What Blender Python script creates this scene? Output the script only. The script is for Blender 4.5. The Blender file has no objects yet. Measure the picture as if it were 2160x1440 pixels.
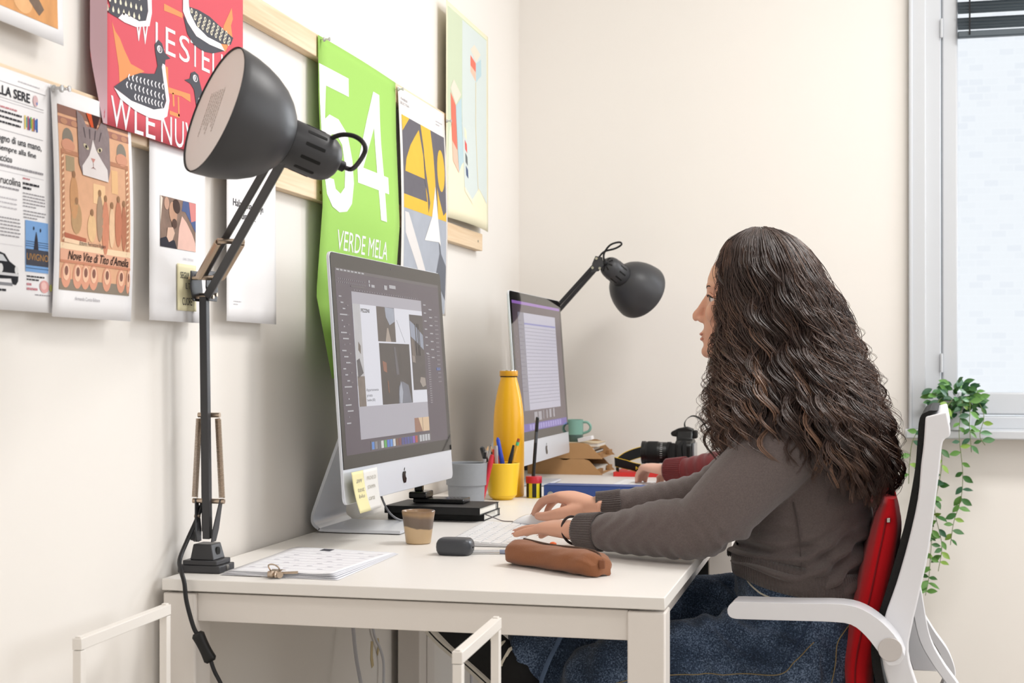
import bpy, bmesh, math, random
import numpy as np
from mathutils import Vector, Matrix
random.seed(7); np.random.seed(7)
scene = bpy.context.scene
COL = scene.collection

# ---------------------------------------------------------------- camera
cam_d = bpy.data.cameras.new('camera'); cam = bpy.data.objects.new('camera', cam_d); COL.objects.link(cam)
cam.location = (1.085, -2.06, 1.067); cam.rotation_euler = (math.radians(90), 0, math.radians(13.5))
cam_d.sensor_width = 36.0; cam_d.lens = 50.0; cam_d.shift_y = 0.0241
cam_d.dof.use_dof = True; cam_d.dof.focus_distance = 2.7; cam_d.dof.aperture_fstop = 9.0
cam_d.clip_start = 0.05
scene.camera = cam
# ---------------------------------------------------------------- world, lights, exposure
world = bpy.data.worlds.new('World'); scene.world = world; world.use_nodes = True
_bg = world.node_tree.nodes['Background']; _bg.inputs[0].default_value = (0.90, 0.95, 1.0, 1); _bg.inputs[1].default_value = 0.77
def area(name, loc, target, sx, sy, power, color):
    d = bpy.data.lights.new(name, 'AREA'); d.shape = 'RECTANGLE'; d.size = sx; d.size_y = sy; d.energy = power; d.color = color
    o = bpy.data.objects.new(name, d); COL.objects.link(o); o.location = loc
    o.rotation_euler = (Vector(target) - Vector(loc)).to_track_quat('-Z', 'Y').to_euler()
    return o
# daylight through the back and side windows; the rear light is an added fill
area('daylight_back_window', (2.22, 2.72, 1.75), (1.9, 0.3, 1.0), 0.80, 1.5, 46, (0.88, 0.94, 1.0))
area('daylight_side_window', (4.02, 0.35, 1.70), (0.0, 0.35, 1.25), 2.6, 1.7, 27, (0.96, 0.975, 1.0))
area('added_fill_rear', (2.3, -4.02, 1.75), (0.8, 0.5, 1.0), 2.2, 1.7, 5, (1.0, 0.97, 0.94))  # weak warm fill added behind the camera, no known window there
# the ceiling's own lamp panels (their housings are built further down)
area('ceiling_panel_light', (1.9, 0.9, 2.955), (1.9, 0.9, 0), 1.1, 0.55, 32, (1.0, 0.98, 0.955))
area('ceiling_panel_light.001', (1.9, -1.6, 2.955), (1.9, -1.6, 0), 1.1, 0.55, 10, (1.0, 0.98, 0.955))
vs = scene.view_settings
vs.view_transform = 'Standard'; vs.look = 'None'; vs.exposure = 0.57; vs.gamma = 1.0; vs.use_curve_mapping = False
try: scene.cycles.use_denoising = True; scene.cycles.max_bounces = 7; scene.cycles.diffuse_bounces = 4; scene.cycles.glossy_bounces = 3; scene.cycles.transmission_bounces = 6; scene.cycles.caustics_reflective = False; scene.cycles.caustics_refractive = False; scene.cycles.use_adaptive_sampling = True; scene.cycles.adaptive_threshold = 0.03
except Exception: pass

# ---------------------------------------------------------------- materials
def lin(c):
    if isinstance(c, str):
        c = c.lstrip('#'); c = [int(c[i:i+2], 16)/255 for i in (0, 2, 4)]
    return tuple((x/12.92 if x <= 0.04045 else ((x+0.055)/1.055)**2.4) for x in c[:3])
MATS = {}
def mat(name, col, rough=0.5, metal=0.0, spec=0.5, bump=0.0, bscale=200.0, var=0.0, vscale=8.0, coat=0.0, sss=0.0, trans=0.0, ior=1.45, emit=0.0, sheen=0.0, alpha=1.0, stretch=None):
    if name in MATS: return MATS[name]
    m = bpy.data.materials.new(name); m.use_nodes = True; nt = m.node_tree; b = nt.nodes['Principled BSDF']
    c = lin(col); b.inputs['Base Color'].default_value = (*c, 1); b.inputs['Roughness'].default_value = rough
    b.inputs['Metallic'].default_value = metal; b.inputs['Specular IOR Level'].default_value = spec; b.inputs['IOR'].default_value = ior
    b.inputs['Coat Weight'].default_value = coat; b.inputs['Transmission Weight'].default_value = trans; b.inputs['Alpha'].default_value = alpha
    if sss: b.inputs['Subsurface Weight'].default_value = sss; b.inputs['Subsurface Radius'].default_value = (0.012, 0.005, 0.003); b.inputs['Subsurface Scale'].default_value = 0.6
    if sheen: b.inputs['Sheen Weight'].default_value = sheen; b.inputs['Sheen Roughness'].default_value = 0.5
    if emit: b.inputs['Emission Color'].default_value = (*c, 1); b.inputs['Emission Strength'].default_value = emit
    if var or bump:
        tc = nt.nodes.new('ShaderNodeTexCoord'); src = tc.outputs['Object']
        if stretch:
            mp = nt.nodes.new('ShaderNodeMapping'); mp.inputs['Scale'].default_value = stretch; nt.links.new(src, mp.inputs['Vector']); src = mp.outputs['Vector']
        if var:
            n = nt.nodes.new('ShaderNodeTexNoise'); n.inputs['Scale'].default_value = vscale; n.inputs['Detail'].default_value = 4
            nt.links.new(src, n.inputs['Vector'])
            r = nt.nodes.new('ShaderNodeMixRGB'); r.inputs[1].default_value = (*[x*(1-var) for x in c], 1); r.inputs[2].default_value = (*[min(1, x*(1+var)) for x in c], 1)
            nt.links.new(n.outputs['Fac'], r.inputs[0]); nt.links.new(r.outputs[0], b.inputs['Base Color'])
        if bump:
            n = nt.nodes.new('ShaderNodeTexNoise'); n.inputs['Scale'].default_value = bscale; n.inputs['Detail'].default_value = 3
            nt.links.new(src, n.inputs['Vector'])
            bp = nt.nodes.new('ShaderNodeBump'); bp.inputs['Strength'].default_value = bump; bp.inputs['Distance'].default_value = 0.002
            nt.links.new(n.outputs['Fac'], bp.inputs['Height']); nt.links.new(bp.outputs[0], b.inputs['Normal'])
    MATS[name] = m; return m
def wood(name, c1, c2):
    m = bpy.data.materials.new(name); m.use_nodes = True; nt = m.node_tree; b = nt.nodes['Principled BSDF']; b.inputs['Roughness'].default_value = 0.6
    tc = nt.nodes.new('ShaderNodeTexCoord'); mp = nt.nodes.new('ShaderNodeMapping'); mp.inputs['Scale'].default_value = (30, 0.9, 30)
    nt.links.new(tc.outputs['Object'], mp.inputs['Vector'])
    n = nt.nodes.new('ShaderNodeTexNoise'); n.inputs['Scale'].default_value = 2.2; n.inputs['Detail'].default_value = 5; n.inputs['Distortion'].default_value = 0.6
    nt.links.new(mp.outputs[0], n.inputs['Vector'])
    r = nt.nodes.new('ShaderNodeValToRGB'); r.color_ramp.elements[0].position = 0.35; r.color_ramp.elements[1].position = 0.62
    r.color_ramp.elements[0].color = (*lin(c1), 1); r.color_ramp.elements[1].color = (*lin(c2), 1)
    nt.links.new(n.outputs['Fac'], r.inputs[0]); nt.links.new(r.outputs[0], b.inputs['Base Color']); return m

# ---------------------------------------------------------------- mesh builder
class MB:
    def __init__(s, M=None): s.v = []; s.f = []; s.M = M
    def add(s, vs, fs):
        o = len(s.v)
        if s.M is not None: vs = [tuple(s.M @ Vector(v)) for v in vs]
        s.v += [tuple(map(float, v)) for v in vs]; s.f += [tuple(i+o for i in f) for f in fs]; return s
    def box(s, lo, hi):
        x0, y0, z0 = lo; x1, y1, z1 = hi
        return s.add([(x0,y0,z0),(x1,y0,z0),(x1,y1,z0),(x0,y1,z0),(x0,y0,z1),(x1,y0,z1),(x1,y1,z1),(x0,y1,z1)],
                     [(0,3,2,1),(4,5,6,7),(0,1,5,4),(1,2,6,5),(2,3,7,6),(3,0,4,7)])
    def cbox(s, c, d): return s.box([c[i]-d[i]/2 for i in range(3)], [c[i]+d[i]/2 for i in range(3)])
    def loft(s, rings, cap0=True, cap1=True, close=True):
        n = len(rings[0]); vs = [p for r in rings for p in r]; fs = []
        for k in range(len(rings)-1):
            for i in range(n if close else n-1):
                j = (i+1) % n; a = k*n; fs.append((a+i, a+j, a+n+j, a+n+i))
        if cap0: fs.append(tuple(range(n-1, -1, -1)))
        if cap1: fs.append(tuple(range((len(rings)-1)*n, len(rings)*n)))
        return s.add(vs, fs)
    def lathe(s, prof, seg=32, c=(0,0,0), M=None, cap0=True, cap1=True):
        rings = []
        for r, z in prof:
            ring = [(c[0]+r*math.cos(2*math.pi*i/seg), c[1]+r*math.sin(2*math.pi*i/seg), c[2]+z) for i in range(seg)]
            if M is not None: ring = [tuple(M @ Vector(p)) for p in ring]
            rings.append(ring)
        return s.loft(rings, cap0, cap1)
    def tube(s, pts, r, seg=10, cap=True, flat=1.0, up=None):
        P = [Vector(p) for p in pts]; n = len(P); R = r if hasattr(r, '__len__') else [r]*n
        T = [(P[min(i+1, n-1)]-P[max(i-1, 0)]).normalized() for i in range(n)]
        u = Vector(up) if up is not None else (Vector((0,0,1)) if abs(T[0].z) < 0.9 else Vector((1,0,0)))
        rings = []
        for i in range(n):
            a = T[i].cross(u); a = a.normalized() if a.length > 1e-6 else Vector((1,0,0)); b = a.cross(T[i]).normalized()
            if up is None: u = b
            rings.append([tuple(P[i]+a*(R[i]*math.cos(2*math.pi*k/seg))+b*(R[i]*flat*math.sin(2*math.pi*k/seg))) for k in range(seg)])
        return s.loft(rings, cap, cap)
    def cyl(s, a, b, r, seg=20): return s.tube([a, b], r, seg)
    def prism(s, poly, ax, d0, d1):
        """extrude a 2-D polygon along an axis: ax 'x' -> poly (y,z), 'y' -> (x,z), 'z' -> (x,y)"""
        def q(p, d): return {'x': (d, p[0], p[1]), 'y': (p[0], d, p[1]), 'z': (p[0], p[1], d)}[ax]
        n = len(poly); vs = [q(p, d0) for p in poly]+[q(p, d1) for p in poly]
        fs = [tuple(range(n)), tuple(range(2*n-1, n-1, -1))]+[(i, (i+n), (i+1) % n+n, (i+1) % n) for i in range(n)]
        return s.add(vs, fs)
    def ell(s, c, r, nu=20, nv=12, M=None):
        rings = []
        for k in range(nv+1):
            t = math.pi*k/nv; t = min(max(t, 0.02), math.pi-0.02)
            ring = [(r[0]*math.sin(t)*math.cos(2*math.pi*i/nu), r[1]*math.sin(t)*math.sin(2*math.pi*i/nu), -r[2]*math.cos(t)) for i in range(nu)]
            if M is not None: ring = [tuple(M @ Vector(p)) for p in ring]
            rings.append([(p[0]+c[0], p[1]+c[1], p[2]+c[2]) for p in ring])
        return s.loft(rings)
    def grid(s, fn, nu, nv):
        vs = [fn(i/nu, j/nv) for j in range(nv+1) for i in range(nu+1)]
        fs = [(j*(nu+1)+i, j*(nu+1)+i+1, (j+1)*(nu+1)+i+1, (j+1)*(nu+1)+i) for j in range(nv) for i in range(nu)]
        return s.add(vs, fs)
def rrect(w, h, r, n=5, cx=0, cy=0):
    out = []
    for (sx, sy, a0) in ((1,1,0),(-1,1,90),(-1,-1,180),(1,-1,270)):
        for k in range(n+1):
            a = math.radians(a0+90*k/n); out.append((cx+sx*(w/2-r)+r*math.cos(a), cy+sy*(h/2-r)+r*math.sin(a)))
    return out
def spline(pts, n):
    """Catmull-Rom through pts, n samples per span"""
    P = [np.array(p, float) for p in pts]; P = [2*P[0]-P[1]]+P+[2*P[-1]-P[-2]]; out = []
    for i in range(1, len(P)-2):
        for k in range(n):
            t = k/n; a, b, c, d = P[i-1], P[i], P[i+1], P[i+2]
            out.append(tuple(0.5*((2*b)+(-a+c)*t+(2*a-5*b+4*c-d)*t*t+(-a+3*b-3*c+d)*t**3)))
    out.append(tuple(P[-2])); return out
def origin(o):
    p = Vector((0,0,0))
    while o is not None: p = p+o.location; o = o.parent
    return p
def link(name, me, m, parent=None, smooth=40, bevel=0.0, solid=0.0, subsurf=0, base=None):
    for p in (m if isinstance(m, (list, tuple)) else [m]): me.materials.append(p)
    o = bpy.data.objects.new(name, me); COL.objects.link(o)
    if parent is not None: o.parent = parent
    elif base is not None: o.location = base
    if smooth:
        me.shade_smooth()
        if smooth < 180: me.set_sharp_from_angle(angle=math.radians(smooth))
    if solid:
        k = o.modifiers.new('solid', 'SOLIDIFY'); k.thickness = solid; k.offset = 0
    if bevel:
        k = o.modifiers.new('bevel', 'BEVEL'); k.width = bevel; k.segments = 2; k.limit_method = 'ANGLE'; k.angle_limit = math.radians(35)
    if subsurf:
        k = o.modifiers.new('sub', 'SUBSURF'); k.levels = subsurf; k.render_levels = subsurf
    return o
def obj(name, mb, m, parent=None, **kw):
    """link the builder as ONE mesh object; geometry was given in world space"""
    if parent is not None: base = origin(parent)
    else:
        a = np.array(mb.v); base = Vector(((a[:,0].min()+a[:,0].max())/2, (a[:,1].min()+a[:,1].max())/2, a[:,2].min()))
    me = bpy.data.meshes.new(name); me.from_pydata([(v[0]-base[0], v[1]-base[1], v[2]-base[2]) for v in mb.v], [], mb.f)
    me.validate(); bm = bmesh.new(); bm.from_mesh(me); bmesh.ops.recalc_face_normals(bm, faces=bm.faces); bm.to_mesh(me); bm.free()
    return link(name, me, m, parent, base=base, **kw)
def tag(o, label, cat, group=None, kind=None):
    o['label'] = label; o['category'] = cat
    if group: o['group'] = group
    if kind: o['kind'] = kind
    return o
def thing(name, label, cat, loc, group=None):
    o = bpy.data.objects.new(name, None); COL.objects.link(o); o.location = loc; o.empty_display_size = 0.05
    return tag(o, label, cat, group)
def struct(name, mb, m, parent=None, **kw):
    o = obj(name, mb, m, parent, **kw)
    if parent is None: o['kind'] = 'structure'
    return o
FONT = {}
def text_tris(txt, size=1.0, align='LEFT', bold=0.0, cond=1.0, shear=0.0, font=None):
    c = bpy.data.curves.new('t', 'FONT'); c.body = txt; c.size = size; c.align_x = align; c.offset = bold; c.resolution_u = 3; c.shear = shear
    if font: c.font = font
    o = bpy.data.objects.new('t', c); COL.objects.link(o); dg = bpy.context.evaluated_depsgraph_get(); dg.update()
    me = bpy.data.meshes.new_from_object(o.evaluated_get(dg)); vs = [(v.co.x*cond, v.co.y) for v in me.vertices]; fs = [tuple(p.vertices) for p in me.polygons]
    bpy.data.objects.remove(o); bpy.data.curves.remove(c); bpy.data.meshes.remove(me); return vs, fs
# ================================================================ the room
M_wall = mat('wall_paint', (0.935, 0.916, 0.892), 0.7, spec=0.3, bump=0.05, bscale=60, var=0.015, vscale=3)
M_ceil = mat('ceiling_paint', (0.96, 0.95, 0.94), 0.8)
M_floor = mat('floor_vinyl', (0.74, 0.71, 0.67), 0.45, var=0.05, vscale=5)
M_trim = mat('window_paint', (0.79, 0.80, 0.815), 0.35)
M_glass = mat('window_glass', (1, 1, 1), 0.0, trans=1.0, ior=1.01, spec=0.3)
Yb = 2.56
struct('floor', MB().box((-0.1, -4.1, -0.1), (4.1, Yb+0.2, 0)), M_floor)
struct('ceiling', MB().box((-0.1, -4.1, 3.0), (4.1, Yb+0.2, 3.1)), M_ceil)
struct('wall_left', MB().box((-0.1, -4.1, 0), (0, Yb+0.2, 3.0)), M_wall)
WX0, WX1, WZ0, WZ1 = 1.300, 2.62, 0.87, 2.62
b = MB()
b.box((0, Yb, 0), (WX0, Yb+0.2, 3.0)); b.box((WX1, Yb, 0), (4.1, Yb+0.2, 3.0)); b.box((WX0, Yb, 0), (WX1, Yb+0.2, WZ0)); b.box((WX0, Yb, WZ1), (WX1, Yb+0.2, 3.0))
struct('wall_back', b, M_wall)
b = MB(); z0, z1, y0, y1 = 0.85, 2.55, -1.0, 1.7
b.box((4.0, -4.1, 0), (4.1, Yb, z0)); b.box((4.0, -4.1, z1), (4.1, Yb, 3.0)); b.box((4.0, -4.1, z0), (4.1, y0, z1)); b.box((4.0, y1, z0), (4.1, Yb, z1))
struct('wall_right', b, M_wall)
b = MB(); x0, x1 = 1.2, 3.4
b.box((-0.1, -4.1, 0), (x0, -4.0, 3.0)); b.box((x1, -4.1, 0), (4.1, -4.0, 3.0)); b.box((x0, -4.1, 0), (x1, -4.0, z0)); b.box((x0, -4.1, z1), (x1, -4.0, 3.0))
struct('wall_front', b, M_wall)
# window in the back wall: casing, jamb, hinged sash, pane, sill
w = MB().box((1.252, Yb-0.022, WZ0), (WX0+0.004, Yb, WZ1+0.05)).box((1.252, Yb-0.030, WZ0), (1.264, Yb, WZ1+0.05)).box((WX1-0.004, Yb-0.022, WZ0), (WX1+0.05, Yb, WZ1+0.05)).box((WX0, Yb-0.022, WZ1-0.004), (WX1, Yb, WZ1+0.05))
win = struct('window_1', w, M_trim, bevel=0.004)
s = MB(); ya, yb2 = Yb+0.055, Yb+0.10
s.box((WX0, ya-0.01, WZ0), (1.352, yb2, WZ1)).box((WX1-0.05, ya-0.01, WZ0), (WX1, yb2, WZ1)).box((WX0, ya-0.01, WZ0), (WX1, yb2, 0.91)).box((WX0, ya-0.01, 2.57), (WX1, yb2, WZ1))
obj('window_frame', s, M_trim, win, bevel=0.004)
s = MB()
for xa, xb in ((1.356, 1.975), (1.985, 2.566)):
    s.box((xa, ya, 0.915), (xa+0.048, yb2+0.01, 2.565)).box((xb-0.048, ya, 0.915), (xb, yb2+0.01, 2.565)).box((xa+0.048, ya, 0.915), (xb-0.048, yb2+0.01, 0.985)).box((xa+0.048, ya, 2.50), (xb-0.048, yb2+0.01, 2.565))
obj('sash', s, M_trim, win, bevel=0.006)
for xa, xb in ((1.404, 1.927), (2.033, 2.518)):
    obj('pane', MB().box((xa, Yb+0.078, 0.985), (xb, Yb+0.082, 2.50)), M_glass, win)
obj('hinge', MB().box((1.349, ya-0.018, 2.10), (1.359, ya, 2.155)).cyl((1.354, ya-0.02, 2.098), (1.354, ya-0.02, 2.157), 0.004), M_trim, win)
obj('hinge', MB().box((1.349, ya-0.018, 1.05), (1.359, ya, 1.105)).cyl((1.354, ya-0.02, 1.048), (1.354, ya-0.02, 1.107), 0.004), M_trim, win)
obj('window_sill', MB().box((1.24, Yb-0.10, 0.845), (WX1+0.06, Yb+0.06, 0.872)), M_trim, win, bevel=0.004)
# venetian blind hanging in the upper part of the window
M_slat = mat('blind_slat', (0.27, 0.31, 0.34), 0.35, var=0.08, vscale=6)
bl = thing('venetian_blind', 'dark grey horizontal slat blind pulled up inside the window', 'blind', (1.96, Yb+0.03, 2.09))
base = MB().box((1.402, Yb+0.022, 2.092), (2.56, Yb+0.046, 2.112)); obj('bottom_rail', base, M_slat, bl, bevel=0.003)
for i in range(9):
    zz = 2.137+i*0.050
    sl = MB(); 
    for k in range(4):
        t0, t1 = -0.5+k/4, -0.5+(k+1)/4
        f = lambda t: (Yb+0.034+0.022*t, zz+0.042*t-0.004*(1-4*t*t))
        (ya0, za0), (ya1, za1) = f(t0), f(t1)
        sl.add([(1.402, ya0, za0), (2.56, ya0, za0), (2.56, ya1, za1), (1.402, ya1, za1)], [(0, 1, 2, 3)])
    obj('slat', sl, M_slat, bl, solid=0.0012)
for xx in (1.437, 1.96, 2.50):
    obj('ladder_cord', MB().box((xx-0.0025, Yb+0.018, 2.10), (xx+0.0025, Yb+0.021, 2.60)), mat('blind_cord', (0.12, 0.12, 0.13), 0.8), bl)
# frames and panes of two unseen windows; the rear one is added for its fill light
for (nm, ax) in (('window_2', 'x'), ('added_window_rear', 'y')):
    w = MB(); g = MB()
    if ax == 'x':
        for a in (-1.0, 0.32, 1.64): w.box((4.0, a, 0.85), (4.06, a+0.06, 2.55))
        w.box((4.0, -1.0, 0.85), (4.06, 1.7, 0.91)).box((4.0, -1.0, 2.49), (4.06, 1.7, 2.55)); g.box((4.028, -0.95, 0.9), (4.032, 1.65, 2.5))
    else:
        for a in (1.2, 2.27, 3.34): w.box((a, -4.06, 0.85), (a+0.06, -4.0, 2.55))
        w.box((1.2, -4.06, 0.85), (3.4, -4.0, 0.91)).box((1.2, -4.06, 2.49), (3.4, -4.0, 2.55)); g.box((1.25, -4.032, 0.9), (3.35, -4.028, 2.5))
    wo = struct(nm, w, M_trim, bevel=0.004)
for k, (cx, cy) in enumerate(((1.9, 0.9), (1.9, -1.6))):
    t = thing('ceiling_light', ('slim white ceiling light panel above the desks', 'slim white ceiling light panel behind the camera')[k], 'ceiling light', (cx, cy, 2.96), 'ceiling light panels')
    obj('housing', MB().box((cx-0.6, cy-0.32, 2.965), (cx+0.6, cy+0.32, 3.0)), M_trim, t, bevel=0.004)
# pale brick house across the street
M_br = bpy.data.materials.new('pale_brick'); M_br.use_nodes = True; nt = M_br.node_tree; bs = nt.nodes['Principled BSDF']; bs.inputs['Roughness'].default_value = 0.9
tc = nt.nodes.new('ShaderNodeTexCoord'); mp = nt.nodes.new('ShaderNodeMapping'); mp.inputs['Rotation'].default_value = (math.radians(90), 0, 0); mp.inputs['Scale'].default_value = (1.6, 1.6, 1.6)
br = nt.nodes.new('ShaderNodeTexBrick'); br.inputs['Scale'].default_value = 3.2; br.inputs['Color1'].default_value = (*lin((0.95, 0.95, 0.95)), 1); br.inputs['Color2'].default_value = (*lin((0.90, 0.905, 0.92)), 1)
br.inputs['Mortar'].default_value = (*lin((0.955, 0.955, 0.955)), 1); br.inputs['Mortar Size'].default_value = 0.02; br.inputs['Bias'].default_value = -0.55
nt.links.new(tc.outputs['Object'], mp.inputs['Vector']); nt.links.new(mp.outputs[0], br.inputs['Vector']); nt.links.new(br.outputs[0], bs.inputs['Base Color'])
tag(obj('brick_house', MB().box((-2, 8.0, -3), (9, 8.3, 9)), M_br), 'pale whitewashed brick house front seen through the window', 'building')
# ---------------------------------------------------------------- desks
M_desk = mat('desk_laminate', (0.925, 0.91, 0.89), 0.38, spec=0.4)
M_leg = mat('desk_lacquer', (0.90, 0.875, 0.85), 0.35)
def desk(y0, y1, label):
    t = thing('desk', label, 'desk', (0.42, (y0+y1)/2, 0), 'white desks along the poster wall')
    x0, x1, zt = 0.017, 0.818, 0.73
    obj('tabletop', MB().box((x0, y0, zt-0.0185), (x1, y1, zt)), M_desk, t, bevel=0.0015)
    L = 0.056
    for (xa, ya) in ((x0, y0+0.004), (x1-L, y0+0.004), (x0, y1-L-0.004), (x1-L, y1-L-0.004)):
        obj('leg', MB().box((xa, ya, 0), (xa+L, ya+L, zt-0.0225)), M_leg, t, bevel=0.003)
    za, zb = zt-0.067, zt-0.0225
    for lo, hi in (((x0+L, y0+0.012, za), (x1-L, y0+0.030, zb)), ((x0+L, y1-0.030, za), (x1-L, y1-0.012, zb)), ((x0+0.008, y0+L, za), (x0+0.026, y1-L, zb)), ((x1-0.045, y0+L, za), (x1-0.027, y1-L, zb))):
        obj('apron', MB().box(lo, hi), M_leg, t, bevel=0.001)
    for (xa, ya) in ((x0+0.02, y0+0.02), (x1-0.04, y0+0.02), (x0+0.02, y1-0.04), (x1-0.04, y1-0.04)):
        obj('spacer', MB().box((xa, ya, zt-0.0226), (xa+0.02, ya+0.02, zt-0.0184)), M_leg, t)
    return t
desk(0.006, 1.268, 'long white desk at the front, where the long-haired woman works')
desk(1.272, 2.535, 'white desk at the back, carrying camera and cardboard tray')
# ---------------------------------------------------------------- pine rails on the wall
M_pine = wood('pine', '#dcbd97', '#ecd6b8')
def rail(y0, y1, z0, z1, label):
    t = thing('wall_rail', label, 'wooden rail', (0.011, (y0+y1)/2, z0), 'pine rails for pinning posters')
    obj('batten', MB().box((0.0005, y0, z0), (0.022, y1, z1)), M_pine, t, bevel=0.0015)
    M_k = mat('pine_knot', '#a67c52', 0.6); M_s = mat('rail_screw', (0.55, 0.53, 0.5), 0.3, metal=1.0)
    for yy in (y0+0.16, (y0+y1)/2+0.07, y1-0.05):
        obj('screw', MB().cyl((0.021, yy, (z0+z1)/2), (0.0228, yy, (z0+z1)/2), 0.0035, 12), M_s, t)
    for k in range(5):
        yy = y0+0.25+k*(y1-y0)/5.3; zz = z0+(z1-z0)*(0.3+0.4*((k*37) % 10)/10)
        obj('knot', MB().add([(0.0223, yy+0.006*math.cos(a), zz+0.0035*math.sin(a)) for a in [i*math.pi/6 for i in range(12)]], [tuple(range(12))]), M_k, t)
    return t
rail(-1.6, 1.995, 1.406, 1.456, 'lower pine rail on the wall holding the newspaper and white sheets')
rail(-1.6, 2.02, 1.697, 1.744, 'upper pine rail on the wall holding the green and red posters')
# ================================================================ posters and sheets on the wall
def pm(col, rough=0.75, var=0.0, vs=40): return mat('print_%s_%d' % (''.join('%02x' % int(max(0, min(1, x))*255) for x in ([int(col.lstrip('#')[i:i+2], 16)/255 for i in (0, 2, 4)] if isinstance(col, str) else col)), int(var*100)), col, rough, spec=0.2, var=var, vscale=vs)
class Sheet:
    """a thin printed sheet hanging on the wall; off(y, z) is its distance from the wall"""
    def __init__(s, name, label, cat, y0, y1, z0, z1, m, off=lambda y, z: 0.026, group='posters and sheets pinned to the wall', nu=8, nv=12, thick=0.0005, edge=None):
        s.off = off; s.n = 0
        s.o = thing(name, label, cat, (0.0, (y0+y1)/2, z0), group)
        e = edge or (lambda u, v: (y0+u*(y1-y0), z0+v*(z1-z0)))
        def fn(u, v):
            y, z = e(u, v); return (off(y, z), y, z)
        obj('sheet', MB().grid(fn, nu, nv), m, s.o, solid=thick, smooth=60)
    def q(s, y, z, k=0): return (s.off(y, z)+0.0005+0.00028*k, y, z)
    def add(s, name, m, vs, fs, k=1):
        a = np.array(vs); 
        if len(fs) < 12 and max(a.max(0)-a.min(0)) > 0.045:          # cut large print areas up so that they follow the sheet
            bm = bmesh.new(); bv = [bm.verts.new((0, y, z)) for y, z in vs]; [bm.faces.new([bv[i] for i in f]) for f in fs]; bm.normal_update(); bmesh.ops.triangulate(bm, faces=bm.faces[:])
            for _ in range(4):
                lng = [e for e in bm.edges if e.calc_length() > 0.035]
                if not lng: break
                bmesh.ops.subdivide_edges(bm, edges=lng, cuts=1); bmesh.ops.triangulate(bm, faces=bm.faces[:])
            bm.verts.index_update(); vs = [(v.co.y, v.co.z) for v in bm.verts]; fs = [tuple(v.index for v in f.verts) for f in bm.faces]; bm.free()
        return obj(name, MB().add([s.q(y, z, k) for y, z in vs], fs), m, s.o, smooth=0)
    def poly(s, name, m, pts, k=1, smooth=0):
        if smooth:
            pts = spline(list(pts)+[pts[0]], smooth)[:-1]
        return s.add(name, m, pts, [tuple(range(len(pts)))], k)
    def polys(s, name, m, lst, k=1):
        vs = []; fs = []
        for p in lst: fs.append(tuple(range(len(vs), len(vs)+len(p)))); vs += list(p)
        return s.add(name, m, vs, fs, k)
    def rect(s, name, m, y0, y1, z0, z1, k=1, n=1):
        vs = []; fs = []
        for j in range(n+1):
            z = z0+(z1-z0)*j/n; vs += [(y0, z), (y1, z)]
        for j in range(n): fs.append((2*j, 2*j+1, 2*j+3, 2*j+2))
        return s.add(name, m, vs, fs, k)
    def ell(s, name, m, y, z, ry, rz, k=2, n=20, rot=0):
        c, d = math.cos(rot), math.sin(rot)
        return s.poly(name, m, [(y+ry*math.cos(a)*c-rz*math.sin(a)*d, z+ry*math.cos(a)*d+rz*math.sin(a)*c) for a in [i*2*math.pi/n for i in range(n)]], k)
    def text(s, txt, y0, y1, z0, z1, m, k=2, bold=0.0, name='printed_lettering', shear=0.0):
        vs, fs = text_tris(txt, bold=bold, shear=shear); a = np.array(vs); lo, hi = a.min(0), a.max(0)
        return s.add(name, m, [(y0+(p[0]-lo[0])/(hi[0]-lo[0])*(y1-y0), z0+(p[1]-lo[1])/(hi[1]-lo[1])*(z1-z0)) for p in vs], fs, k)
    def lines(s, y0, y1, ztop, n, pitch, h, m, k=2, last=0.6, name='printed_text_lines'):
        vs = []; fs = []; rr = random.Random(int(y0*1000+ztop*977))
        for i in range(n):
            z = ztop-i*pitch; y = y0; e = y1 if i < n-1 else y0+(y1-y0)*last
            while y < e-0.002:
                w = min(rr.uniform(0.003, 0.009), e-y); o = len(vs); vs += [(y, z-h), (y+w, z-h), (y+w, z), (y, z)]; fs.append((o, o+1, o+2, o+3)); y += w+0.0013
        return s.add(name, m, vs, fs, k)
M_pap = mat('white_paper', (0.945, 0.94, 0.945), 0.8, spec=0.2)
INK = pm('#35343a'); GREY = pm('#9a979c'); LG = pm('#c4c1c6')
M_pin = mat('clear_pin', (0.93, 0.93, 0.93), 0.15, trans=0.55)
M_pinm = mat('pin_steel', (0.75, 0.74, 0.72), 0.25, metal=1.0)
def pin(y, z, x, label):
    t = thing('push_pin', label, 'push pin', (x, y, z), 'clear push pins')
    R = Matrix.Translation((x, y, z)) @ Matrix.Rotation(math.radians(90), 4, 'Y')
    obj('pin_head', MB().lathe([(0.0045, 0.004), (0.0048, 0.006), (0.0022, 0.008), (0.002, 0.014), (0.0042, 0.0165), (0.0042, 0.018), (0.0005, 0.0185)], 14, M=R), M_pin, t)
    obj('needle', MB().cyl((x-0.008, y, z), (x+0.005, y, z), 0.0006, 6), M_pinm, t)
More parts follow.
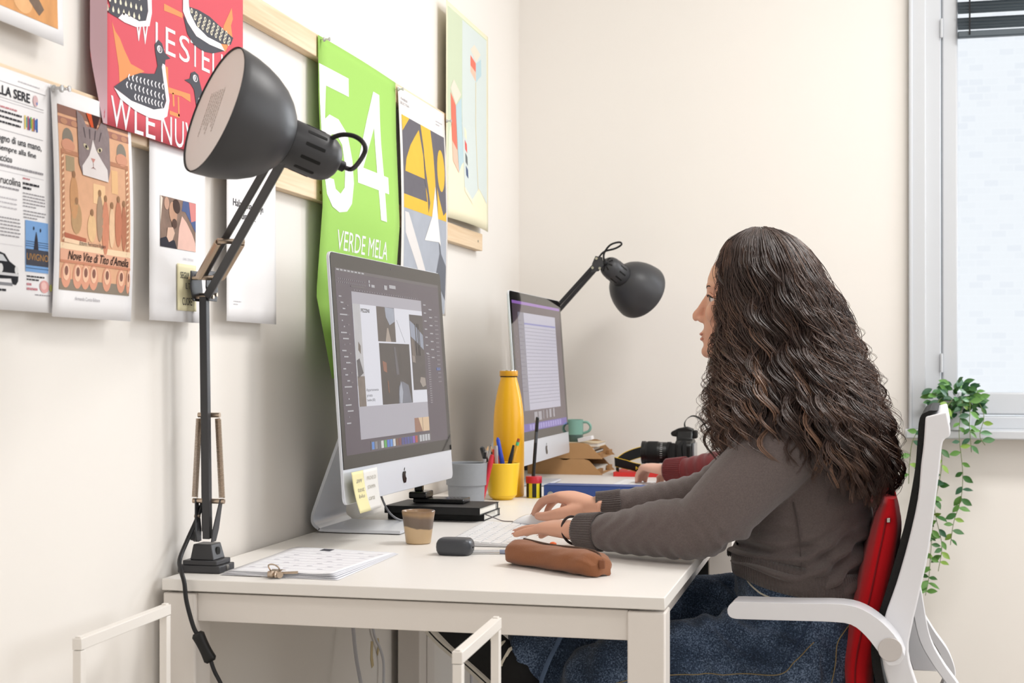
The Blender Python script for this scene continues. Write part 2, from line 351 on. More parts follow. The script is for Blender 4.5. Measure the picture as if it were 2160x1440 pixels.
# --- newspaper page
sh = Sheet('newspaper_page', 'newspaper style page with a black vintage car and a blue photo, leftmost on the wall', 'newspaper', -0.555, -0.318, 1.139, 1.449, M_pap, lambda y, z: 0.027+0.004*math.sin((y+0.5)*14)*(1.45-z))
BLK = pm('#2b2c33')
sh.text('DELLA SERE', -0.4785, -0.383, 1.4135, 1.426, BLK, bold=0.02)
sh.lines(-0.41, -0.36, 1.4385, 1, 0.01, 0.0012, LG, last=1); sh.rect('rule', GREY, -0.55, -0.345, 1.4305, 1.4311, 1)
sh.ell('seal_print', pm('#d9b9bb'), -0.370, 1.419, 0.006, 0.0075); sh.ell('seal_print', pm('#7a8fc4'), -0.367, 1.416, 0.0018, 0.002, 3)
sh.rect('rule', GREY, -0.55, -0.350, 1.410, 1.4105, 1); sh.rect('rule', LG, -0.55, -0.350, 1.4065, 1.407, 1)
sh.lines(-0.456, -0.41, 1.3995, 1, 0.01, 0.002, pm('#c77f86'), last=1); sh.lines(-0.456, -0.402, 1.394, 3, 0.0068, 0.0026, INK, last=0.95)
for k, c in enumerate(('#e7cf75', '#6fa5a0', '#b0596a', '#58639c', '#7fae5a', '#c9a04d', '#8d5a7e', '#4b7fc0', '#3c5fa8')):
    sh.rect('colour_bar', pm(c), -0.396+k*0.0035, -0.393+k*0.0035, 1.378+0.003*(k % 3 == 1), 1.396-0.002*(k % 2), 2)
sh.rect('rule', GREY, -0.55, -0.352, 1.369, 1.3695, 1)
sh.text('sogno di una mano,', -0.461, -0.356, 1.3515, 1.3635, BLK, bold=0.008); sh.text('si sempre alla fine', -0.466, -0.369, 1.3405, 1.350, BLK, bold=0.008); sh.text('l\'abbraccio»', -0.481, -0.424, 1.329, 1.3385, BLK, bold=0.008)
sh.lines(-0.55, -0.352, 1.3255, 1, 0.01, 0.003, GREY, last=1); sh.rect('rule', LG, -0.55, -0.350, 1.3165, 1.317, 1)
sh.text('della rucolina', -0.481, -0.405, 1.3005, 1.3105, INK, bold=0.004); sh.lines(-0.55, -0.407, 1.297, 2, 0.006, 0.0022, GREY)
sh.lines(-0.400, -0.384, 1.314, 1, 0.01, 0.002, pm('#c77f86'), last=1); sh.lines(-0.400, -0.362, 1.308, 2, 0.0058, 0.003, INK, last=0.5)
sh.lines(-0.400, -0.348, 1.2945, 5, 0.0042, 0.0015, GREY); sh.lines(-0.399, -0.346, 1.2715, 3, 0.0042, 0.0015, GREY)
sh.lines(-0.55, -0.414, 1.2835, 4, 0.006, 0.0016, LG, last=0.7); sh.lines(-0.55, -0.406, 1.258, 7, 0.0045, 0.0016, GREY)
sh.rect('rule', LG, -0.55, -0.402, 1.223, 1.2234, 1)
sh.rect('photo_sky', pm('#7fa9dc'), -0.395, -0.3405, 1.1915, 1.259, 2, 3)
for zz in (1.2315, 1.2285, 1.2255, 1.1965): sh.rect('photo_wire', pm('#3a4660'), -0.395, -0.3405, zz-0.0003, zz+0.0003, 4)
sh.rect('photo_signboard', pm('#4a4b55'), -0.394, -0.3405, 1.2, 1.2215, 3)
sh.text('UVIGNO', -0.3925, -0.341, 1.207, 1.216, pm('#c09055'), 4)
sh.poly('photo_figure', pm('#38353d'), [(-0.376, 1.2215), (-0.365, 1.2215), (-0.367, 1.236), (-0.370, 1.246), (-0.373, 1.236)], 4); sh.ell('photo_figure', pm('#2e2c33'), -0.376, 1.2495, 0.0014, 0.0026, 4, 10); sh.ell('photo_figure', pm('#2e2c33'), -0.360, 1.248, 0.0014, 0.0026, 4, 10)
# black car picture and food picture
CAR = pm('#26272b')
sh.poly('printed_car', CAR, [(-0.505, 1.184), (-0.500, 1.198), (-0.488, 1.206), (-0.472, 1.213), (-0.452, 1.213), (-0.441, 1.211), (-0.431, 1.202), (-0.416, 1.196), (-0.411, 1.186), (-0.412, 1.177), (-0.417, 1.172), (-0.424, 1.173), (-0.427, 1.180), (-0.448, 1.179), (-0.492, 1.179), (-0.495, 1.173), (-0.502, 1.174)], 2)
sh.poly('printed_car_window', pm('#cfd2d6'), [(-0.462, 1.2015), (-0.459, 1.2105), (-0.446, 1.2095), (-0.4365, 1.2015)], 3); sh.poly('printed_car_window', pm('#cfd2d6'), [(-0.490, 1.2015), (-0.478, 1.2095), (-0.465, 1.2105), (-0.465, 1.2015)], 3)
sh.rect('printed_bumper', pm('#d8d8da'), -0.504, -0.411, 1.1835, 1.187, 3); sh.ell('printed_headlamp', pm('#e2e2e2'), -0.416, 1.1915, 0.004, 0.0052, 3); sh.ell('printed_headlamp', pm('#e2e2e2'), -0.4505, 1.1925, 0.005, 0.0058, 3)
sh.rect('printed_shadow', pm('#8d8d92'), -0.495, -0.424, 1.1705, 1.1745, 1); sh.lines(-0.50, -0.438, 1.166, 1, 0.01, 0.003, INK, last=1)
sh.lines(-0.392, -0.350, 1.1865, 2, 0.0042, 0.002, INK, last=0.7); sh.lines(-0.392, -0.378, 1.1765, 1, 0.004, 0.003, pm('#c7868f'), last=1); sh.lines(-0.392, -0.366, 1.1705, 1, 0.004, 0.003, pm('#c7868f'), last=1)
sh.ell('printed_ham', pm('#e3a9a6', var=0.1), -0.350, 1.1735, 0.0115, 0.0085, 2); sh.ell('printed_ham', pm('#eec3bd'), -0.352, 1.1745, 0.007, 0.005, 3); sh.ell('printed_leaf', pm('#c9cf7d'), -0.3345, 1.1725, 0.0035, 0.005, 3); sh.lines(-0.373, -0.335, 1.1625, 1, 0.004, 0.0014, GREY, last=1)
# --- print with cat over an ornate old picture
sh = Sheet('cat_book_print', 'print of a tabby cat face over an ornate peach coloured fresco', 'poster', -0.338, -0.122, 1.134, 1.4475, M_pap, lambda y, z: 0.0305+0.05*max(0, -0.17-y)*max(0, 1.40-z)*0.3+0.006*math.sin((1.45-z)*9))
PE = pm('#dfae8c', var=0.12, vs=60); PD = pm('#b98468', var=0.1); PL = pm('#efcfae', var=0.06); PB = pm('#8f6a5e', var=0.1)
A0, A1, B0, B1 = -0.325, -0.132, 1.1715, 1.424
sh.rect('printed_fresco', PE, A0, A1, B0, B1, 1, 6)
sh.rect('printed_frieze', PB, A0, A1, 1.412, 1.424, 2); sh.rect('printed_frieze', pm('#a7776a', var=0.1), A0, A1, 1.398, 1.408, 2)
for k in range(7): sh.ell('printed_scroll', pm('#c08e72'), A0+0.014+k*0.0275, 1.4025, 0.009, 0.0042, 3, 14)
for yc in (-0.302, -0.155): sh.ell('printed_arch', pm('#8a8277', var=0.1), yc, 1.379, 0.014, 0.0155, 2); sh.ell('printed_arch', pm('#d49a80'), yc, 1.3705, 0.017, 0.009, 3)
for (ya, yb_) in ((A0+0.004, A0+0.011), (A1-0.013, A1-0.005)):
    sh.rect('printed_column', PD, ya, yb_, 1.228, 1.362, 2, 3)
    for k in range(16): sh.poly('printed_rope', PL, [(ya+0.001, 1.231+k*0.008), (yb_-0.001, 1.234+k*0.008), (yb_-0.001, 1.237+k*0.008), (ya+0.001, 1.234+k*0.008)], 3)
sh.rect('printed_lintel', PD, A0+0.004, A1-0.005, 1.358, 1.364, 3)
sh.rect('printed_niche', pm('#a9977a', var=0.1), -0.309, -0.287, 1.335, 1.356, 2); sh.rect('printed_tower', pm('#e9bd8c'), -0.186, -0.168, 1.318, 1.352, 2); sh.rect('printed_tower', pm('#f0c99c'), -0.238, -0.205, 1.298, 1.326, 2)
for (yc, zc, ry, rz, c) in ((-0.290, 1.300, 0.011, 0.030, '#c7966c'), (-0.284, 1.272, 0.014, 0.022, '#b89670'), (-0.243, 1.262, 0.012, 0.020, '#e3bd8f'), (-0.221, 1.278, 0.009, 0.034, '#a98f78'), (-0.205, 1.266, 0.010, 0.040, '#d08c70'), (-0.187, 1.268, 0.008, 0.030, '#e8c4a0'), (-0.168, 1.275, 0.010, 0.034, '#c47f64'), (-0.152, 1.270, 0.007, 0.034, '#b8795f')):
    sh.ell('printed_figure', pm(c, var=0.12, vs=120), yc, zc, ry, rz, 3, 16); sh.ell('printed_figure_head', pm('#9a7558'), yc, zc+rz+0.002, 0.0042, 0.0052, 4, 10)
sh.poly('printed_steps', pm('#b26a53'), [(-0.314, 1.250), (-0.258, 1.246), (-0.258, 1.236), (-0.314, 1.238)], 3); sh.poly('printed_steps', PL, [(-0.316, 1.243), (-0.252, 1.240), (-0.252, 1.235), (-0.316, 1.237)], 4)
sh.rect('printed_floor', pm('#f0d6b4'), A0, A1, 1.2265, 1.236, 2); sh.rect('printed_cornice', pm('#e2ad92'), A0, A1, 1.2115, 1.2275, 3); sh.rect('printed_cornice', pm('#c98b70'), A0, A1, 1.209, 1.2125, 4)
sh.rect('printed_shade_band', pm('#8f8375'), A0, A1, 1.1715, 1.187, 2)
for k, yc in enumerate((-0.309, -0.279, -0.258, -0.236, -0.199, -0.158, -0.137)):
    r_ = 0.0125 if k not in (6,) else 0.006; sh.ell('printed_bracket', pm('#dd9f85'), yc, 1.192, r_, 0.0175, 3); sh.ell('printed_bracket', pm('#efc3a5'), yc, 1.196, r_*0.68, 0.0115, 4); sh.ell('printed_bracket', pm('#8a6156'), yc, 1.198, r_*0.36, 0.0065, 5)
# cat face
sh.poly('printed_cat_patch', pm('#8d7f80', var=0.25, vs=90), [(-0.277, 1.4235), (-0.262, 1.417), (-0.252, 1.404), (-0.238, 1.4055), (-0.222, 1.404), (-0.212, 1.4155), (-0.199, 1.422), (-0.190, 1.400), (-0.1905, 1.350), (-0.197, 1.3325), (-0.266, 1.3345), (-0.276, 1.350)], 5)
sh.poly('printed_ribbon', pm('#d2562d'), [(-0.252, 1.424), (-0.238, 1.424), (-0.233, 1.406), (-0.240, 1.405)], 6); sh.poly('printed_ribbon', pm('#3b1d1a'), [(-0.238, 1.424), (-0.214, 1.424), (-0.226, 1.405), (-0.233, 1.406)], 6)
sh.poly('printed_cat_muzzle', pm('#e6dfde', var=0.06), [(-0.237, 1.388), (-0.243, 1.374), (-0.249, 1.364), (-0.268, 1.347), (-0.267, 1.3345), (-0.197, 1.3325), (-0.199, 1.350), (-0.215, 1.362), (-0.229, 1.374)], 6)
for (yc, sg) in ((-0.256, 1), (-0.219, -1)): sh.ell('printed_cat_eye', pm('#cfc3a5'), yc, 1.3755, 0.0075, 0.0032, 6, 14, -0.35*sg); sh.ell('printed_cat_eye', pm('#2a2426'), yc, 1.3755, 0.0028, 0.0026, 7, 10)
sh.poly('printed_cat_nose', pm('#c98f86'), [(-0.2445, 1.361), (-0.2325, 1.361), (-0.2385, 1.3545)], 7); sh.polys('printed_cat_mouth', pm('#8a5d58'), [[(-0.2390, 1.3545), (-0.2380, 1.3545), (-0.2380, 1.348), (-0.2390, 1.348)], [(-0.246, 1.346), (-0.2385, 1.349), (-0.231, 1.346), (-0.2385, 1.3475)]], 7)
for k in range(4): sh.poly('printed_tabby_stripe', pm('#5d5256'), [(-0.262+k*0.016, 1.402), (-0.259+k*0.016, 1.402), (-0.256+k*0.0125, 1.388), (-0.258+k*0.0125, 1.388)], 6)
sh.text('Ettore Ferrettini Pagani', -0.277, -0.205, 1.234, 1.2415, INK, 6, shear=0.2); sh.text('Nove Vite di Tito d\'Amelia', -0.306, -0.139, 1.2135, 1.2265, pm('#2a2020'), 6, shear=0.3, bold=0.006); sh.text('Armando Curcio Editore', -0.283, -0.216, 1.1585, 1.1635, GREY, 3)
pin(-0.335, 1.4425, 0.029, 'clear push pin between the newspaper page and the cat print'); pin(-0.323, 1.4435, 0.033, 'clear push pin at the top left corner of the cat print')
# --- sheet at the very top left
sh = Sheet('animal_photo_sheet', 'white sheet with a ginger fur photo at the top left corner', 'poster', -0.56, -0.302, 1.507, 1.80, M_pap, lambda y, z: 0.027+0.03*max(0, 1.56-z))
sh.rect('printed_fur', mat('fur_print', '#d59a62', 0.8, var=0.45, vscale=30, stretch=(1, 1, 0.4)), -0.54, -0.316, 1.527, 1.78, 1, 4); sh.poly('printed_fur_shade', pm('#7d6a5c', var=0.3), [(-0.405, 1.60), (-0.385, 1.548), (-0.362, 1.534), (-0.350, 1.545), (-0.372, 1.565), (-0.365, 1.60)], 2); sh.ell('printed_fur_patch', pm('#e8b582', var=0.2), -0.40, 1.545, 0.022, 0.016, 2)
# --- red bird poster
RED = mat('red_print', '#d9606b', 0.75, spec=0.2)
def offr(y, z):
    t = max(0.0, (-0.198-y)/0.010); return 0.036-(0.021*t if t < 1 else 0.021)*min(1, max(0, (z-1.416)/0.10))
sh = Sheet('bird_poster', 'red poster with grey and white geese, horns and white lettering', 'poster', -0.208, 0.272, 1.416, 1.745, RED, offr, nu=60, nv=10)
o_ = bpy.data.objects['sheet'] if False else None
DK = pm('#55555c'); WH = pm('#f3f0f3'); OR = pm('#ee9a66')
obj('shade_tinted_margin', MB().grid(lambda u, v: (offr(-0.2079+u*0.0100, 1.4165+v*0.327)+0.0008, -0.2079+u*0.0100-0.0026*(1-u*0.7), 1.4165+v*0.327), 8, 12), pm('#cdabb3'), sh.o, smooth=60)  # mauve puts the shade on the curled edge into the pale margin's colour
sh.poly('printed_horn', OR, [(-0.185, 1.568), (-0.175, 1.556), (-0.162, 1.549), (-0.149, 1.535), (-0.129, 1.518), (-0.087, 1.515), (-0.101, 1.509), (-0.142, 1.493), (-0.163, 1.484), (-0.165, 1.506), (-0.177, 1.544)], 0)
sh.poly('printed_horn', OR, [(-0.024, 1.634), (0.008, 1.634), (0.039, 1.634), (0.039, 1.626), (0.008, 1.625), (-0.024, 1.623)], 0)
sh.poly('printed_horn', OR, [(0.225, 1.688), (0.23, 1.67), (0.222, 1.657), (0.228, 1.638), (0.198, 1.605), (0.18, 1.614), (0.193, 1.65)], 0)
sh.polys('printed_horn', OR, [[(-0.019, 1.537), (-0.011, 1.537), (-0.007, 1.472), (-0.014, 1.472)], [(-0.010, 1.506), (0.066, 1.509), (0.068, 1.496), (0.035, 1.500), (-0.007, 1.497)], [(0.004, 1.500), (0.009, 1.500), (0.012, 1.480), (0.006, 1.478)], [(0.022, 1.497), (0.027, 1.497), (0.029, 1.466), (0.024, 1.466)], [(-0.005, 1.470), (0.029, 1.470), (0.029, 1.464), (-0.005, 1.464)]], 0)
row = [('W', -0.118, -0.073), ('L', -0.052, -0.024), ('E', -0.019, 0.014), ('S', 0.027, 0.064), ('T', 0.067, 0.100), ('E', 0.108, 0.138), ('L', 0.148, 0.174), ('L', 0.182, 0.207), ('E', 0.214, 0.242)]
for ch, a_, b_ in row: sh.text(ch, a_, b_, 1.557, 1.599, WH, 1)
row = [('W', -0.188, -0.128), ('L', -0.118, -0.091), ('E', -0.083, -0.053), ('N', -0.034, 0.002), ('U', 0.012, 0.043), ('V', 0.048, 0.088), ('O', 0.092, 0.132), ('L', 0.14, 0.165), ('E', 0.173, 0.20)]
for ch, a_, b_ in row: sh.text(ch, a_, b_, 1.4165, 1.4605, WH, 1)
sh.poly('printed_goose', DK, [(-0.18, 1.474), (-0.14, 1.496), (-0.101, 1.51), (-0.075, 1.514), (-0.055, 1.518), (-0.046, 1.532), (-0.053, 1.551), (-0.0555, 1.563), (-0.044, 1.573), (-0.032, 1.57), (-0.026, 1.562), (-0.022, 1.557), (-0.004, 1.552), (-0.020, 1.547), (-0.022, 1.54), (-0.024, 1.508), (-0.019, 1.483), (-0.026, 1.47), (-0.059, 1.462), (-0.129, 1.463), (-0.175, 1.473)], 2)
sh.poly('printed_goose_breast', WH, [(-0.18, 1.473), (-0.162, 1.46), (-0.115, 1.45), (-0.073, 1.447), (-0.037, 1.449), (-0.015, 1.459), (-0.007, 1.485), (-0.017, 1.518), (-0.022, 1.538), (-0.030, 1.539), (-0.033, 1.533), (-0.026, 1.508), (-0.018, 1.483), (-0.026, 1.470), (-0.059, 1.462), (-0.129, 1.463)], 3)
sh.poly('printed_goose', DK, [(-0.1975, 1.601), (-0.190, 1.589), (-0.1975, 1.58), (-0.188, 1.578), (-0.168, 1.577), (-0.152, 1.589), (-0.129, 1.588), (-0.105, 1.587), (-0.084, 1.593), (-0.077, 1.609), (-0.080, 1.632), (-0.10, 1.66), (-0.16, 1.64)], 2)
sh.poly('printed_goose_breast', WH, [(-0.168, 1.577), (-0.152, 1.589), (-0.129, 1.588), (-0.105, 1.587), (-0.084, 1.593), (-0.077, 1.609), (-0.08, 1.632), (-0.08, 1.67), (-0.068, 1.67), (-0.065, 1.609), (-0.073, 1.587), (-0.115, 1.576), (-0.149, 1.575)], 3)
sh.poly('printed_goose', DK, [(0.059, 1.70), (0.059, 1.667), (0.062, 1.650), (0.095, 1.653), (0.137, 1.652), (0.189, 1.643), (0.23, 1.637), (0.22, 1.623), (0.18, 1.616), (0.128, 1.616), (0.087, 1.625), (0.066, 1.639), (0.045, 1.66), (0.045, 1.70)], 2)
sh.poly('printed_goose_breast', WH, [(0.04, 1.69), (0.039, 1.637), (0.055, 1.623), (0.087, 1.608), (0.137, 1.605), (0.195, 1.607), (0.18, 1.616), (0.128, 1.616), (0.087, 1.625), (0.066, 1.639), (0.0605, 1.650), (0.054, 1.69)], 3)
sh.poly('printed_goose', DK, [(0.041, 1.631), (0.055, 1.605), (0.079, 1.592), (0.116, 1.589), (0.149, 1.593), (0.195, 1.607), (0.137, 1.605), (0.087, 1.608), (0.055, 1.623)], 2)
sh.poly('printed_goose', DK, [(0.095, 1.470), (0.085, 1.502), (0.079, 1.519), (0.066, 1.526), (0.045, 1.528), (0.064, 1.534), (0.068, 1.544), (0.081, 1.549), (0.095, 1.546), (0.099, 1.537), (0.107, 1.524), (0.12, 1.499), (0.16, 1.47)], 2)
for (yc, zc) in ((-0.040, 1.559), (0.083, 1.538)): sh.ell('printed_goose_eye', WH, yc, zc, 0.0085, 0.0058, 3, 16); sh.ell('printed_goose_eye', DK, yc+0.001, zc, 0.005, 0.0045, 4, 12); sh.ell('printed_goose_eye', WH, yc-0.001, zc, 0.002, 0.0035, 5, 10)
tick = lambda y, z, s_=1.0: [(y-0.002*s_, z+0.0048), (y-0.0055*s_, z), (y-0.002*s_, z-0.0048), (y+0.001*s_, z-0.0043), (y-0.0022*s_, z), (y+0.001*s_, z+0.0043)]
sh.polys('printed_feathers', WH, [tick(-0.134+k*0.0118, 1.497+0.0014*k*0.5) for k in range(10)]+[tick(-0.140+k*0.0125, 1.4845+0.0003*k) for k in range(10)]+[tick(-0.115+k*0.0105, 1.471+0.0004*k) for k in range(9)], 3)
drop = lambda y, z: [(y, z+0.005), (y+0.0032, z-0.0008), (y+0.002, z-0.0042), (y-0.002, z-0.0042), (y-0.0032, z-0.0008)]
sh.polys('printed_feathers', pm('#efe6cf'), [drop(-0.198+k*0.0155+(j % 2)*0.006, 1.585+j*0.0145+k*0.0015) for j in range(4) for k in range(7) if -0.195+k*0.0155 < -0.085], 3)
ring = lambda y, z: [(y+0.0042*math.cos(a), z+0.0042*math.sin(a)) for a in [i*math.pi/5 for i in range(10)]]
rp = [(0.070+k*0.0165+j*0.012, 1.6455-j*0.0085-k*0.0008) for j in range(3) for k in range(9) if 0.075+k*0.0165+j*0.012 < 0.222 and (1.6455-j*0.0085) > 1.622]
sh.polys('printed_feathers', pm('#efe6cf'), [ring(a, b_) for a, b_ in rp], 3); sh.polys('printed_feathers', DK, [[(a+0.0018*math.cos(t), b_+0.0024*math.sin(t)) for t in [i*math.pi/4 for i in range(8)]] for a, b_ in rp], 4)
sh.polys('printed_feathers', WH, [ring(0.098, 1.505), ring(0.094, 1.494), ring(0.106, 1.49)], 3)
# --- white sheet with a painting detail and a sticky note
sh = Sheet('painting_sheet', 'white sheet with a small painting detail of a bowed bearded man', 'poster', -0.052, 0.1425, 1.1385, 1.425, M_pap, lambda y, z: 0.026+0.012*max(0, (y-0.05))*(1.4-z)*4)
sh.rect('printed_painting', pm('#8b7468', var=0.35, vs=60), -0.018, 0.105, 1.2555, 1.3355, 1, 3)
sh.poly('painted_sleeve', pm('#e7bfb2', var=0.1), [(0.040, 1.2555), (0.046, 1.29), (0.056, 1.310), (0.072, 1.301), (0.092, 1.284), (0.103, 1.270), (0.105, 1.2555)], 2); sh.poly('painted_robe', pm('#56658f', var=0.15), [(0.055, 1.318), (0.068, 1.3175), (0.105, 1.287), (0.105, 1.307), (0.080, 1.335), (0.060, 1.335)], 2); sh.poly('painted_robe', pm('#d98d8b'), [(0.080, 1.335), (0.105, 1.335), (0.105, 1.307), (0.088, 1.303)], 3)
sh.ell('painted_face', pm('#c39a82', var=0.1), 0.025, 1.312, 0.0135, 0.018, 3, 16, 0.3); sh.ell('painted_hair', pm('#4b3a35'), 0.036, 1.3235, 0.013, 0.011, 4, 16, -0.5); sh.ell('painted_beard', pm('#5a453d'), 0.029, 1.295, 0.009, 0.008, 4, 14); sh.ell('painted_face', pm('#c9a18d'), 0.003, 1.325, 0.0085, 0.010, 3); sh.poly('painted_hand', pm('#dcb8a4'), [(0.006, 1.287), (0.024, 1.289), (0.030, 1.280), (0.022, 1.268), (0.010, 1.264), (0.002, 1.272)], 4); sh.poly('painted_robe', pm('#e9ddcf'), [(-0.018, 1.29), (-0.010, 1.332), (-0.016, 1.3355), (-0.018, 1.3355)], 2); sh.poly('painted_robe', pm('#33313a'), [(-0.018, 1.2555), (0.038, 1.2555), (0.030, 1.268), (0.0, 1.272), (-0.018, 1.268)], 3)
sh.text('ORE: TITONI', 0.06, 0.096, 1.2395, 1.243, LG, 2)
nt_ = Sheet('sticky_note', 'pale yellow sticky note with handwriting SEGUI IL TUO CUORE', 'sticky note', 0.037, 0.102, 1.157, 1.2325, mat('yellow_note', '#efe7c0', 0.8), lambda y, z: 0.0285+0.012*max(0, (y-0.05))*(1.4-z)*4+0.02*max(0, 1.185-z), group=None)
HW = pm('#3a3a42')
nt_.text('SEGUI', 0.046, 0.075, 1.2095, 1.2195, HW); nt_.text('IL TUO', 0.064, 0.093, 1.1925, 1.2025, HW); nt_.text('CUORE', 0.053, 0.086, 1.166, 1.1785, HW)
# --- white sheet with a typed question
sh = Sheet('typed_sheet', 'white sheet with a two line typed question, behind the front lamp arm', 'poster', 0.226, 0.440, 1.1455, 1.452, M_pap, lambda y, z: 0.0265+0.06*max(0, (y-0.40))*(1.45-z)*2, nu=16)
sh.text('Hala daha kafayı', 0.251, 0.381, 1.345, 1.362, INK); sh.text('yedin mu?', 0.266, 0.349, 1.3245, 1.342, INK); sh.lines(0.253, 0.284, 1.182, 2, 0.005, 0.0014, LG)
pin(0.434, 1.447, 0.029, 'clear push pin at the top right of the typed sheet')
# --- green 54 poster
GR = mat('green_print', '#a2d068', 0.7, spec=0.25)
def offg(y, z):
    zs = [1.042, 1.212, 1.40, 1.616, 1.742]; xs = [0.056, 0.022, 0.036, 0.027, 0.0255]
    return float(np.interp(z, zs, xs))+0.004*math.sin(math.pi*max(0, min(1, (y-0.662)/0.5)))
sh = Sheet('green_poster', 'bright green poster with large white number 54 and VERDE MELA', 'poster', 0.662, 1.165, 1.042, 1.741, GR, offg, nu=10, nv=42)
sh.poly('printed_numeral', WH, [(0.664, 1.684), (0.829, 1.6845), (0.829, 1.645), (0.700, 1.645), (0.690, 1.575), (0.715, 1.588), (0.765, 1.586), (0.815, 1.562), (0.838, 1.51), (0.842, 1.46), (0.825, 1.415), (0.795, 1.395), (0.752, 1.389), (0.712, 1.397), (0.684, 1.420), (0.676, 1.455), (0.725, 1.455), (0.733, 1.436), (0.760, 1.429), (0.785, 1.445), (0.793, 1.49), (0.780, 1.535), (0.750, 1.552), (0.722, 1.548), (0.707, 1.530), (0.668, 1.535)], 1)
sh.polys('printed_numeral', WH, [[(0.990, 1.687), (1.034, 1.687), (1.040, 1.576), (1.052, 1.5035), (1.062, 1.399), (1.018, 1.399), (1.008, 1.466), (1.002, 1.5035), (0.992, 1.597)], [(0.868, 1.466), (1.087, 1.466), (1.085, 1.5045), (0.903, 1.5035), (0.868, 1.5035)], [(0.868, 1.5035), (0.906, 1.5035), (1.000, 1.615), (0.990, 1.687)]], 1)
sh.text('VERDE MELA', 0.750, 1.082, 1.312, 1.3535, WH, 1)
pin(0.675, 1.734, 0.0285, 'clear push pin at the top left of the green poster'); pin(1.160, 1.724, 0.029, 'clear push pin at the top right of the green poster')
# --- yellow and black abstract print
CRM = mat('cream_paper', (0.95, 0.93, 0.915), 0.8)
sh = Sheet('abstract_print', 'cream print with mustard and charcoal brush shapes, right of the green poster', 'poster', 1.180, 1.575, 1.20, 1.7365, CRM, lambda y, z: 0.026+0.010*math.sin((1.74-z)*5), nv=24)
GD = pm('#e9b949', var=0.06); CH = pm('#6a676e', var=0.08); CO = pm('#f0ece8')
sh.rect('printed_field', CH, 1.198, 1.562, 1.449, 1.672, 0, 10)
sh.poly('printed_shape', GD, [(1.198, 1.672), (1.26, 1.672), (1.2, 1.633)], 1); sh.poly('printed_shape', GD, [(1.335, 1.656), (1.364, 1.596), (1.372, 1.538), (1.212, 1.538), (1.224, 1.57), (1.26, 1.607), (1.30, 1.634)], 1)
sh.poly('printed_shape', GD, [(1.351, 1.672), (1.436, 1.672), (1.455, 1.61), (1.467, 1.523), (1.462, 1.449), (1.40, 1.449), (1.380, 1.511), (1.372, 1.612)], 1); sh.ell('printed_shape', GD, 1.520, 1.578, 0.034, 0.055, 1); sh.rect('printed_shape', GD, 1.198, 1.40, 1.449, 1.482, 1); sh.poly('printed_shape', GD, [(1.484, 1.449), (1.562, 1.449), (1.562, 1.475), (1.535, 1.462), (1.50, 1.50), (1.48, 1.53)], 1)
sh.poly('printed_brush_stroke', CH, [(1.372, 1.60), (1.382, 1.56), (1.40, 1.52), (1.415, 1.482), (1.40, 1.455), (1.392, 1.50), (1.372, 1.53)], 2); sh.rect('printed_photo', pm('#a9aeb8', var=0.15, vs=14), 1.198, 1.562, 1.205, 1.449, 0, 8); sh.poly('printed_photo_beam', pm('#dcd8d6'), [(1.205, 1.44), (1.235, 1.44), (1.43, 1.26), (1.40, 1.24), (1.21, 1.39)], 1); sh.poly('printed_photo_beam', pm('#6d7078'), [(1.48, 1.43), (1.515, 1.36), (1.562, 1.33), (1.562, 1.24), (1.48, 1.29), (1.44, 1.25), (1.50, 1.36)], 1)
sh.poly('printed_cone', CO, [(1.462, 1.531), (1.484, 1.443), (1.508, 1.380), (1.492, 1.389), (1.366, 1.384), (1.43, 1.45)], 3)
sh.text('FABER', 1.200, 1.252, 1.7075, 1.7135, GREY, 1); sh.text('SELECTION', 1.193, 1.262, 1.697, 1.7035, GREY, 1); sh.lines(1.49, 1.55, 1.706, 2, 0.008, 0.003, LG, 1)
pin(1.585, 1.720, 0.026, 'clear push pin between the abstract print and the isometric print')
# --- pale green isometric print
YB = mat('ivory_paper', (0.95, 0.92, 0.80), 0.8)
sh = Sheet('isometric_print', 'pale green print with red and blue isometric boxes, nearest the corner', 'poster', 1.592, 2.04, 1.466, 2.046, YB, lambda y, z: 0.027+0.012*math.sin((y-1.592)*7)*max(0, min(1, (1.75-z)*4))+0.05*max(0, 1.62-y)*max(0, z-1.6), nu=16, nv=20)
sh.rect('printed_field', pm('#ccd6ba'), 1.605, 2.022, 1.478, 2.034, 0, 12); sh.poly('printed_wall', pm('#d3dcd9'), [(1.752, 2.030), (2.020, 2.030), (2.020, 1.545), (1.910, 1.579), (1.821, 1.535), (1.748, 1.565)], 1)
sh.poly('printed_box_top', pm('#e6dccb'), [(1.664, 1.847), (1.739, 1.819), (1.685, 1.782), (1.632, 1.817)], 2); sh.poly('printed_box_side', pm('#ee7a68'), [(1.634, 1.807), (1.685, 1.779), (1.691, 1.657), (1.645, 1.678)], 2); sh.poly('printed_box_side', pm('#f2c2ac'), [(1.645, 1.678), (1.691, 1.657), (1.700, 1.597), (1.650, 1.623)], 2); sh.poly('printed_box_side', pm('#b9d0d6'), [(1.686, 1.779), (1.744, 1.812), (1.748, 1.634), (1.726, 1.622), (1.700, 1.597)], 2)
sh.poly('printed_box_top', pm('#e6dccb'), [(1.88, 1.988), (1.95, 1.974), (1.899, 1.941), (1.838, 1.966)], 2); sh.poly('printed_box_side', pm('#ee7a68'), [(1.838, 1.950), (1.896, 1.938), (1.896, 1.912), (1.838, 1.921)], 2); sh.poly('printed_box_side', pm('#f2c2ac'), [(1.838, 1.921), (1.896, 1.912), (1.896, 1.886), (1.838, 1.903)], 2); sh.poly('printed_box_side', pm('#b9d0d6'), [(1.899, 1.938), (1.955, 1.962), (1.959, 1.915), (1.899, 1.884)], 2)
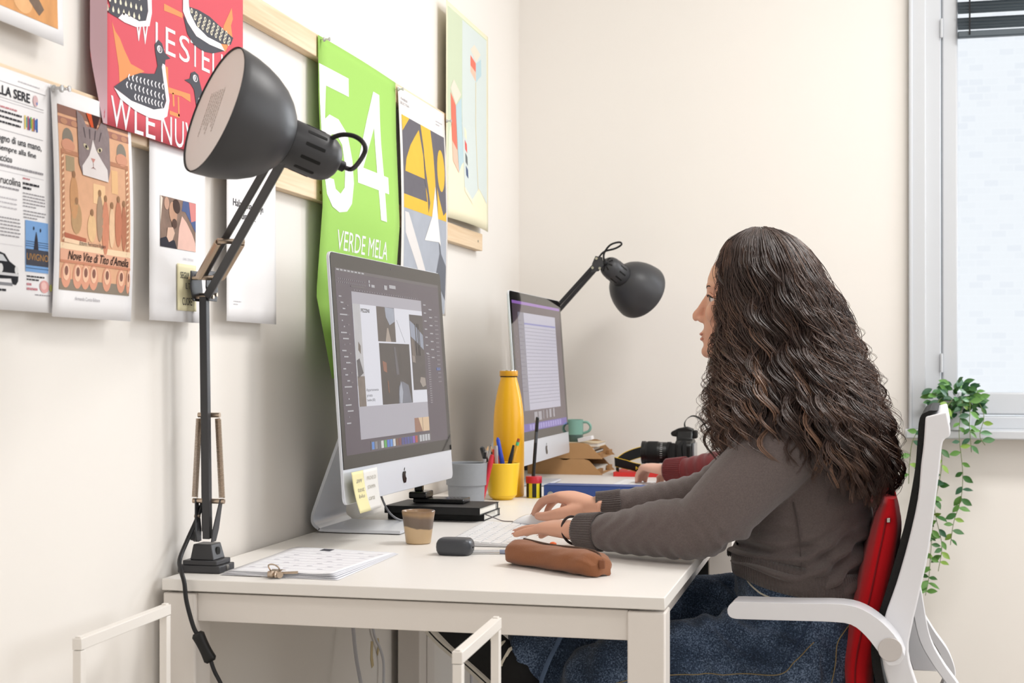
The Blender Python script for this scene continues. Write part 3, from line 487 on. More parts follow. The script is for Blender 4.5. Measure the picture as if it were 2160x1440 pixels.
sh.rect('printed_pole', pm('#ddd0a8'), 1.893, 1.899, 1.57, 1.884, 2); sh.poly('printed_chevron', pm('#f3ead0'), [(1.748, 1.565), (1.821, 1.537), (1.905, 1.579), (1.910, 1.567), (1.821, 1.525), (1.748, 1.553)], 2)
for k, c in enumerate(('#efe9c8', '#e0625c', '#6a6f70', '#4a597c')): sh.poly('printed_swatch', pm(c), [(1.768, 1.735-k*0.036), (1.788, 1.725-k*0.036), (1.788, 1.700-k*0.036), (1.768, 1.708-k*0.036)], 2)
# ================================================================ all-in-one desktop computers
M_alu = mat('silver_aluminium', (0.86, 0.875, 0.905), 0.34, metal=0.35)
M_rim = mat('silver_edge', (0.86, 0.85, 0.83), 0.35, metal=0.4)
M_blk = mat('screen_bezel', (0.020, 0.016, 0.022), 0.03, spec=0.9)
def scr(col, e=0.5, var=0.0):
    n = 'screen_%s_%d_%d' % (col.lstrip('#'), int(e*100), int(var*100))
    if n in MATS: return MATS[n]
    m = mat(n, (0.014, 0.011, 0.016), 0.03, spec=0.9); nt = m.node_tree; b = nt.nodes['Principled BSDF']; c = lin(col)
    b.inputs['Emission Color'].default_value = (*c, 1); b.inputs['Emission Strength'].default_value = e
    if var:
        tc = nt.nodes.new('ShaderNodeTexCoord'); nz = nt.nodes.new('ShaderNodeTexNoise'); nz.inputs['Scale'].default_value = 45; nz.inputs['Detail'].default_value = 5
        r = nt.nodes.new('ShaderNodeMixRGB'); r.inputs[1].default_value = (*[x*(1-var) for x in c], 1); r.inputs[2].default_value = (*[min(1, x*(1+var)) for x in c], 1)
        nt.links.new(tc.outputs['Object'], nz.inputs['Vector']); nt.links.new(nz.outputs['Fac'], r.inputs[0]); nt.links.new(r.outputs[0], b.inputs['Emission Color'])
    return m
def imac(org, yaw, tilt, label, content, W=0.67, H=0.47, GH=0.405, y_foot=None):
    t = thing('desktop_computer', label, 'computer', (org[0]-0.06, org[1], 0.73), 'silver all-in-one computers')
    M = Matrix.Translation(org) @ Matrix.Rotation(yaw, 4, 'Z') @ Matrix.Rotation(-tilt, 4, 'Y') @ Matrix(((0, 0, 1, 0), (1, 0, 0, 0), (0, 1, 0, 0), (0, 0, 0, 1)))
    def pl(p, z): return [(x, y+H/2, z) for x, y in p]
    b = MB(M); b.loft([pl(rrect(W, H, 0.014, 6), 0.0), pl(rrect(W, H, 0.014, 6), -0.006)]); sh_ = obj('display_housing', b, M_alu, t, bevel=0.001)
    b = MB(M); b.loft([pl(rrect(W-0.004, H-0.004, 0.014, 6), -0.006), pl(rrect(W*0.86, H*0.86, 0.05, 6), -0.020), pl(rrect(W*0.6, H*0.62, 0.08, 6), -0.034), pl(rrect(W*0.3, H*0.34, 0.05, 6), -0.040)]); obj('back_shell', b, M_rim, t, smooth=80)
    # glass: rounded at the top, square against the chin
    r = 0.012; gp = [(-W/2+0.0015, H-GH), (W/2-0.0015, H-GH)]+[(W/2-r+(r-0.0015)*math.cos(a), H-r+(r-0.0015)*math.sin(a)) for a in [math.radians(90*k/5) for k in range(6)]]+[(-W/2+r+(r-0.0015)*math.cos(a), H-r+(r-0.0015)*math.sin(a)) for a in [math.radians(90+90*k/5) for k in range(6)]]
    b = MB(M); b.loft([[(x, y, 0.0) for x, y in gp], [(x, y, 0.0012) for x, y in gp]]); gl = obj('screen_glass', b, M_blk, t, smooth=20)
    # fruit logo on the chin
    s = 0.0145; cy = (H-GH)/2-0.003
    ap = [(0, .62), (.22, .75), (.5, .74), (.75, .55), (.55, .32), (.50, .05), (.60, -.22), (.84, -.40), (.66, -.80), (.38, -1.08), (.18, -1.06), (0, -1.0), (-.2, -1.07), (-.42, -1.05), (-.72, -.65), (-.86, -.1), (-.78, .42), (-.52, .70), (-.25, .74)]
    b = MB(M); b.loft([[(x*s, cy+y*s*0.92, 0.0002) for x, y in ap], [(x*s, cy+y*s*0.92, 0.0008) for x, y in ap]]); lf = [(0.02, .80), (.06, 1.08), (.34, 1.32), (.36, 1.12), (.22, .90)]
    b2 = MB(M); b2.loft([[(x*s, cy+y*s*0.92, 0.0002) for x, y in lf], [(x*s, cy+y*s*0.92, 0.0008) for x, y in lf]])
    M_lg = mat('logo_black', (0.10, 0.10, 0.11), 0.15, metal=0.6); obj('logo_fruit', b, M_lg, t, smooth=0); obj('logo_leaf', b2, M_lg, t, smooth=0)
    obj('camera_eye', MB(M).lathe([(0.0018, 0.0012), (0.0018, 0.0014)], 10, c=(0, H-0.013, 0)), mat('lens_dot', (0.35, 0.36, 0.4), 0.1), t)
    # L shaped stand
    y0, y1 = org[1]-0.095, org[1]+0.095; T = 0.006
    prof = [(0.205, 0.732), (0.05, 0.732), (0.028, 0.737), (0.0165, 0.748), (0.0155, 0.765), (0.022, 0.785), (0.048, 0.855), (0.076, 0.928), (0.105, 1.0)]
    ox = org[0]-0.185; prof = spline([(x+ox, z) for x, z in prof], 4)
    def off(p, d):
        out = []
        for i in range(len(p)):
            a = np.array(p[max(i-1, 0)]); c = np.array(p[min(i+1, len(p)-1)]); v = c-a; v /= np.linalg.norm(v); out.append((p[i][0]+v[1]*d, p[i][1]-v[0]*d))
        return out
    a_, c_ = prof, off(prof, T)
    b = MB(); b.loft([[(p[0], yy, p[1]), (p[0], y1-(yy-y0), p[1]), (q[0], y1-(yy-y0), q[1]), (q[0], yy, q[1])] for (p, q), yy in zip(zip(a_, c_), [y0]*len(a_))]); obj('stand', b, M_alu, t, smooth=50)
    def uv(u, v, k): return ((u-0.5)*W, H-v*GH, 0.0013+0.00012*k)
    def quad(name, m, u0, v0, u1, v1, k=1): return obj(name, MB(M).add([uv(u0, v1, k), uv(u1, v1, k), uv(u1, v0, k), uv(u0, v0, k)], [(0, 1, 2, 3)]), m, gl, smooth=0)
    def poly(name, m, pts, k=2): return obj(name, MB(M).add([uv(u, v, k) for u, v in pts], [tuple(range(len(pts)-1, -1, -1))]), m, gl, smooth=0)
    def quads(name, m, lst, k=2):
        b = MB(M)
        for (u0, v0, u1, v1) in lst: b.add([uv(u0, v1, k), uv(u1, v1, k), uv(u1, v0, k), uv(u0, v0, k)], [(0, 1, 2, 3)])
        return obj(name, b, m, gl, smooth=0)
    def text(txt, u0, v0, u1, v1, m, k=4, bold=0.0):
        vs, fs = text_tris(txt, bold=bold); a = np.array(vs); lo, hi = a.min(0), a.max(0)
        return obj('screen_lettering', MB(M).add([uv(u0+(p[0]-lo[0])/(hi[0]-lo[0])*(u1-u0), v1-(p[1]-lo[1])/(hi[1]-lo[1])*(v1-v0), k) for p in vs], fs), m, gl, smooth=0)
    content(quad, poly, quads, text); return t
def desk1(quad, poly, quads, text):
    UI = scr('#4a3f50', 0.5); LT = scr('#e3e3ea', 0.30); WH_ = scr('#e4e5f0', 0.50)
    quad('application_window', UI, 0.029, 0.072, 0.964, 0.938, 0)
    quad('menu_bar', scr('#6e6870', 0.3), 0.029, 0.072, 0.964, 0.088, 1); quads('menu_words', LT, [(0.04+k*0.028, 0.076, 0.06+k*0.028, 0.083) for k in range(8)], 3)
    quad('canvas', scr('#b9b6c2', 0.45), 0.146, 0.173, 0.771, 0.874, 1); quad('page', WH_, 0.146, 0.230, 0.771, 0.719, 2)
    quad('photo_facade', scr('#c9c8cc', 0.45, 0.15), 0.146, 0.230, 0.207, 0.62, 3); quad('photo_gravel', scr('#8a7a70', 0.35, 0.35), 0.150, 0.575, 0.208, 0.719, 4); poly('photo_shadow', scr('#55525c', 0.3), [(0.152, 0.50), (0.175, 0.49), (0.200, 0.56), (0.156, 0.585)], 5); poly('photo_window', scr('#7c6a5c', 0.3), [(0.174, 0.41), (0.190, 0.43), (0.188, 0.47), (0.170, 0.45)], 5)
    quad('photo_garden', scr('#5d4f4c', 0.30, 0.5), 0.341, 0.230, 0.500, 0.404, 3); poly('photo_sky', scr('#aab2c4', 0.42, 0.2), [(0.415, 0.231), (0.498, 0.232), (0.497, 0.30), (0.450, 0.32), (0.42, 0.28)], 4); poly('photo_path', scr('#b7a79a', 0.4), [(0.405, 0.404), (0.425, 0.335), (0.435, 0.335), (0.455, 0.404)], 4)
    quad('photo_interior', scr('#3f3538', 0.25, 0.4), 0.345, 0.412, 0.622, 0.718, 3); poly('photo_person', scr('#7f8496', 0.36, 0.25), [(0.49, 0.717), (0.50, 0.63), (0.535, 0.605), (0.59, 0.625), (0.615, 0.717)], 4); poly('photo_curtain', scr('#6b6874', 0.3), [(0.475, 0.43), (0.49, 0.43), (0.51, 0.57), (0.485, 0.57)], 4); poly('photo_shirt', scr('#b9bfce', 0.4), [(0.50, 0.66), (0.52, 0.60), (0.535, 0.66), (0.522, 0.717), (0.50, 0.717)], 5); poly('photo_lamp', scr('#a8674a', 0.35, 0.3), [(0.365, 0.50), (0.40, 0.51), (0.40, 0.56), (0.37, 0.55)], 4); poly('photo_lamp', scr('#b06a3c', 0.4), [(0.40, 0.60), (0.405, 0.60), (0.41, 0.66), (0.405, 0.66)], 4)
    quad('photo_terrace', scr('#4d4448', 0.26, 0.35), 0.639, 0.254, 0.771, 0.653, 3); poly('photo_sky', scr('#9fa8bd', 0.42), [(0.641, 0.285), (0.69, 0.31), (0.765, 0.36), (0.766, 0.44), (0.70, 0.40), (0.643, 0.37)], 4); poly('photo_tree', scr('#7b6a62', 0.33, 0.4), [(0.643, 0.37), (0.67, 0.39), (0.68, 0.47), (0.645, 0.49)], 5); poly('photo_table', scr('#9c8e86', 0.38), [(0.642, 0.47), (0.672, 0.475), (0.674, 0.51), (0.644, 0.505)], 6); poly('photo_curtain', scr('#b0a39a', 0.38), [(0.715, 0.585), (0.76, 0.59), (0.765, 0.63), (0.73, 0.64), (0.705, 0.61)], 5)
    for uu in (0.688, 0.708, 0.722): poly('photo_mullion', scr('#353036', 0.2), [(uu, 0.30), (uu+0.008, 0.30), (uu+0.012, 0.47), (uu+0.004, 0.47)], 6)
    poly('guide_line', scr('#8e8d97', 0.4), [(0.515, 0.29), (0.518, 0.29), (0.585, 0.405), (0.582, 0.405)], 3)
    text('PEZZINI', 0.212, 0.250, 0.281, 0.268, scr('#15141a', 0.1), 4, 0.03); text('Appartamento', 0.214, 0.634, 0.317, 0.652, scr('#4c4c56', 0.2)); text('privato', 0.216, 0.661, 0.262, 0.679, scr('#4c4c56', 0.2)); text('Sondrio (SO)', 0.216, 0.684, 0.282, 0.700, scr('#25252c', 0.15), 4, 0.01)
    quad('picture_corner', scr('#a8745c', 0.4), 0.626, 0.800, 0.771, 0.874, 3); poly('picture_corner', scr('#e0c09c', 0.5), [(0.665, 0.800), (0.771, 0.800), (0.771, 0.874), (0.700, 0.874)], 4); quad('picture_corner', scr('#4a3a38', 0.2), 0.7035, 0.800, 0.7065, 0.874, 5)
    quads('field', LT, [(0.291, 0.107, 0.301, 0.120), (0.291, 0.125, 0.301, 0.138), (0.312, 0.127, 0.340, 0.140), (0.424, 0.120, 0.449, 0.142), (0.470, 0.114, 0.528, 0.131)], 3); quads('toolbar_marks', scr('#aaa6ad', 0.25), [(0.045+k*0.016, 0.118+0.016*(j), 0.053+k*0.016, 0.124+0.016*j) for k in range(14) for j in range(2)], 3); quads('ruler_marks', scr('#b7b3bb', 0.3), [(0.165+k*0.021, 0.163, 0.172+k*0.021, 0.168) for k in range(28)], 3)
    quad('tab_bar', scr('#6a656d', 0.3), 0.144, 0.145, 0.25, 0.153, 3)
    quads('panel_words', LT, [(0.045+0.012*((k*7) % 3), 0.20+k*0.028, 0.066+0.012*((k*5) % 4), 0.206+k*0.028) for k in range(22)], 3); quads('panel_words', scr('#8d8890', 0.3), [(0.100, 0.24+k*0.045, 0.116, 0.246+k*0.045) for k in range(9)], 3)
    quads('panel_words', LT, [(0.79+0.055*(k % 2), 0.19+k*0.022, 0.815+0.06*(k % 2), 0.196+k*0.022) for k in range(14)], 3); quads('panel_words', scr('#b7b3bb', 0.3), [(0.80, 0.46+k*0.0125, 0.825, 0.4645+k*0.0125) for k in range(22)], 3); quads('panel_words', scr('#a9a5ad', 0.3), [(0.90, 0.25+k*0.024, 0.935, 0.255+k*0.024) for k in range(16)], 3); quad('panel_swatch', scr('#4d6fb5', 0.4), 0.89, 0.535, 0.93, 0.55, 3)
    quad('dock', scr('#6b636c', 0.3), 0.222, 0.886, 0.785, 0.934, 2)
    cols = ['#4f8fe0', '#8b8a92', '#5c5c66', '#e6e6ea', '#56b356', '#4a79e0', '#5f9be8', '#dcdce0', '#7a4a2e', '#7d3346', '#3a3f8f', '#3f3f9a', '#3a4aa0', '#33489a', '#8650c0', '#c04a3a']
    for k, c in enumerate(cols): quad('dock_icon', scr(c, 0.45), 0.230+k*0.0262, 0.892, 0.251+k*0.0262, 0.928, 3)
    for k in range(4): quad('dock_icon', scr('#d4d6dc', 0.4), 0.665+k*0.0275, 0.892, 0.687+k*0.0275, 0.926, 3)
def desk2(quad, poly, quads, text):
    quad('desktop_wallpaper', scr('#5a4a56', 0.4), 0.03, 0.062, 0.966, 0.94, 0); quad('menu_bar', scr('#9c6fc0', 0.5), 0.03, 0.062, 0.966, 0.082, 1)
    quad('window_sidebar', scr('#8f8c9c', 0.42), 0.12, 0.136, 0.226, 0.80, 2); quad('mail_window', scr('#c6c4d6', 0.46), 0.222, 0.136, 0.852, 0.80, 2); quad('selected_row', scr('#7f82c0', 0.5), 0.224, 0.204, 0.845, 0.216, 3)
    quads('row_line', scr('#9a99ae', 0.4), [(0.232, 0.235+k*0.0245, 0.842, 0.2385+k*0.0245) for k in range(22)], 3); quads('window_words', scr('#77748a', 0.35), [(0.13, 0.19+k*0.028, 0.17+0.02*(k % 3), 0.195+k*0.028) for k in range(18)], 3)
    quads('desktop_icons', scr('#b2aeb8', 0.4), [(0.30, 0.815, 0.36, 0.875), (0.38, 0.815, 0.44, 0.875), (0.475, 0.81, 0.485, 0.87), (0.54, 0.81, 0.56, 0.87), (0.60, 0.808, 0.64, 0.868), (0.68, 0.806, 0.71, 0.868)], 2); quad('dock', scr('#5d4aa8', 0.5), 0.03, 0.888, 0.966, 0.94, 1)
    quads('dock_icon', scr('#9a8fd0', 0.5), [(0.20+k*0.05, 0.895, 0.238+k*0.05, 0.932) for k in range(13)], 2); quads('panel_words', scr('#8a828c', 0.3), [(0.055, 0.30+k*0.05, 0.085, 0.307+k*0.05) for k in range(6)], 2)
imac((0.185, 0.744, 0.811), math.radians(-1.3), math.radians(4), 'silver all-in-one computer on the front desk, showing a page layout', desk1)
imac((0.231, 1.930, 0.800), 0.0, math.radians(4), 'silver all-in-one computer on the back desk, showing a mail list', desk2)
# notes stuck on the front computer's chin
def note(y0, y1, z0, z1, x0, lean, label, col, words, curl):
    m = mat('note_'+col.strip('#'), col, 0.8)
    s = Sheet('sticky_note', label, 'sticky note', y0, y1, z0, z1, m, lambda y, z: x0+curl*(max(0, (z1-0.02-z)/(z1-z0)))**2, group='sticky notes on the computer', edge=lambda u, v: (y0+u*(y1-y0)+lean*(1-v), z0+v*(z1-z0)))
    for k, (txt, v, w) in enumerate(words): s.text(txt, y0+0.018+lean*(1-v), y0+0.018+w+lean*(1-v), z0+v*(z1-z0), z0+v*(z1-z0)+0.007, pm('#b9b4a8'))
note(0.408, 0.470, 0.794, 0.872, 0.1895, 0.03, 'lemon yellow sticky note hanging at the near corner of the computer', '#f1eab6', [('avv', 0.72, 0.03), ('test', 0.5, 0.035), ('blu', 0.35, 0.03)], 0.012)
note(0.470, 0.553, 0.793, 0.872, 0.1890, 0.018, 'whitish sticky note on the computer chin, right of the lemon one', '#f0efec', [('PROVE DI', 0.74, 0.052), ('STAMPA', 0.52, 0.045), ('carta', 0.25, 0.034)], 0.006)
# ================================================================ architect lamps
M_lamp = mat('dark_grey_enamel', (0.235, 0.235, 0.245), 0.42, spec=0.45)
M_lin = mat('shade_lining', (0.90, 0.885, 0.875), 0.5)
M_brz = mat('nickel_bronze', (0.74, 0.67, 0.60), 0.3, metal=0.9)
M_cab = mat('black_cable', (0.075, 0.075, 0.085), 0.5)
M_slot = mat('vent_dark', (0.02, 0.02, 0.02), 0.8)
def frame_from(a):
    a = Vector(a).normalized(); u = Vector((0, 0, 1)); x = u.cross(a).normalized(); y = a.cross(x); return x, y, a
def bar(b, p, q, w, d, side):
    """square tube from p to q; side = direction of its width"""
    p, q = Vector(p), Vector(q); t = (q-p).normalized(); s = Vector(side); s = (s-t*s.dot(t)).normalized(); n = t.cross(s)
    b.loft([[tuple(c+s*(sx*w/2)+n*(sy*d/2)) for sx, sy in ((-1,-1),(1,-1),(1,1),(-1,1))] for c in (p, q)]); return b
def coil(p, q, r, wire, turns):
    p, q = Vector(p), Vector(q); t = (q-p).normalized(); s = t.cross(Vector((0.3, 1, 0.2))).normalized(); n = t.cross(s); N = turns*7
    pts = [tuple(p+(q-p)*(i/N)+s*(r*math.cos(2*math.pi*i/7))+n*(r*math.sin(2*math.pi*i/7))) for i in range(N+1)]
    return MB().tube(pts, wire, 4)
def lamp_head(t, oc, a, back_holes=False, rad=0.090, slots=11):
    x, y, a = frame_from(a); oc = Vector(oc)
    Mx = Matrix.Translation(oc) @ Matrix(((x.x, y.x, -a.x, 0), (x.y, y.y, -a.y, 0), (x.z, y.z, -a.z, 0), (0, 0, 0, 1)))
    k = rad/0.090
    prof = [(0.0900, 0.0), (0.0905, 0.002), (0.0895, 0.012), (0.0870, 0.028), (0.0825, 0.045), (0.0755, 0.063), (0.0660, 0.080), (0.0550, 0.093), (0.0430, 0.103), (0.0340, 0.108)]
    inn = [(r-0.0015, z+0.0015) for r, z in prof[::-1][:-1]]+[(0.0885, 0.0)]
    b = MB(); b.lathe([(r*k, z*k) for r, z in prof+inn], 56, M=Mx, cap0=False, cap1=False); sh_ = obj('lamp_shade', b, M_lamp, t, smooth=60)
    b = MB(); b.lathe([(0.0882*k, 0.0022), (0.0882*k, 0.0042), (0.001, 0.0042)], 48, M=Mx); d = obj('diffuser', b, M_lin, sh_)
    vs = []; rr = random.Random(3)
    for j in range(7):
        yy = 0.034-j*0.0085; xx = -0.034+0.008*(j % 3)
        while xx < 0.030:
            w = rr.uniform(0.0015, 0.006); vs.append((xx, yy, min(xx+w, 0.03), yy-0.0032)); xx += w+0.0012
    b = MB(Mx)
    for (x0, y0, x1, y1) in vs: b.add([(y0-0.018, x0, 0.0019), (y0-0.018, x1, 0.0019), (y1-0.018, x1, 0.0019), (y1-0.018, x0, 0.0019)], [(0, 1, 2, 3)])
    o = obj('etched_marking', b, pm('#bdb4ae'), sh_, smooth=0); o['kind'] = 'stuff'
    z0 = 0.1075*k; r0 = 0.0335*k
    prof = [(r0*0.9, z0-0.004), (r0, z0), (r0*1.0, z0+0.045), (r0*0.985, z0+0.058), (r0*0.92, z0+0.068), (r0*0.78, z0+0.076), (r0*0.58, z0+0.081), (r0*0.3, z0+0.0835), (0.001, z0+0.084)]
    nk = obj('socket_housing', MB().lathe(prof, 40, M=Mx), M_lamp, t, smooth=60)
    obj('seam_ring', MB().lathe([(r0+0.0006, z0+0.0002), (r0+0.0006, z0+0.0016)], 40, M=Mx), M_slot, nk)
    for i in range(slots):
        an = 2*math.pi*i/slots; rc = r0-0.0006
        u = (-math.sin(an), math.cos(an)); b = MB(Mx); L = [(-0.0019, 0.019), (0.0019, 0.019), (0.0024, 0.021), (0.0024, 0.047), (0.0019, 0.049), (-0.0019, 0.049), (-0.0024, 0.047), (-0.0024, 0.021)]
        P = lambda r: [(r*math.cos(an)+u[0]*q[0], r*math.sin(an)+u[1]*q[0], z0+q[1]) for q in L]
        b.loft([P(rc-0.002), P(rc+0.00095)]); obj('vent_slot', b, M_slot, nk, smooth=0)
    if back_holes:
        for i in range(8):
            an = 2*math.pi*i/8+0.2; b = MB(Mx); c, s = math.cos(an), math.sin(an)
            P = lambda dz: [(rr_*c-w*s, rr_*s+w*c, zz+dz) for rr_, w, zz in ((r0*0.36, -0.0016, z0+0.0832), (r0*0.36, 0.0016, z0+0.0832), (r0*0.70, 0.0022, z0+0.0790), (r0*0.70, -0.0022, z0+0.0790))]
            b.loft([P(-0.002), P(0.0007)]); obj('vent_slot', b, M_slot, nk, smooth=0)
    obj('cable_gland', MB().lathe([(0.0075, z0+0.080), (0.0075, z0+0.094), (0.0055, z0+0.0955), (0.001, z0+0.0955)], 16, M=Mx), M_cab, nk)
    return Mx, z0
# --- front lamp
lp = thing('desk_lamp', 'large dark grey jointed lamp clamped at the near end of the front desk', 'lamp', (0.05, 0.095, 0.73), 'dark grey architect lamps')
bx, by = 0.050, 0.092
b = MB(); b.box((0.012, 0.070, 0.7305), (0.086, 0.128, 0.7425)); b.box((0.020, 0.072, 0.7425), (0.080, 0.126, 0.7505)); obj('base_clamp', b, M_lamp, lp, bevel=0.0015)
b = MB(); b.loft([[(0.030, 0.078, 0.7505), (0.072, 0.078, 0.7505), (0.072, 0.122, 0.7505), (0.030, 0.122, 0.7505)], [(0.034, 0.082, 0.776), (0.066, 0.082, 0.776), (0.066, 0.118, 0.776), (0.034, 0.118, 0.776)]]); obj('socket_block', b, M_lamp, lp, bevel=0.0015)
obj('socket_hole', MB().cyl((0.066, 0.100, 0.763), (0.0702, 0.100, 0.763), 0.0075), M_slot, lp); obj('clamp_screw', MB().cyl((0.078, 0.100, 0.7375), (0.0875, 0.100, 0.7375), 0.0045), mat('pin_steel', (0.75, 0.74, 0.72), 0.25, metal=1.0), lp)
E_ = (0.0535, 0.080, 1.183)
obj('lower_arm_bar', bar(MB(), (0.0575, 0.086, 0.785), (0.0575, 0.074, 1.180), 0.0125, 0.0125, (1, 0, 0)), M_lamp, lp, bevel=0.001)
obj('lower_arm_bar', bar(MB(), (0.0465, 0.104, 0.795), (0.0465, 0.094, 1.186), 0.0105, 0.0125, (1, 0, 0)), M_lamp, lp, bevel=0.001)
Hp = (0.318, -0.222, 1.352)
up = Vector(Hp)-Vector(E_)
obj('upper_arm_bar', bar(MB(), (0.066, 0.071, 1.183), (0.322, -0.229, 1.352), 0.0125, 0.0125, (1, 0.3, -0.6)), M_lamp, lp, bevel=0.001)
obj('upper_arm_bar', bar(MB(), (0.060, 0.066, 1.213), (0.312, -0.222, 1.372), 0.0105, 0.0125, (1, 0.3, -0.6)), M_lamp, lp, bevel=0.001)
for sx in (0.0385, 0.066):
    pts = [(sx, 0.070, 1.173), (sx, 0.100, 1.173), (sx, 0.104, 1.190), (sx, 0.098, 1.222), (sx, 0.062, 1.222), (sx, 0.060, 1.195)]
    b = MB(); b.loft([[(p[0], p[1], p[2]) for p in pts], [(p[0]+0.0022, p[1], p[2]) for p in pts]]); o = obj('elbow_plate', b, M_lamp, lp, bevel=0.0008)
for (yy, zz) in ((0.080, 1.180), (0.093, 1.184), (0.066, 1.210), (0.094, 1.216)): obj('bolt', MB().cyl((0.0345, yy, zz), (0.0715, yy, zz), 0.0032, 10), M_brz, lp)
# springs of the lower arm
obj('spring_rod', MB().cyl((0.0385, 0.092, 0.987), (0.0765, 0.092, 0.987), 0.0042, 14), M_brz, lp); obj('spring_rod', MB().cyl((0.029, 0.092, 0.846), (0.0845, 0.092, 0.846), 0.0042, 14), M_brz, lp)
obj('spring', coil((0.0405, 0.090, 0.981), (0.033, 0.090, 0.852), 0.0048, 0.0009, 62), M_brz, lp); obj('spring', coil((0.0740, 0.090, 0.981), (0.0810, 0.090, 0.852), 0.0048, 0.0009, 62), M_brz, lp)
for sx, lean in ((0.040, -0.006), (0.066, 0.012)):
    pts = [(0.080, 0.780), (0.096, 0.780), (0.100, 0.800), (0.097, 0.850), (0.087, 0.850), (0.078, 0.800)]
    b = MB(); b.loft([[(sx+lean*(z-0.78)/0.07, y, z) for y, z in pts], [(sx+0.0022+lean*(z-0.78)/0.07, y, z) for y, z in pts]]); obj('base_lever', b, M_lamp, lp, bevel=0.0006)
b = MB(); n = 10; st = [(0.0125*(1 if i % 2 == 0 else 0.72)*math.cos(i*math.pi/5), 0.0125*(1 if i % 2 == 0 else 0.72)*math.sin(i*math.pi/5)) for i in range(n)]
b.loft([[(0.030, 0.088+p[0], 0.790+p[1]) for p in st], [(0.041, 0.088+p[0], 0.790+p[1]) for p in st]]); obj('star_knob', b, M_lamp, lp, bevel=0.0015); obj('bolt', MB().cyl((0.0285, 0.088, 0.790), (0.031, 0.088, 0.790), 0.003, 10), M_brz, lp); obj('bolt', MB().cyl((0.033, 0.090, 0.821), (0.042, 0.090, 0.821), 0.0032, 8), M_brz, lp)
# springs of the upper arm
U0 = Vector((0.063, 0.0685, 1.198)); ud = (Vector((0.317, -0.2255, 1.362))-U0).normalized(); us = ud.cross(Vector((0, 0, 1))).normalized()
q1 = U0+ud*0.155; q0 = U0+ud*0.028
obj('spring_rod', MB().cyl(tuple(q1-us*0.021), tuple(q1+us*0.021), 0.0042, 14), M_brz, lp); obj('spring_rod', MB().cyl(tuple(q0-us*0.020), tuple(q0+us*0.020), 0.004, 14), M_brz, lp)
for sg in (-1, 1): obj('spring', coil(tuple(q1+us*(0.0185*sg)-ud*0.004), tuple(q0+us*(0.0185*sg)+ud*0.003), 0.0050, 0.0011, 58), M_brz, lp)
A1 = Vector((-0.6700, -0.6720, 0.3150)); OC = Vector((0.2491, -0.2964, 1.4121))
Mx1, zc1 = lamp_head(lp, OC, A1)
pe = OC-A1.normalized()*0.1975
hb = OC-A1.normalized()*0.128
obj('head_joint', bar(MB(), (0.316, -0.2245, 1.352), tuple(hb-Vector((0, 0, 0.024))), 0.012, 0.016, (1, 0.3, 0)), M_lamp, lp, bevel=0.001)
cl = spline([tuple(pe), tuple(pe+Vector((0.016, 0.004, -0.004))), (0.4335, -0.2114, 1.3600), (0.428, -0.205, 1.3755), (0.410, -0.200, 1.3860), (0.385, -0.196, 1.3860), (0.352, -0.200, 1.366), (0.330, -0.215, 1.352)], 6)
obj('cable', MB().tube(cl, 0.0034, 10), M_cab, lp)
cd = spline([(0.044, 0.098, 0.845), (0.037, 0.088, 0.815), (0.032, 0.066, 0.785), (0.036, 0.030, 0.757), (0.052, 0.004, 0.742), (0.062, -0.006, 0.727), (0.067, -0.008, 0.697), (0.079, -0.009, 0.659), (0.088, -0.010, 0.645)], 6)
obj('cable', MB().tube(cd, 0.0036, 10), M_cab, lp)
cd = spline([(0.108, -0.011, 0.612), (0.116, -0.012, 0.592), (0.129, -0.013, 0.570), (0.145, -0.014, 0.535), (0.155, -0.014, 0.45), (0.150, -0.02, 0.25), (0.13, 0.0, 0.02), (0.06, 0.12, 0.006)], 6)
obj('cable', MB().tube(cd, 0.0032, 10), M_cab, lp)
# inline switch: waisted housing
p0, p1 = Vector((0.0855, -0.010, 0.650)), Vector((0.1105, -0.011, 0.606)); dv = (p1-p0); L = dv.length; dn = dv.normalized(); sd = dn.cross(Vector((0, 1, 0))).normalized()
rings = []
for i in range(13):
    f = i/12; w = 0.0105-0.0022*math.sin(math.pi*f)+(-0.004 if i in (0, 12) else 0); h = 0.0075 if i not in (0, 12) else 0.005
    c = p0+dv*f; rings.append([tuple(c+sd*(w*math.copysign(abs(math.cos(a))**0.6, math.cos(a)))+Vector((0, 1, 0))*(h*math.copysign(abs(math.sin(a))**0.6, math.sin(a)))) for a in [k*math.pi/8 for k in range(16)]])
obj('inline_switch', MB().loft(rings), mat('switch_black', (0.05, 0.05, 0.055), 0.45), lp, smooth=70)
# --- back lamp
l2 = thing('desk_lamp', 'dark grey jointed lamp behind the back computer, its shade turned away', 'lamp', (0.05, 2.455, 0.73), 'dark grey architect lamps')
A2 = Vector((0.4496, 0.7879, -0.4208)).normalized(); CAP = Vector((0.352, 2.215, 1.379)); OC2 = CAP+A2*0.1915
Mx2, _ = lamp_head(l2, OC2, A2, back_holes=True)
obj('base_clamp', MB().box((0.018, 2.425, 0.7305), (0.082, 2.485, 0.7505)).box((0.030, 2.435, 0.7505), (0.068, 2.475, 0.785)), M_lamp, l2, bevel=0.002)
obj('lower_arm_bar', bar(MB(), (0.042, 2.455, 0.785), (0.092, 2.36, 1.172), 0.0115, 0.0125, (1, 0, 0)), M_lamp, l2, bevel=0.001); obj('lower_arm_bar', bar(MB(), (0.057, 2.455, 0.785), (0.107, 2.36, 1.172), 0.0115, 0.0125, (1, 0, 0)), M_lamp, l2, bevel=0.001)
for dz in (0.0, 0.022): obj('upper_arm_bar', bar(MB(), (0.102, 2.36, 1.160+dz), (0.322+dz*0.15, 2.225, 1.366+dz*0.9), 0.0115, 0.0125, (1, 0, -0.8)), M_lamp, l2, bevel=0.001)
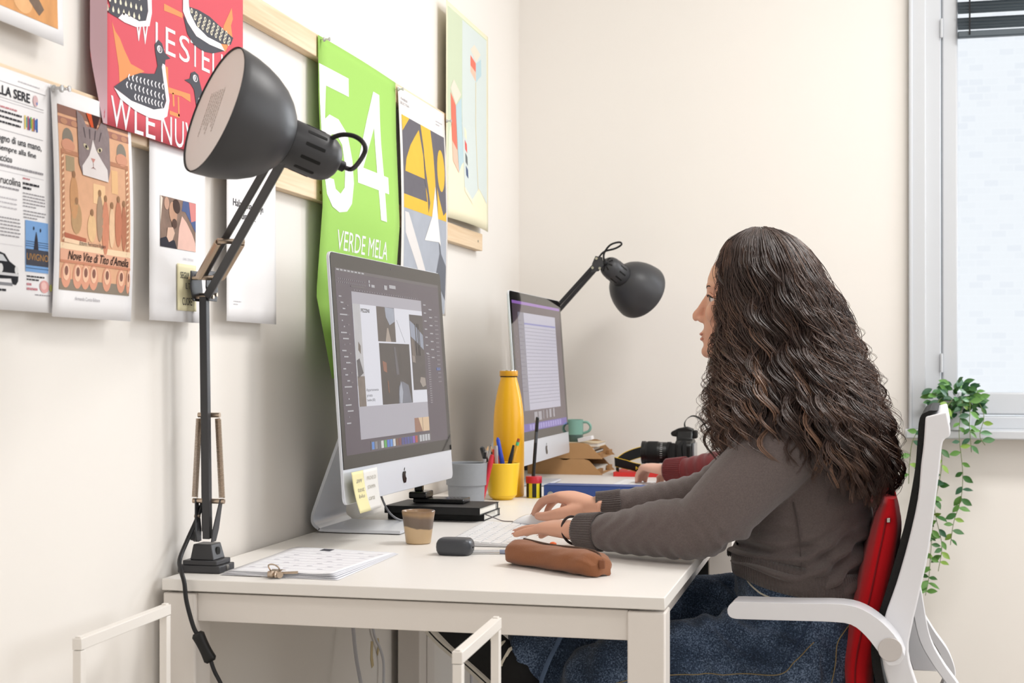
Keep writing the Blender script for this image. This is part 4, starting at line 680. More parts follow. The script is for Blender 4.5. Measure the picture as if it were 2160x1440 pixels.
obj('elbow_plate', MB().prism([(2.335, 1.145), (2.385, 1.145), (2.385, 1.20), (2.335, 1.20)], 'x', 0.084, 0.087).prism([(2.335, 1.145), (2.385, 1.145), (2.385, 1.20), (2.335, 1.20)], 'x', 0.114, 0.117), M_lamp, l2)
b = MB(); pts = [(0.308, 1.352), (0.332, 1.356), (0.347, 1.373), (0.343, 1.398), (0.322, 1.402), (0.312, 1.38)]; b.prism(pts, 'y', 2.204, 2.2075); obj('head_plate', b, M_lamp, l2, bevel=0.0008)
for (xx, zz) in ((0.314, 1.366), (0.326, 1.394), (0.336, 1.364)): obj('bolt', MB().cyl((xx, 2.199, zz), (xx, 2.212, zz), 0.0042, 12), M_pinm, l2)
obj('head_joint', bar(MB(), (0.336, 2.216, 1.380), tuple(CAP+A2*0.04), 0.012, 0.012, (0, 0, 1)), M_lamp, l2)
obj('cable', MB().tube(spline([tuple(CAP-A2*0.008), (0.350, 2.196, 1.408), (0.370, 2.19, 1.433), (0.397, 2.19, 1.441), (0.4045, 2.19, 1.434), (0.385, 2.195, 1.423), (0.350, 2.20, 1.414), (0.330, 2.21, 1.396)], 6), 0.0030, 8), M_cab, l2)
# ================================================================ small things on the front desk
ZD = 0.7302
# clay cup
t = thing('clay_cup', 'small brown and sand glazed clay cup without handle', 'cup', (0.280, 0.530, ZD))
def cupmat():
    m = bpy.data.materials.new('cup_glaze'); m.use_nodes = True; nt = m.node_tree; b = nt.nodes['Principled BSDF']; b.inputs['Roughness'].default_value = 0.3
    tc = nt.nodes.new('ShaderNodeTexCoord'); sp = nt.nodes.new('ShaderNodeSeparateXYZ'); nz = nt.nodes.new('ShaderNodeTexNoise'); nz.inputs['Scale'].default_value = 28
    mu = nt.nodes.new('ShaderNodeMath'); mu.operation = 'MULTIPLY_ADD'; mu.inputs[1].default_value = 0.012
    ad = nt.nodes.new('ShaderNodeMath'); ad.operation = 'MULTIPLY_ADD'; ad.inputs[1].default_value = 0.10
    mr = nt.nodes.new('ShaderNodeMapRange'); mr.inputs[1].default_value = 0.0; mr.inputs[2].default_value = 0.075
    r = nt.nodes.new('ShaderNodeValToRGB'); r.color_ramp.interpolation = 'LINEAR'; e = r.color_ramp.elements
    e[0].position = 0.0; e[0].color = (*lin('#c8ac86'), 1); e[1].position = 1.0; e[1].color = (*lin('#7d6350'), 1)
    for p, c in ((0.47, '#c9ad88'), (0.50, '#6f6053'), (0.72, '#77665a'), (0.82, '#a58766'), (0.93, '#8a6f58'), (0.975, '#5f4a3d')): k = e.new(p); k.color = (*lin(c), 1)
    L = nt.links; L.new(tc.outputs['Object'], nz.inputs['Vector']); L.new(tc.outputs['Object'], sp.inputs[0]); L.new(sp.outputs['X'], ad.inputs[0]); L.new(sp.outputs['Z'], ad.inputs[2])
    L.new(nz.outputs['Fac'], mu.inputs[0]); L.new(ad.outputs[0], mu.inputs[2]); L.new(mu.outputs[0], mr.inputs[0]); L.new(mr.outputs[0], r.inputs[0]); L.new(r.outputs[0], b.inputs['Base Color']); return m
prof = [(0.001, 0.0), (0.0215, 0.0), (0.0238, 0.002), (0.0268, 0.025), (0.0300, 0.050), (0.0318, 0.061), (0.0312, 0.0625), (0.0298, 0.061), (0.0280, 0.050), (0.0240, 0.012), (0.001, 0.008)]
obj('cup_body', MB().lathe(prof, 40, c=(0.280, 0.530, ZD)), cupmat(), t)
# earbud case
t = thing('earbud_case', 'small dark grey rounded charging case, left of the brown pencil case', 'case', (0.392, 0.392, ZD))
M_cs = mat('slate_plastic', (0.235, 0.245, 0.265), 0.38); rings = []
for (zz, k) in ((0.0, 0.72), (0.003, 0.86), (0.008, 0.97), (0.0145, 1.0), (0.021, 0.97), (0.026, 0.86), (0.029, 0.70), (0.0295, 0.3)):
    rings.append([(0.392+math.copysign(abs(math.cos(a))**0.5, math.cos(a))*0.033*(0.35+0.65*k), 0.392+math.copysign(abs(math.sin(a))**0.5, math.sin(a))*0.024*(0.35+0.65*k), ZD+zz) for a in [i*math.pi/16 for i in range(32)]])
obj('case_shell', MB().loft(rings), M_cs, t, smooth=80); obj('charging_port', MB().box((0.4235, 0.387, ZD+0.012), (0.4252, 0.396, ZD+0.0155)), M_slot, t, bevel=0.001)
# pencil case
t = thing('pencil_case', 'brown fabric zip pencil case lying near the desk corner', 'pencil case', (0.61, 0.24, ZD))
M_br = mat('brown_canvas', '#8a5a3e', 0.9, spec=0.15, var=0.10, vscale=30, bump=0.25, bscale=500, sheen=0.2)
a0, a1 = Vector((0.520, 0.308, 0)), Vector((0.694, 0.186, 0)); ax = (a1-a0); ad_ = ax.normalized(); sd_ = Vector((-ad_.y, ad_.x, 0)); rings = []
rnd = random.Random(5); NS = 30
for i in range(NS+1):
    f = i/NS; e = min(1, (f/0.07)**0.5 if f < 0.07 else 1)*(1 if f < 0.9 else (1-0.55*((f-0.9)/0.1)**1.6))
    w = 0.031*(0.55+0.45*e)*(1+0.05*math.sin(f*11)); h = 0.041*(0.50+0.50*e)*(1-0.10*f+0.03*math.sin(f*9+1))
    ring = []
    for k in range(28):
        a = 2*math.pi*k/28; cx = math.copysign(abs(math.cos(a))**0.75, math.cos(a))*w; cz = (math.copysign(abs(math.sin(a))**0.8, math.sin(a))*0.5+0.5)*h
        wr = 0.0022*math.sin(5*a+f*6)*max(0, (f-0.72)/0.28)+0.0012*math.sin(f*35+3*a)*max(0, (f-0.6)/0.4)+0.0008*math.sin(7*a+20*f)
        p = a0+ax*f+sd_*(cx+wr*math.cos(a)); ring.append((p.x, p.y, ZD+0.0005+max(0, cz+wr*math.sin(a))))
    rings.append(ring)
obj('fabric_body', MB().loft(rings), M_br, t, smooth=80)
zp = []
for i in range(22):
    f = 0.10+0.84*i/21; p = a0+ax*f; h = 0.041*(1-0.10*f+0.03*math.sin(f*9+1))*(1 if f < 0.9 else (0.5+0.5*(1-0.55*((f-0.9)/0.1)**1.6))); zp.append((p.x+sd_.x*0.004, p.y+sd_.y*0.004, ZD+h+0.0004))
zp.append((a1.x+0.003, a1.y-0.002, ZD+0.022)); obj('zip', MB().tube(zp, 0.0026, 8), mat('zip_brown', '#4a3122', 0.6), t)
e0 = a0+ax*1.0; obj('zip_pull', MB().box((e0.x-0.004, e0.y-0.010, ZD+0.014), (e0.x+0.006, e0.y-0.004, ZD+0.028)), mat('pull_tab', '#7a4c33', 0.8), t, bevel=0.002)
p = a0+ax*0.42; obj('orange_tip', MB().ell((p.x+sd_.x*0.008, p.y+sd_.y*0.008, ZD+0.0405), (0.006, 0.004, 0.0035), 12, 8), mat('orange_plastic', '#e0652c', 0.4), t)
# paper stack with a bulldog clip
t = thing('paper_stack', 'thin stack of printed calendar sheets on the near desk corner', 'papers', (0.18, 0.22, ZD))
M_p2 = mat('calendar_paper', (0.92, 0.92, 0.935), 0.8)
for k in range(5):
    q = [(0.093+0.002*k, 0.058+0.003*k), (0.297-0.003*k, 0.050+0.0025*k), (0.292-0.001*k, 0.372-0.002*k), (0.074+0.003*k, 0.398+0.001*k)]
    def fn(u, v, k=k, q=q):
        x = (1-v)*((1-u)*q[0][0]+u*q[1][0])+v*((1-u)*q[3][0]+u*q[2][0]); y = (1-v)*((1-u)*q[0][1]+u*q[1][1])+v*((1-u)*q[3][1]+u*q[2][1])
        return (x, y, ZD+0.0006+k*0.0014*(1-0.5*v)+0.0012*max(0, math.sin(u*6+k))*(1-v)+0.004*max(0, u-0.8)*k*(1-v))
    top = obj('sheet', MB().grid(fn, 14, 12), M_p2, t, solid=0.0003)
M_gr = pm('#c9c7d2'); zt = lambda u, v: fn(u, v)[2]+0.0005
b = MB()
for i in range(8):
    v = 0.14+i*0.1; A, B = fn(0.06, v), fn(0.94, v); b.add([(A[0], A[1], zt(0.06, v)), (B[0], B[1], zt(0.94, v)), (B[0], B[1]+0.0012, zt(0.94, v)), (A[0], A[1]+0.0012, zt(0.06, v))], [(0, 1, 2, 3)])
o = obj('printed_grid', b, M_gr, top, smooth=0); o['kind'] = 'stuff'
b = MB()
for i in range(26):
    u, v = 0.08+0.85*((i*37) % 26)/26, 0.17+0.1*(i % 8); A = fn(u, v); b.add([(A[0], A[1], zt(u, v)), (A[0]+0.010, A[1], zt(u, v)), (A[0]+0.010, A[1]+0.003, zt(u, v)), (A[0], A[1]+0.003, zt(u, v))], [(0, 1, 2, 3)])
o = obj('printed_words', b, M_gr, top, smooth=0); o['kind'] = 'stuff'
b = MB()
for i in range(9): A = fn(0.30+i*0.012, 0.93); b.box((A[0], A[1]-0.012, zt(0.3, 0.93)), (A[0]+0.0018, A[1]+0.012, zt(0.3, 0.93)+0.0002))
o = obj('printed_barcode', b, pm('#4a4a52'), top, smooth=0); o['kind'] = 'stuff'
t = thing('bulldog_clip', 'small nickel bulldog clip gripping the paper stack', 'clip', (0.192, 0.055, ZD))
b = MB(); pr = [(0.048, 0.0014), (0.050, 0.0105), (0.058, 0.0125), (0.070, 0.0100)]; b.loft([[(0.183, y, ZD+z), (0.201, y, ZD+z), (0.201, y, ZD+z+0.0008), (0.183, y, ZD+z+0.0008)] for y, z in pr]); obj('jaw', b, M_brz, t)
b = MB(); b.tube([(0.181+0.011*f, 0.046+0.002*math.sin(f*9), ZD+0.0065) for f in [i/6*1.9 for i in range(7)]], 0.0055, 10); obj('barrel', b, M_brz, t); b = MB(); b.tube(spline([(0.184, 0.050, ZD+0.011), (0.184, 0.040, ZD+0.021), (0.192, 0.036, ZD+0.024), (0.200, 0.040, ZD+0.020), (0.200, 0.050, ZD+0.011)], 4), 0.0012, 6); obj('loop_handle', b, M_brz, t)
b = MB(); b.tube([(0.200, 0.056, ZD+0.0075), (0.226, 0.060, ZD+0.009)], 0.0022, 8); obj('lever', b, M_brz, t)
# clear pen half under the pencil case
t = thing('ballpoint_pen', 'clear ballpoint pen with grey end pointing at the pencil case', 'pen', (0.45, 0.412, ZD), None)
obj('barrel', MB().cyl((0.405, 0.402, ZD+0.004), (0.468, 0.416, ZD+0.004), 0.0036, 12), mat('clear_plastic', (0.92, 0.93, 0.95), 0.1, trans=0.8), t); obj('end_cap', MB().cyl((0.468, 0.416, ZD+0.004), (0.505, 0.424, ZD+0.004), 0.0040, 12), mat('pen_grey', (0.55, 0.58, 0.66), 0.4), t)
# keyboards
M_kb = mat('keyboard_silver', (0.84, 0.84, 0.85), 0.35, metal=0.35); M_key = mat('white_keycap', (0.93, 0.93, 0.935), 0.42)
KEYMESH = {}
def keyboard(org, ang, label, L=0.335, D=0.122):
    t = thing('keyboard', label, 'keyboard', (org[0], org[1], ZD), 'white slim keyboards')
    M = Matrix.Translation((org[0], org[1], ZD)) @ Matrix.Rotation(ang, 4, 'Z')
    b = MB(M); pr = [(-D/2, 0.0005), (D/2, 0.0005), (D/2, 0.0035), (-D/2, 0.0105)]
    b.loft([[(x, y, z) for x, z in pr] for y in (-L/2, L/2)]); body = obj('keyboard_body', b, M_kb, t, bevel=0.001)
    tilt = math.atan2(0.007, D); rows = 6; pitch = (D-0.008)/rows
    def key(w, dx, dy):
        k = (round(w, 4), round(dx, 4))
        if k not in KEYMESH:
            mb = MB(); mb.loft([[(x, y, 0.0) for x, y in rrect(dx, w, 0.0015, 2)], [(x*0.97, y*0.985, 0.0017) for x, y in rrect(dx, w, 0.0015, 2)]])
            me = bpy.data.meshes.new('keycap'); me.from_pydata(mb.v, [], mb.f); me.materials.append(M_key); KEYMESH[k] = me
        return KEYMESH[k]
    for r in range(rows):
        x = -D/2+0.004+pitch*(r+0.5); dx = pitch-0.0026
        ws = [1]*14 if r == 0 else [1]*13+[1.0] if r == 1 else [1.4]+[1]*12+[0.6] if r == 2 else [1.7]+[1]*11+[1.3] if r == 3 else [2.2]+[1]*10+[1.8] if r == 4 else [1, 1, 1, 1.3, 5.2, 1.3, 1, 1, 1, 1]
        tot = sum(ws); y = -L/2+0.004; sp = (L-0.008)/tot
        for w in ws:
            me = key(w*sp-0.0026, dx, 0); o = bpy.data.objects.new('keycap', me); COL.objects.link(o); o.parent = t
            zz = 0.0108-0.007*(x+D/2)/D
            o.matrix_local = Matrix.Translation((0, 0, 0)) @ Matrix.Rotation(ang, 4, 'Z') @ Matrix.Translation((x, y+w*sp/2, zz-0.0006)) @ Matrix.Rotation(tilt, 4, 'Y')
            y += w*sp
    return t
keyboard((0.398, 0.675, 0), math.radians(3), 'slim white keyboard under the long-haired woman\'s left hand')
keyboard((0.495, 1.835, 0), math.radians(-2), 'slim white keyboard on the back desk beside the blue binder')
# mouse under the right hand
t = thing('computer_mouse', 'low white mouse under the long-haired woman\'s right hand', 'mouse', (0.435, 0.875, ZD))
rings = []; mrings = []
for i in range(15):
    f = -1+2*i/14; w = 0.029*math.sqrt(max(0.02, 1-f**4)); h = 0.0215*max(0.05, (1-abs(f)**2.6)); xx = 0.438+0.057*f
    rings.append([(xx, 0.872+w*math.cos(a), ZD+0.0045+h*math.sin(a)) for a in [math.pi*k/12 for k in range(13)]]+[(xx, 0.872-w*0.96, ZD+0.0045), (xx, 0.872+w*0.96, ZD+0.0045)])
    mrings.append([(xx, 0.872+w*0.95*c, ZD+z) for c, z in ((-1, 0.0046), (1, 0.0046), (0.9, 0.0004), (-0.9, 0.0004))])
obj('mouse_shell', MB().loft(rings), mat('mouse_white', (0.95, 0.95, 0.955), 0.12), t, smooth=80); obj('mouse_base', MB().loft(mrings), mat('mouse_base_grey', (0.62, 0.61, 0.60), 0.35), t)
t = thing('ballpoint_pen', 'slim blue grey pen lying behind the keyboard under the wrist', 'pen', (0.43, 0.90, ZD), None); obj('barrel', MB().cyl((0.395, 0.845, ZD+0.004), (0.50, 0.80, ZD+0.004), 0.0038, 12), mat('pen_bluegrey', (0.60, 0.63, 0.70), 0.3, metal=0.3), t); obj('pen_tip', MB().lathe([(0.0036, 0), (0.0008, 0.012)], 10, M=Matrix.Translation((0.395, 0.845, ZD+0.004)) @ Matrix.Rotation(math.radians(-90), 4, 'Y') @ Matrix.Rotation(0.4, 4, 'X')), M_pinm, t)
# notebooks
M_nb = mat('black_cover', (0.055, 0.055, 0.06), 0.5, bump=0.1, bscale=400); M_pg = mat('page_block', (0.90, 0.89, 0.86), 0.8, var=0.05, vscale=20)
def notebook(x0, x1, y0, y1, z0, h, label, ang):
    t = thing('notebook', label, 'notebook', ((x0+x1)/2, (y0+y1)/2, z0), 'black notebooks under the computer')
    M = Matrix.Translation(((x0+x1)/2, (y0+y1)/2, z0)) @ Matrix.Rotation(ang, 4, 'Z'); w, d = x1-x0, y1-y0
    c = MB(M).box((-w/2, -d/2, 0), (w/2, d/2, 0.0018)); c.box((-w/2, -d/2, h-0.0018), (w/2, d/2, h)); c.box((-w/2, -d/2, 0), (w/2, -d/2+0.002, h)); obj('cover', c, M_nb, t, bevel=0.0009)
    obj('page_block', MB(M).box((-w/2+0.003, -d/2+0.002, 0.0018), (w/2-0.003, d/2-0.003, h-0.0018)), M_pg, t)
    obj('elastic_band', MB(M).box((w/2-0.0005, d/2-0.016, -0.0002), (w/2+0.0009, d/2-0.010, h+0.0004)), M_nb, t)
notebook(0.085, 0.305, 0.93, 1.075, ZD, 0.0155, 'lower black notebook of the pair stacked under the front computer', 0.0)
notebook(0.090, 0.308, 0.895, 1.045, ZD+0.0160, 0.0165, 'upper black notebook with elastic band in the stack under the front computer', math.radians(-2))
b = MB().tube(spline([(0.302, 0.955, ZD+0.012), (0.325, 0.945, ZD+0.006), (0.345, 0.935, ZD+0.0015), (0.37, 0.93, ZD+0.0012)], 5), 0.0011, 6); tag(obj('bookmark_ribbon', b, mat('ribbon', (0.45, 0.42, 0.43), 0.7)), 'thin grey bookmark ribbon trailing from the notebooks', 'ribbon')
# black device standing on the notebooks
t = thing('device_stand', 'black plastic stand with a short post on the notebooks', 'stand', (0.215, 0.975, ZD+0.033)); M_bp = mat('gloss_black_plastic', (0.06, 0.062, 0.07), 0.22)
obj('foot_plate', MB().box((0.132, 0.965, ZD+0.0332), (0.248, 1.025, ZD+0.043)), M_bp, t, bevel=0.002); obj('clamp_box', MB().box((0.124, 0.958, ZD+0.043), (0.164, 1.018, ZD+0.058)), M_bp, t, bevel=0.003); obj('post', MB().box((0.131, 0.978, ZD+0.058), (0.149, 0.994, ZD+0.115)), M_bp, t, bevel=0.002)
for k in range(4): obj('button', MB().cyl((0.205+k*0.009, 0.995, ZD+0.0428), (0.205+k*0.009, 0.995, ZD+0.0436), 0.0028, 10), mat('button_grey', (0.5, 0.5, 0.52), 0.4), t)
# monitor cable behind
t = obj('power_cable', MB().tube(spline([(0.10, 0.80, 0.86), (0.115, 0.79, 0.80), (0.135, 0.80, 0.755), (0.15, 0.86, 0.735), (0.10, 1.10, 0.7335), (0.05, 1.22, 0.7335), (0.0305, 1.262, 0.7335)], 6), 0.0024, 8), mat('cable_grey', (0.55, 0.55, 0.56), 0.5)); tag(t, 'thin grey cable running down behind the front computer', 'cable')
# ---------------------------------------------------------------- pen cups, bottle, sharpener
def cup(name, label, c, r0, r1, h, m, step=None, rnd_=0.004):
    t = thing(name, label, 'pen cup', (c[0], c[1], ZD), 'pen cups by the yellow bottle')
    pr = [(0.001, 0), (r0-rnd_, 0), (r0, rnd_)]
    if step: pr += [(r0+(step[1]-r0)*0.9, step[0]), (step[1]+0.003, step[0]+0.0015)]
    pr += [(r1, h-0.0015), (r1-0.001, h), (r1-0.003, h-0.001), (r0-0.004, 0.006), (0.001, 0.005)]
    obj('cup_body', MB().lathe(pr, 48, c=(c[0], c[1], ZD)), m, t, smooth=35); return t
GC = (0.152, 1.345); YC = (0.222, 1.432)
cup('pen_cup', 'wide grey pen cup with stepped side', GC, 0.0445, 0.0525, 0.098, mat('grey_stoneware', (0.55, 0.56, 0.58), 0.7, var=0.05, vscale=120, bump=0.1, bscale=300), step=(0.042, 0.0475))
cup('pen_cup', 'glossy yellow pen cup between grey cup and bottle', YC, 0.036, 0.0435, 0.093, mat('yellow_plastic', '#eec22c', 0.3), rnd_=0.012)
def stick(name, label, cat, base, tip, parts, group='pens and pencils in the cups'):
    t = thing(name, label, cat, base, group); a, d = Vector(base), Vector(tip)-Vector(base)
    for (nm, f0, f1, r0, r1, m) in parts: obj(nm, MB().tube([tuple(a+d*f0), tuple(a+d*(f0+(f1-f0)*0.5)), tuple(a+d*f1)], [r0, (r0+r1)/2, r1], 10), m, t)
    return t
K = lambda n, c, r=0.35, **k: mat(n, c, r, **k)
M_ink = K('marker_black', (0.09, 0.09, 0.10)); M_blue = K('cap_blue', '#2743b8'); M_redp = K('pen_red', '#c32a3a'); M_clr = K('pen_clear', (0.90, 0.90, 0.92), 0.1, trans=0.6); M_or = K('ruler_orange', '#ee5a45', 0.3); M_yp = K('pencil_yellow', '#dfa52c'); M_wd = K('pencil_wood', '#caa37a', 0.6)
zb = ZD+0.008
stick('marker_pen', 'thick black marker leaning in the yellow cup', 'marker', (0.206, 1.435, zb), (0.162, 1.452, 0.862), [('barrel', 0, 0.72, 0.0055, 0.006, M_ink), ('marker_cap', 0.72, 0.97, 0.0066, 0.0062, M_ink), ('cap_end', 0.97, 1.0, 0.0062, 0.003, mat('cap_grey', (0.3, 0.3, 0.32), 0.4))])
stick('drawing_pencil', 'dark green pencil with sharpened tip in the yellow cup', 'pencil', (0.215, 1.445, zb), (0.184, 1.46, 0.866), [('barrel', 0, 0.86, 0.0036, 0.0036, K('pencil_green', (0.16, 0.22, 0.20))), ('sharpened_wood', 0.86, 0.97, 0.0036, 0.0012, M_wd), ('lead', 0.97, 1.0, 0.0012, 0.0004, M_ink)])
stick('gel_pen', 'clear barrelled gel pen with dark end standing in the grey cup', 'pen', (0.190, 1.352, zb), (0.197, 1.350, 0.854), [('barrel', 0, 0.86, 0.0048, 0.0048, M_clr), ('pen_cap', 0.86, 1.0, 0.005, 0.0046, M_ink)])
stick('red_pen', 'short red pen sticking out of the grey cup', 'pen', (0.192, 1.348, zb), (0.216, 1.350, 0.848), [('barrel', 0, 0.85, 0.005, 0.0066, M_redp), ('pen_clip', 0.85, 1.0, 0.0066, 0.0045, M_redp)])
stick('ballpoint_pen', 'clear ballpoint pen with a long blue cap in the yellow cup', 'pen', (0.238, 1.43, zb), (0.206, 1.444, 0.886), [('barrel', 0, 0.55, 0.0044, 0.0044, M_clr), ('pen_cap', 0.55, 0.96, 0.0062, 0.0050, M_blue), ('cap_plug', 0.96, 1.0, 0.005, 0.002, M_blue)])
stick('gel_pen', 'clear capped pen right beside the blue capped one', 'pen', (0.212, 1.425, zb), (0.206, 1.428, 0.866), [('barrel', 0, 0.8, 0.0044, 0.0044, M_clr), ('pen_cap', 0.8, 1.0, 0.0052, 0.0046, M_clr)])
stick('graphite_pencil', 'yellow pencil with green band and eraser in the yellow cup', 'pencil', (0.226, 1.43, zb), (0.262, 1.442, 0.884), [('barrel', 0, 0.88, 0.0038, 0.0038, M_yp), ('ferrule', 0.88, 0.94, 0.0042, 0.0042, K('ferrule_green', '#4bb07a', 0.3)), ('eraser', 0.94, 1.0, 0.0038, 0.0034, K('eraser_rust', '#9c4a2b', 0.7))])
stick('marker_pen', 'slim black pen leaning right in the yellow cup', 'pen', (0.224, 1.422, zb), (0.252, 1.428, 0.868), [('barrel', 0, 0.72, 0.0042, 0.005, M_ink), ('pen_clip', 0.72, 1.0, 0.0055, 0.003, M_ink)])
t = thing('plastic_ruler', 'short neon orange ruler in the yellow cup', 'ruler', (0.205, 1.442, zb), None)
obj('ruler_blade', MB().loft([[(0.197, 1.447, zb), (0.221, 1.447, zb), (0.221, 1.449, zb), (0.197, 1.449, zb)], [(0.190, 1.452, 0.855), (0.214, 1.452, 0.858), (0.214, 1.454, 0.858), (0.190, 1.454, 0.855)]]), M_or, t)
stick('drawing_pencil', 'grey pencil leaning left behind the cups', 'pencil', (0.168, 1.36, zb), (0.20, 1.372, 0.868), [('barrel', 0, 0.92, 0.0034, 0.0034, K('pencil_grey', (0.66, 0.64, 0.62))), ('sharpened_wood', 0.92, 1.0, 0.0034, 0.0006, M_wd)])
t = stick('ballpoint_pen', 'blue pen tip just above the rim of the grey cup', 'pen', (0.135, 1.32, zb), (0.1115, 1.305, 0.842), [('barrel', 0, 0.85, 0.0042, 0.0042, M_blue), ('pen_cap', 0.85, 1.0, 0.005, 0.0035, M_blue)])
# bottle
t = thing('water_bottle', 'tall mustard yellow steel water bottle with screw cap', 'bottle', (0.216, 1.524, ZD)); M_bt = mat('mustard_lacquer', '#dfa516', 0.32, spec=0.5); c = (0.216, 1.524, ZD)
obj('bottle_body', MB().lathe([(0.001, 0), (0.0375, 0), (0.0398, 0.003), (0.0398, 0.175), (0.0390, 0.205), (0.0365, 0.232), (0.0325, 0.258), (0.0275, 0.282), (0.0232, 0.298), (0.0215, 0.305), (0.0215, 0.309), (0.001, 0.309)], 48, c=c), M_bt, t, smooth=50)
obj('gasket', MB().lathe([(0.0222, 0.3085), (0.0222, 0.3115)], 40, c=c), M_slot, t); obj('screw_cap', MB().lathe([(0.0235, 0.3112), (0.0238, 0.3125), (0.0238, 0.3235), (0.0230, 0.325), (0.001, 0.325)], 40, c=c), mat('cap_mustard', '#c98f12', 0.4), t, smooth=50); obj('cap_disc', MB().lathe([(0.0205, 0.3248), (0.0205, 0.3265), (0.001, 0.3265)], 32, c=c), mat('steel', (0.85, 0.85, 0.84), 0.15, metal=1.0), t)
# sharpener tub with a pencil in it
t = thing('pencil_sharpener', 'red lidded sharpener tub with yellow and black label', 'sharpener', (0.289, 1.496, ZD)); c = (0.289, 1.496, ZD)
obj('tub', MB().lathe([(0.001, 0), (0.0185, 0), (0.0195, 0.0015), (0.0195, 0.038), (0.001, 0.038)], 32, c=c), mat('tub_yellow', '#d7c21f', 0.35), t)
for k in range(5): 
    a0_ = math.radians(-150+k*60); b = MB(); b.loft([[(c[0]+r*math.cos(a0_+w), c[1]+r*math.sin(a0_+w), c[2]+z) for r, z in ((0.0199, 0.002), (0.0199, 0.0375))] for w in [j*0.11 for j in range(6)]], False, False, close=False); obj('label_stripe', b, mat('label_black', (0.07, 0.07, 0.07), 0.4), t, smooth=0)
obj('lid', MB().lathe([(0.0203, 0.038), (0.0208, 0.0395), (0.0208, 0.054), (0.0198, 0.0555), (0.0065, 0.0555), (0.0055, 0.050), (0.001, 0.050)], 32, c=c), mat('lid_red', '#b3202f', 0.35), t, smooth=50)
stick('charcoal_pencil', 'long black pencil standing upright in the sharpener lid', 'pencil', (c[0]-0.002, c[1], ZD+0.0502), (c[0]+0.009, c[1]+0.002, 0.937), [('barrel', 0, 0.985, 0.0045, 0.0045, M_ink), ('pencil_end', 0.985, 1.0, 0.0045, 0.0036, mat('end_grey', (0.25, 0.25, 0.27), 0.4)), ('lettering_band', 0.58, 0.76, 0.00455, 0.00455, mat('band_silver', (0.28, 0.29, 0.31), 0.4))], None)
# blue lever-arch binder lying on the desk
t = thing('ring_binder', 'navy blue binder lying flat behind the woman\'s hands', 'binder', (0.50, 1.65, ZD)); M_bl = mat('binder_blue', '#2c4585', 0.45)
x0, x1, y0, y1, h = 0.318, 0.664, 1.480, 1.545, 0.0345
obj('cover', MB().box((x0, y0, ZD), (x1, y1, ZD+0.0028)).box((x0, y0, ZD+h-0.0028), (x1, y1, ZD+h)).box((x0, y0, ZD), (x1, y0+0.0025, ZD+h)), M_bl, t, bevel=0.0012); obj('page_block', MB().box((x0+0.006, y0+0.004, ZD+0.0029), (x1-0.006, y1-0.006, ZD+h-0.004)), M_pg, t); obj('finger_ring', MB().lathe([(0.0075, 0), (0.0085, 0.0008), (0.0062, 0.001), (0.0055, 0.0002)], 20, M=Matrix.Translation((x0+0.018, y0-0.0002, ZD+0.010)) @ Matrix.Rotation(math.radians(90), 4, 'X')), M_pinm, t)
# ================================================================ things on the back desk
M_cb = mat('kraft_cardboard', '#b98f62', 0.85, var=0.06, vscale=40); M_ce = mat('cardboard_edge', '#a67c50', 0.9)
def tray(z0, label, dx):
    t = thing('letter_tray', label, 'letter tray', (0.20+dx, 2.40, z0), 'stacked cardboard letter trays'); ya, yb_ = 2.285, 2.52
    pr = [(0.092, 0.0), (0.330, 0.0), (0.318, 0.012), (0.287, 0.044), (0.270, 0.049), (0.228, 0.049), (0.218, 0.045), (0.205, 0.045), (0.195, 0.049), (0.092, 0.049)]
    for yy in (ya, yb_-0.004): obj('side_panel', MB().prism([(x+dx, z0+z) for x, z in pr], 'y', yy, yy+0.004), M_cb, t)
    obj('bottom_panel', MB().box((0.092+dx, ya+0.004, z0), (0.322+dx, yb_-0.004, z0+0.003)), M_cb, t); obj('rear_panel', MB().box((0.092+dx, ya+0.004, z0+0.003), (0.096+dx, yb_-0.004, z0+0.049)), M_cb, t)
    for (y0_, y1_) in ((ya+0.004, ya+0.06), (yb_-0.06, yb_-0.004)): obj('front_lip', MB().box((0.312+dx, y0_, z0+0.003), (0.322+dx, y1_, z0+0.018)), M_ce, t, bevel=0.001)
    return t
tray(ZD, 'lower kraft cardboard letter tray behind the back computer', 0.0); tray(ZD+0.0495, 'upper kraft cardboard letter tray with small boxes on top', 0.0)
tag(obj('paper_sheets', MB().box((0.100, 2.297, ZD+0.0032), (0.310, 2.50, ZD+0.020)), M_pg), 'white papers lying in the lower cardboard tray', 'papers')
for k, (x0_, x1_, y0_, y1_, za_, h_, cc, lb) in enumerate(((0.10, 0.300, 2.30, 2.44, ZD+0.053, 0.012, (0.90, 0.88, 0.84), 'cream booklet lying lowest in the upper tray'), (0.12, 0.305, 2.31, 2.45, ZD+0.0655, 0.008, (0.25, 0.22, 0.20), 'dark thin booklet in the middle of the upper tray'), (0.13, 0.298, 2.31, 2.43, ZD+0.074, 0.010, (0.80, 0.62, 0.40), 'tan booklet third from below in the upper tray'), (0.14, 0.310, 2.32, 2.46, ZD+0.0845, 0.012, (0.86, 0.78, 0.66), 'pale beige booklet topmost in the upper tray'))):
    t = thing('booklet', lb, 'booklet', ((x0_+x1_)/2, (y0_+y1_)/2, za_), 'booklets in the upper tray'); m_ = mat('booklet_%d' % k, cc, 0.7); obj('cover', MB().box((x0_, y0_, za_), (x1_, y1_, za_+0.0012)).box((x0_, y0_, za_+h_-0.0012), (x1_, y1_, za_+h_)).box((x0_, y0_, za_), (x0_+0.0015, y1_, za_+h_)), m_, t); obj('page_block', MB().box((x0_+0.0016, y0_+0.002, za_+0.0013), (x1_-0.002, y1_-0.002, za_+h_-0.0013)), M_pg, t)
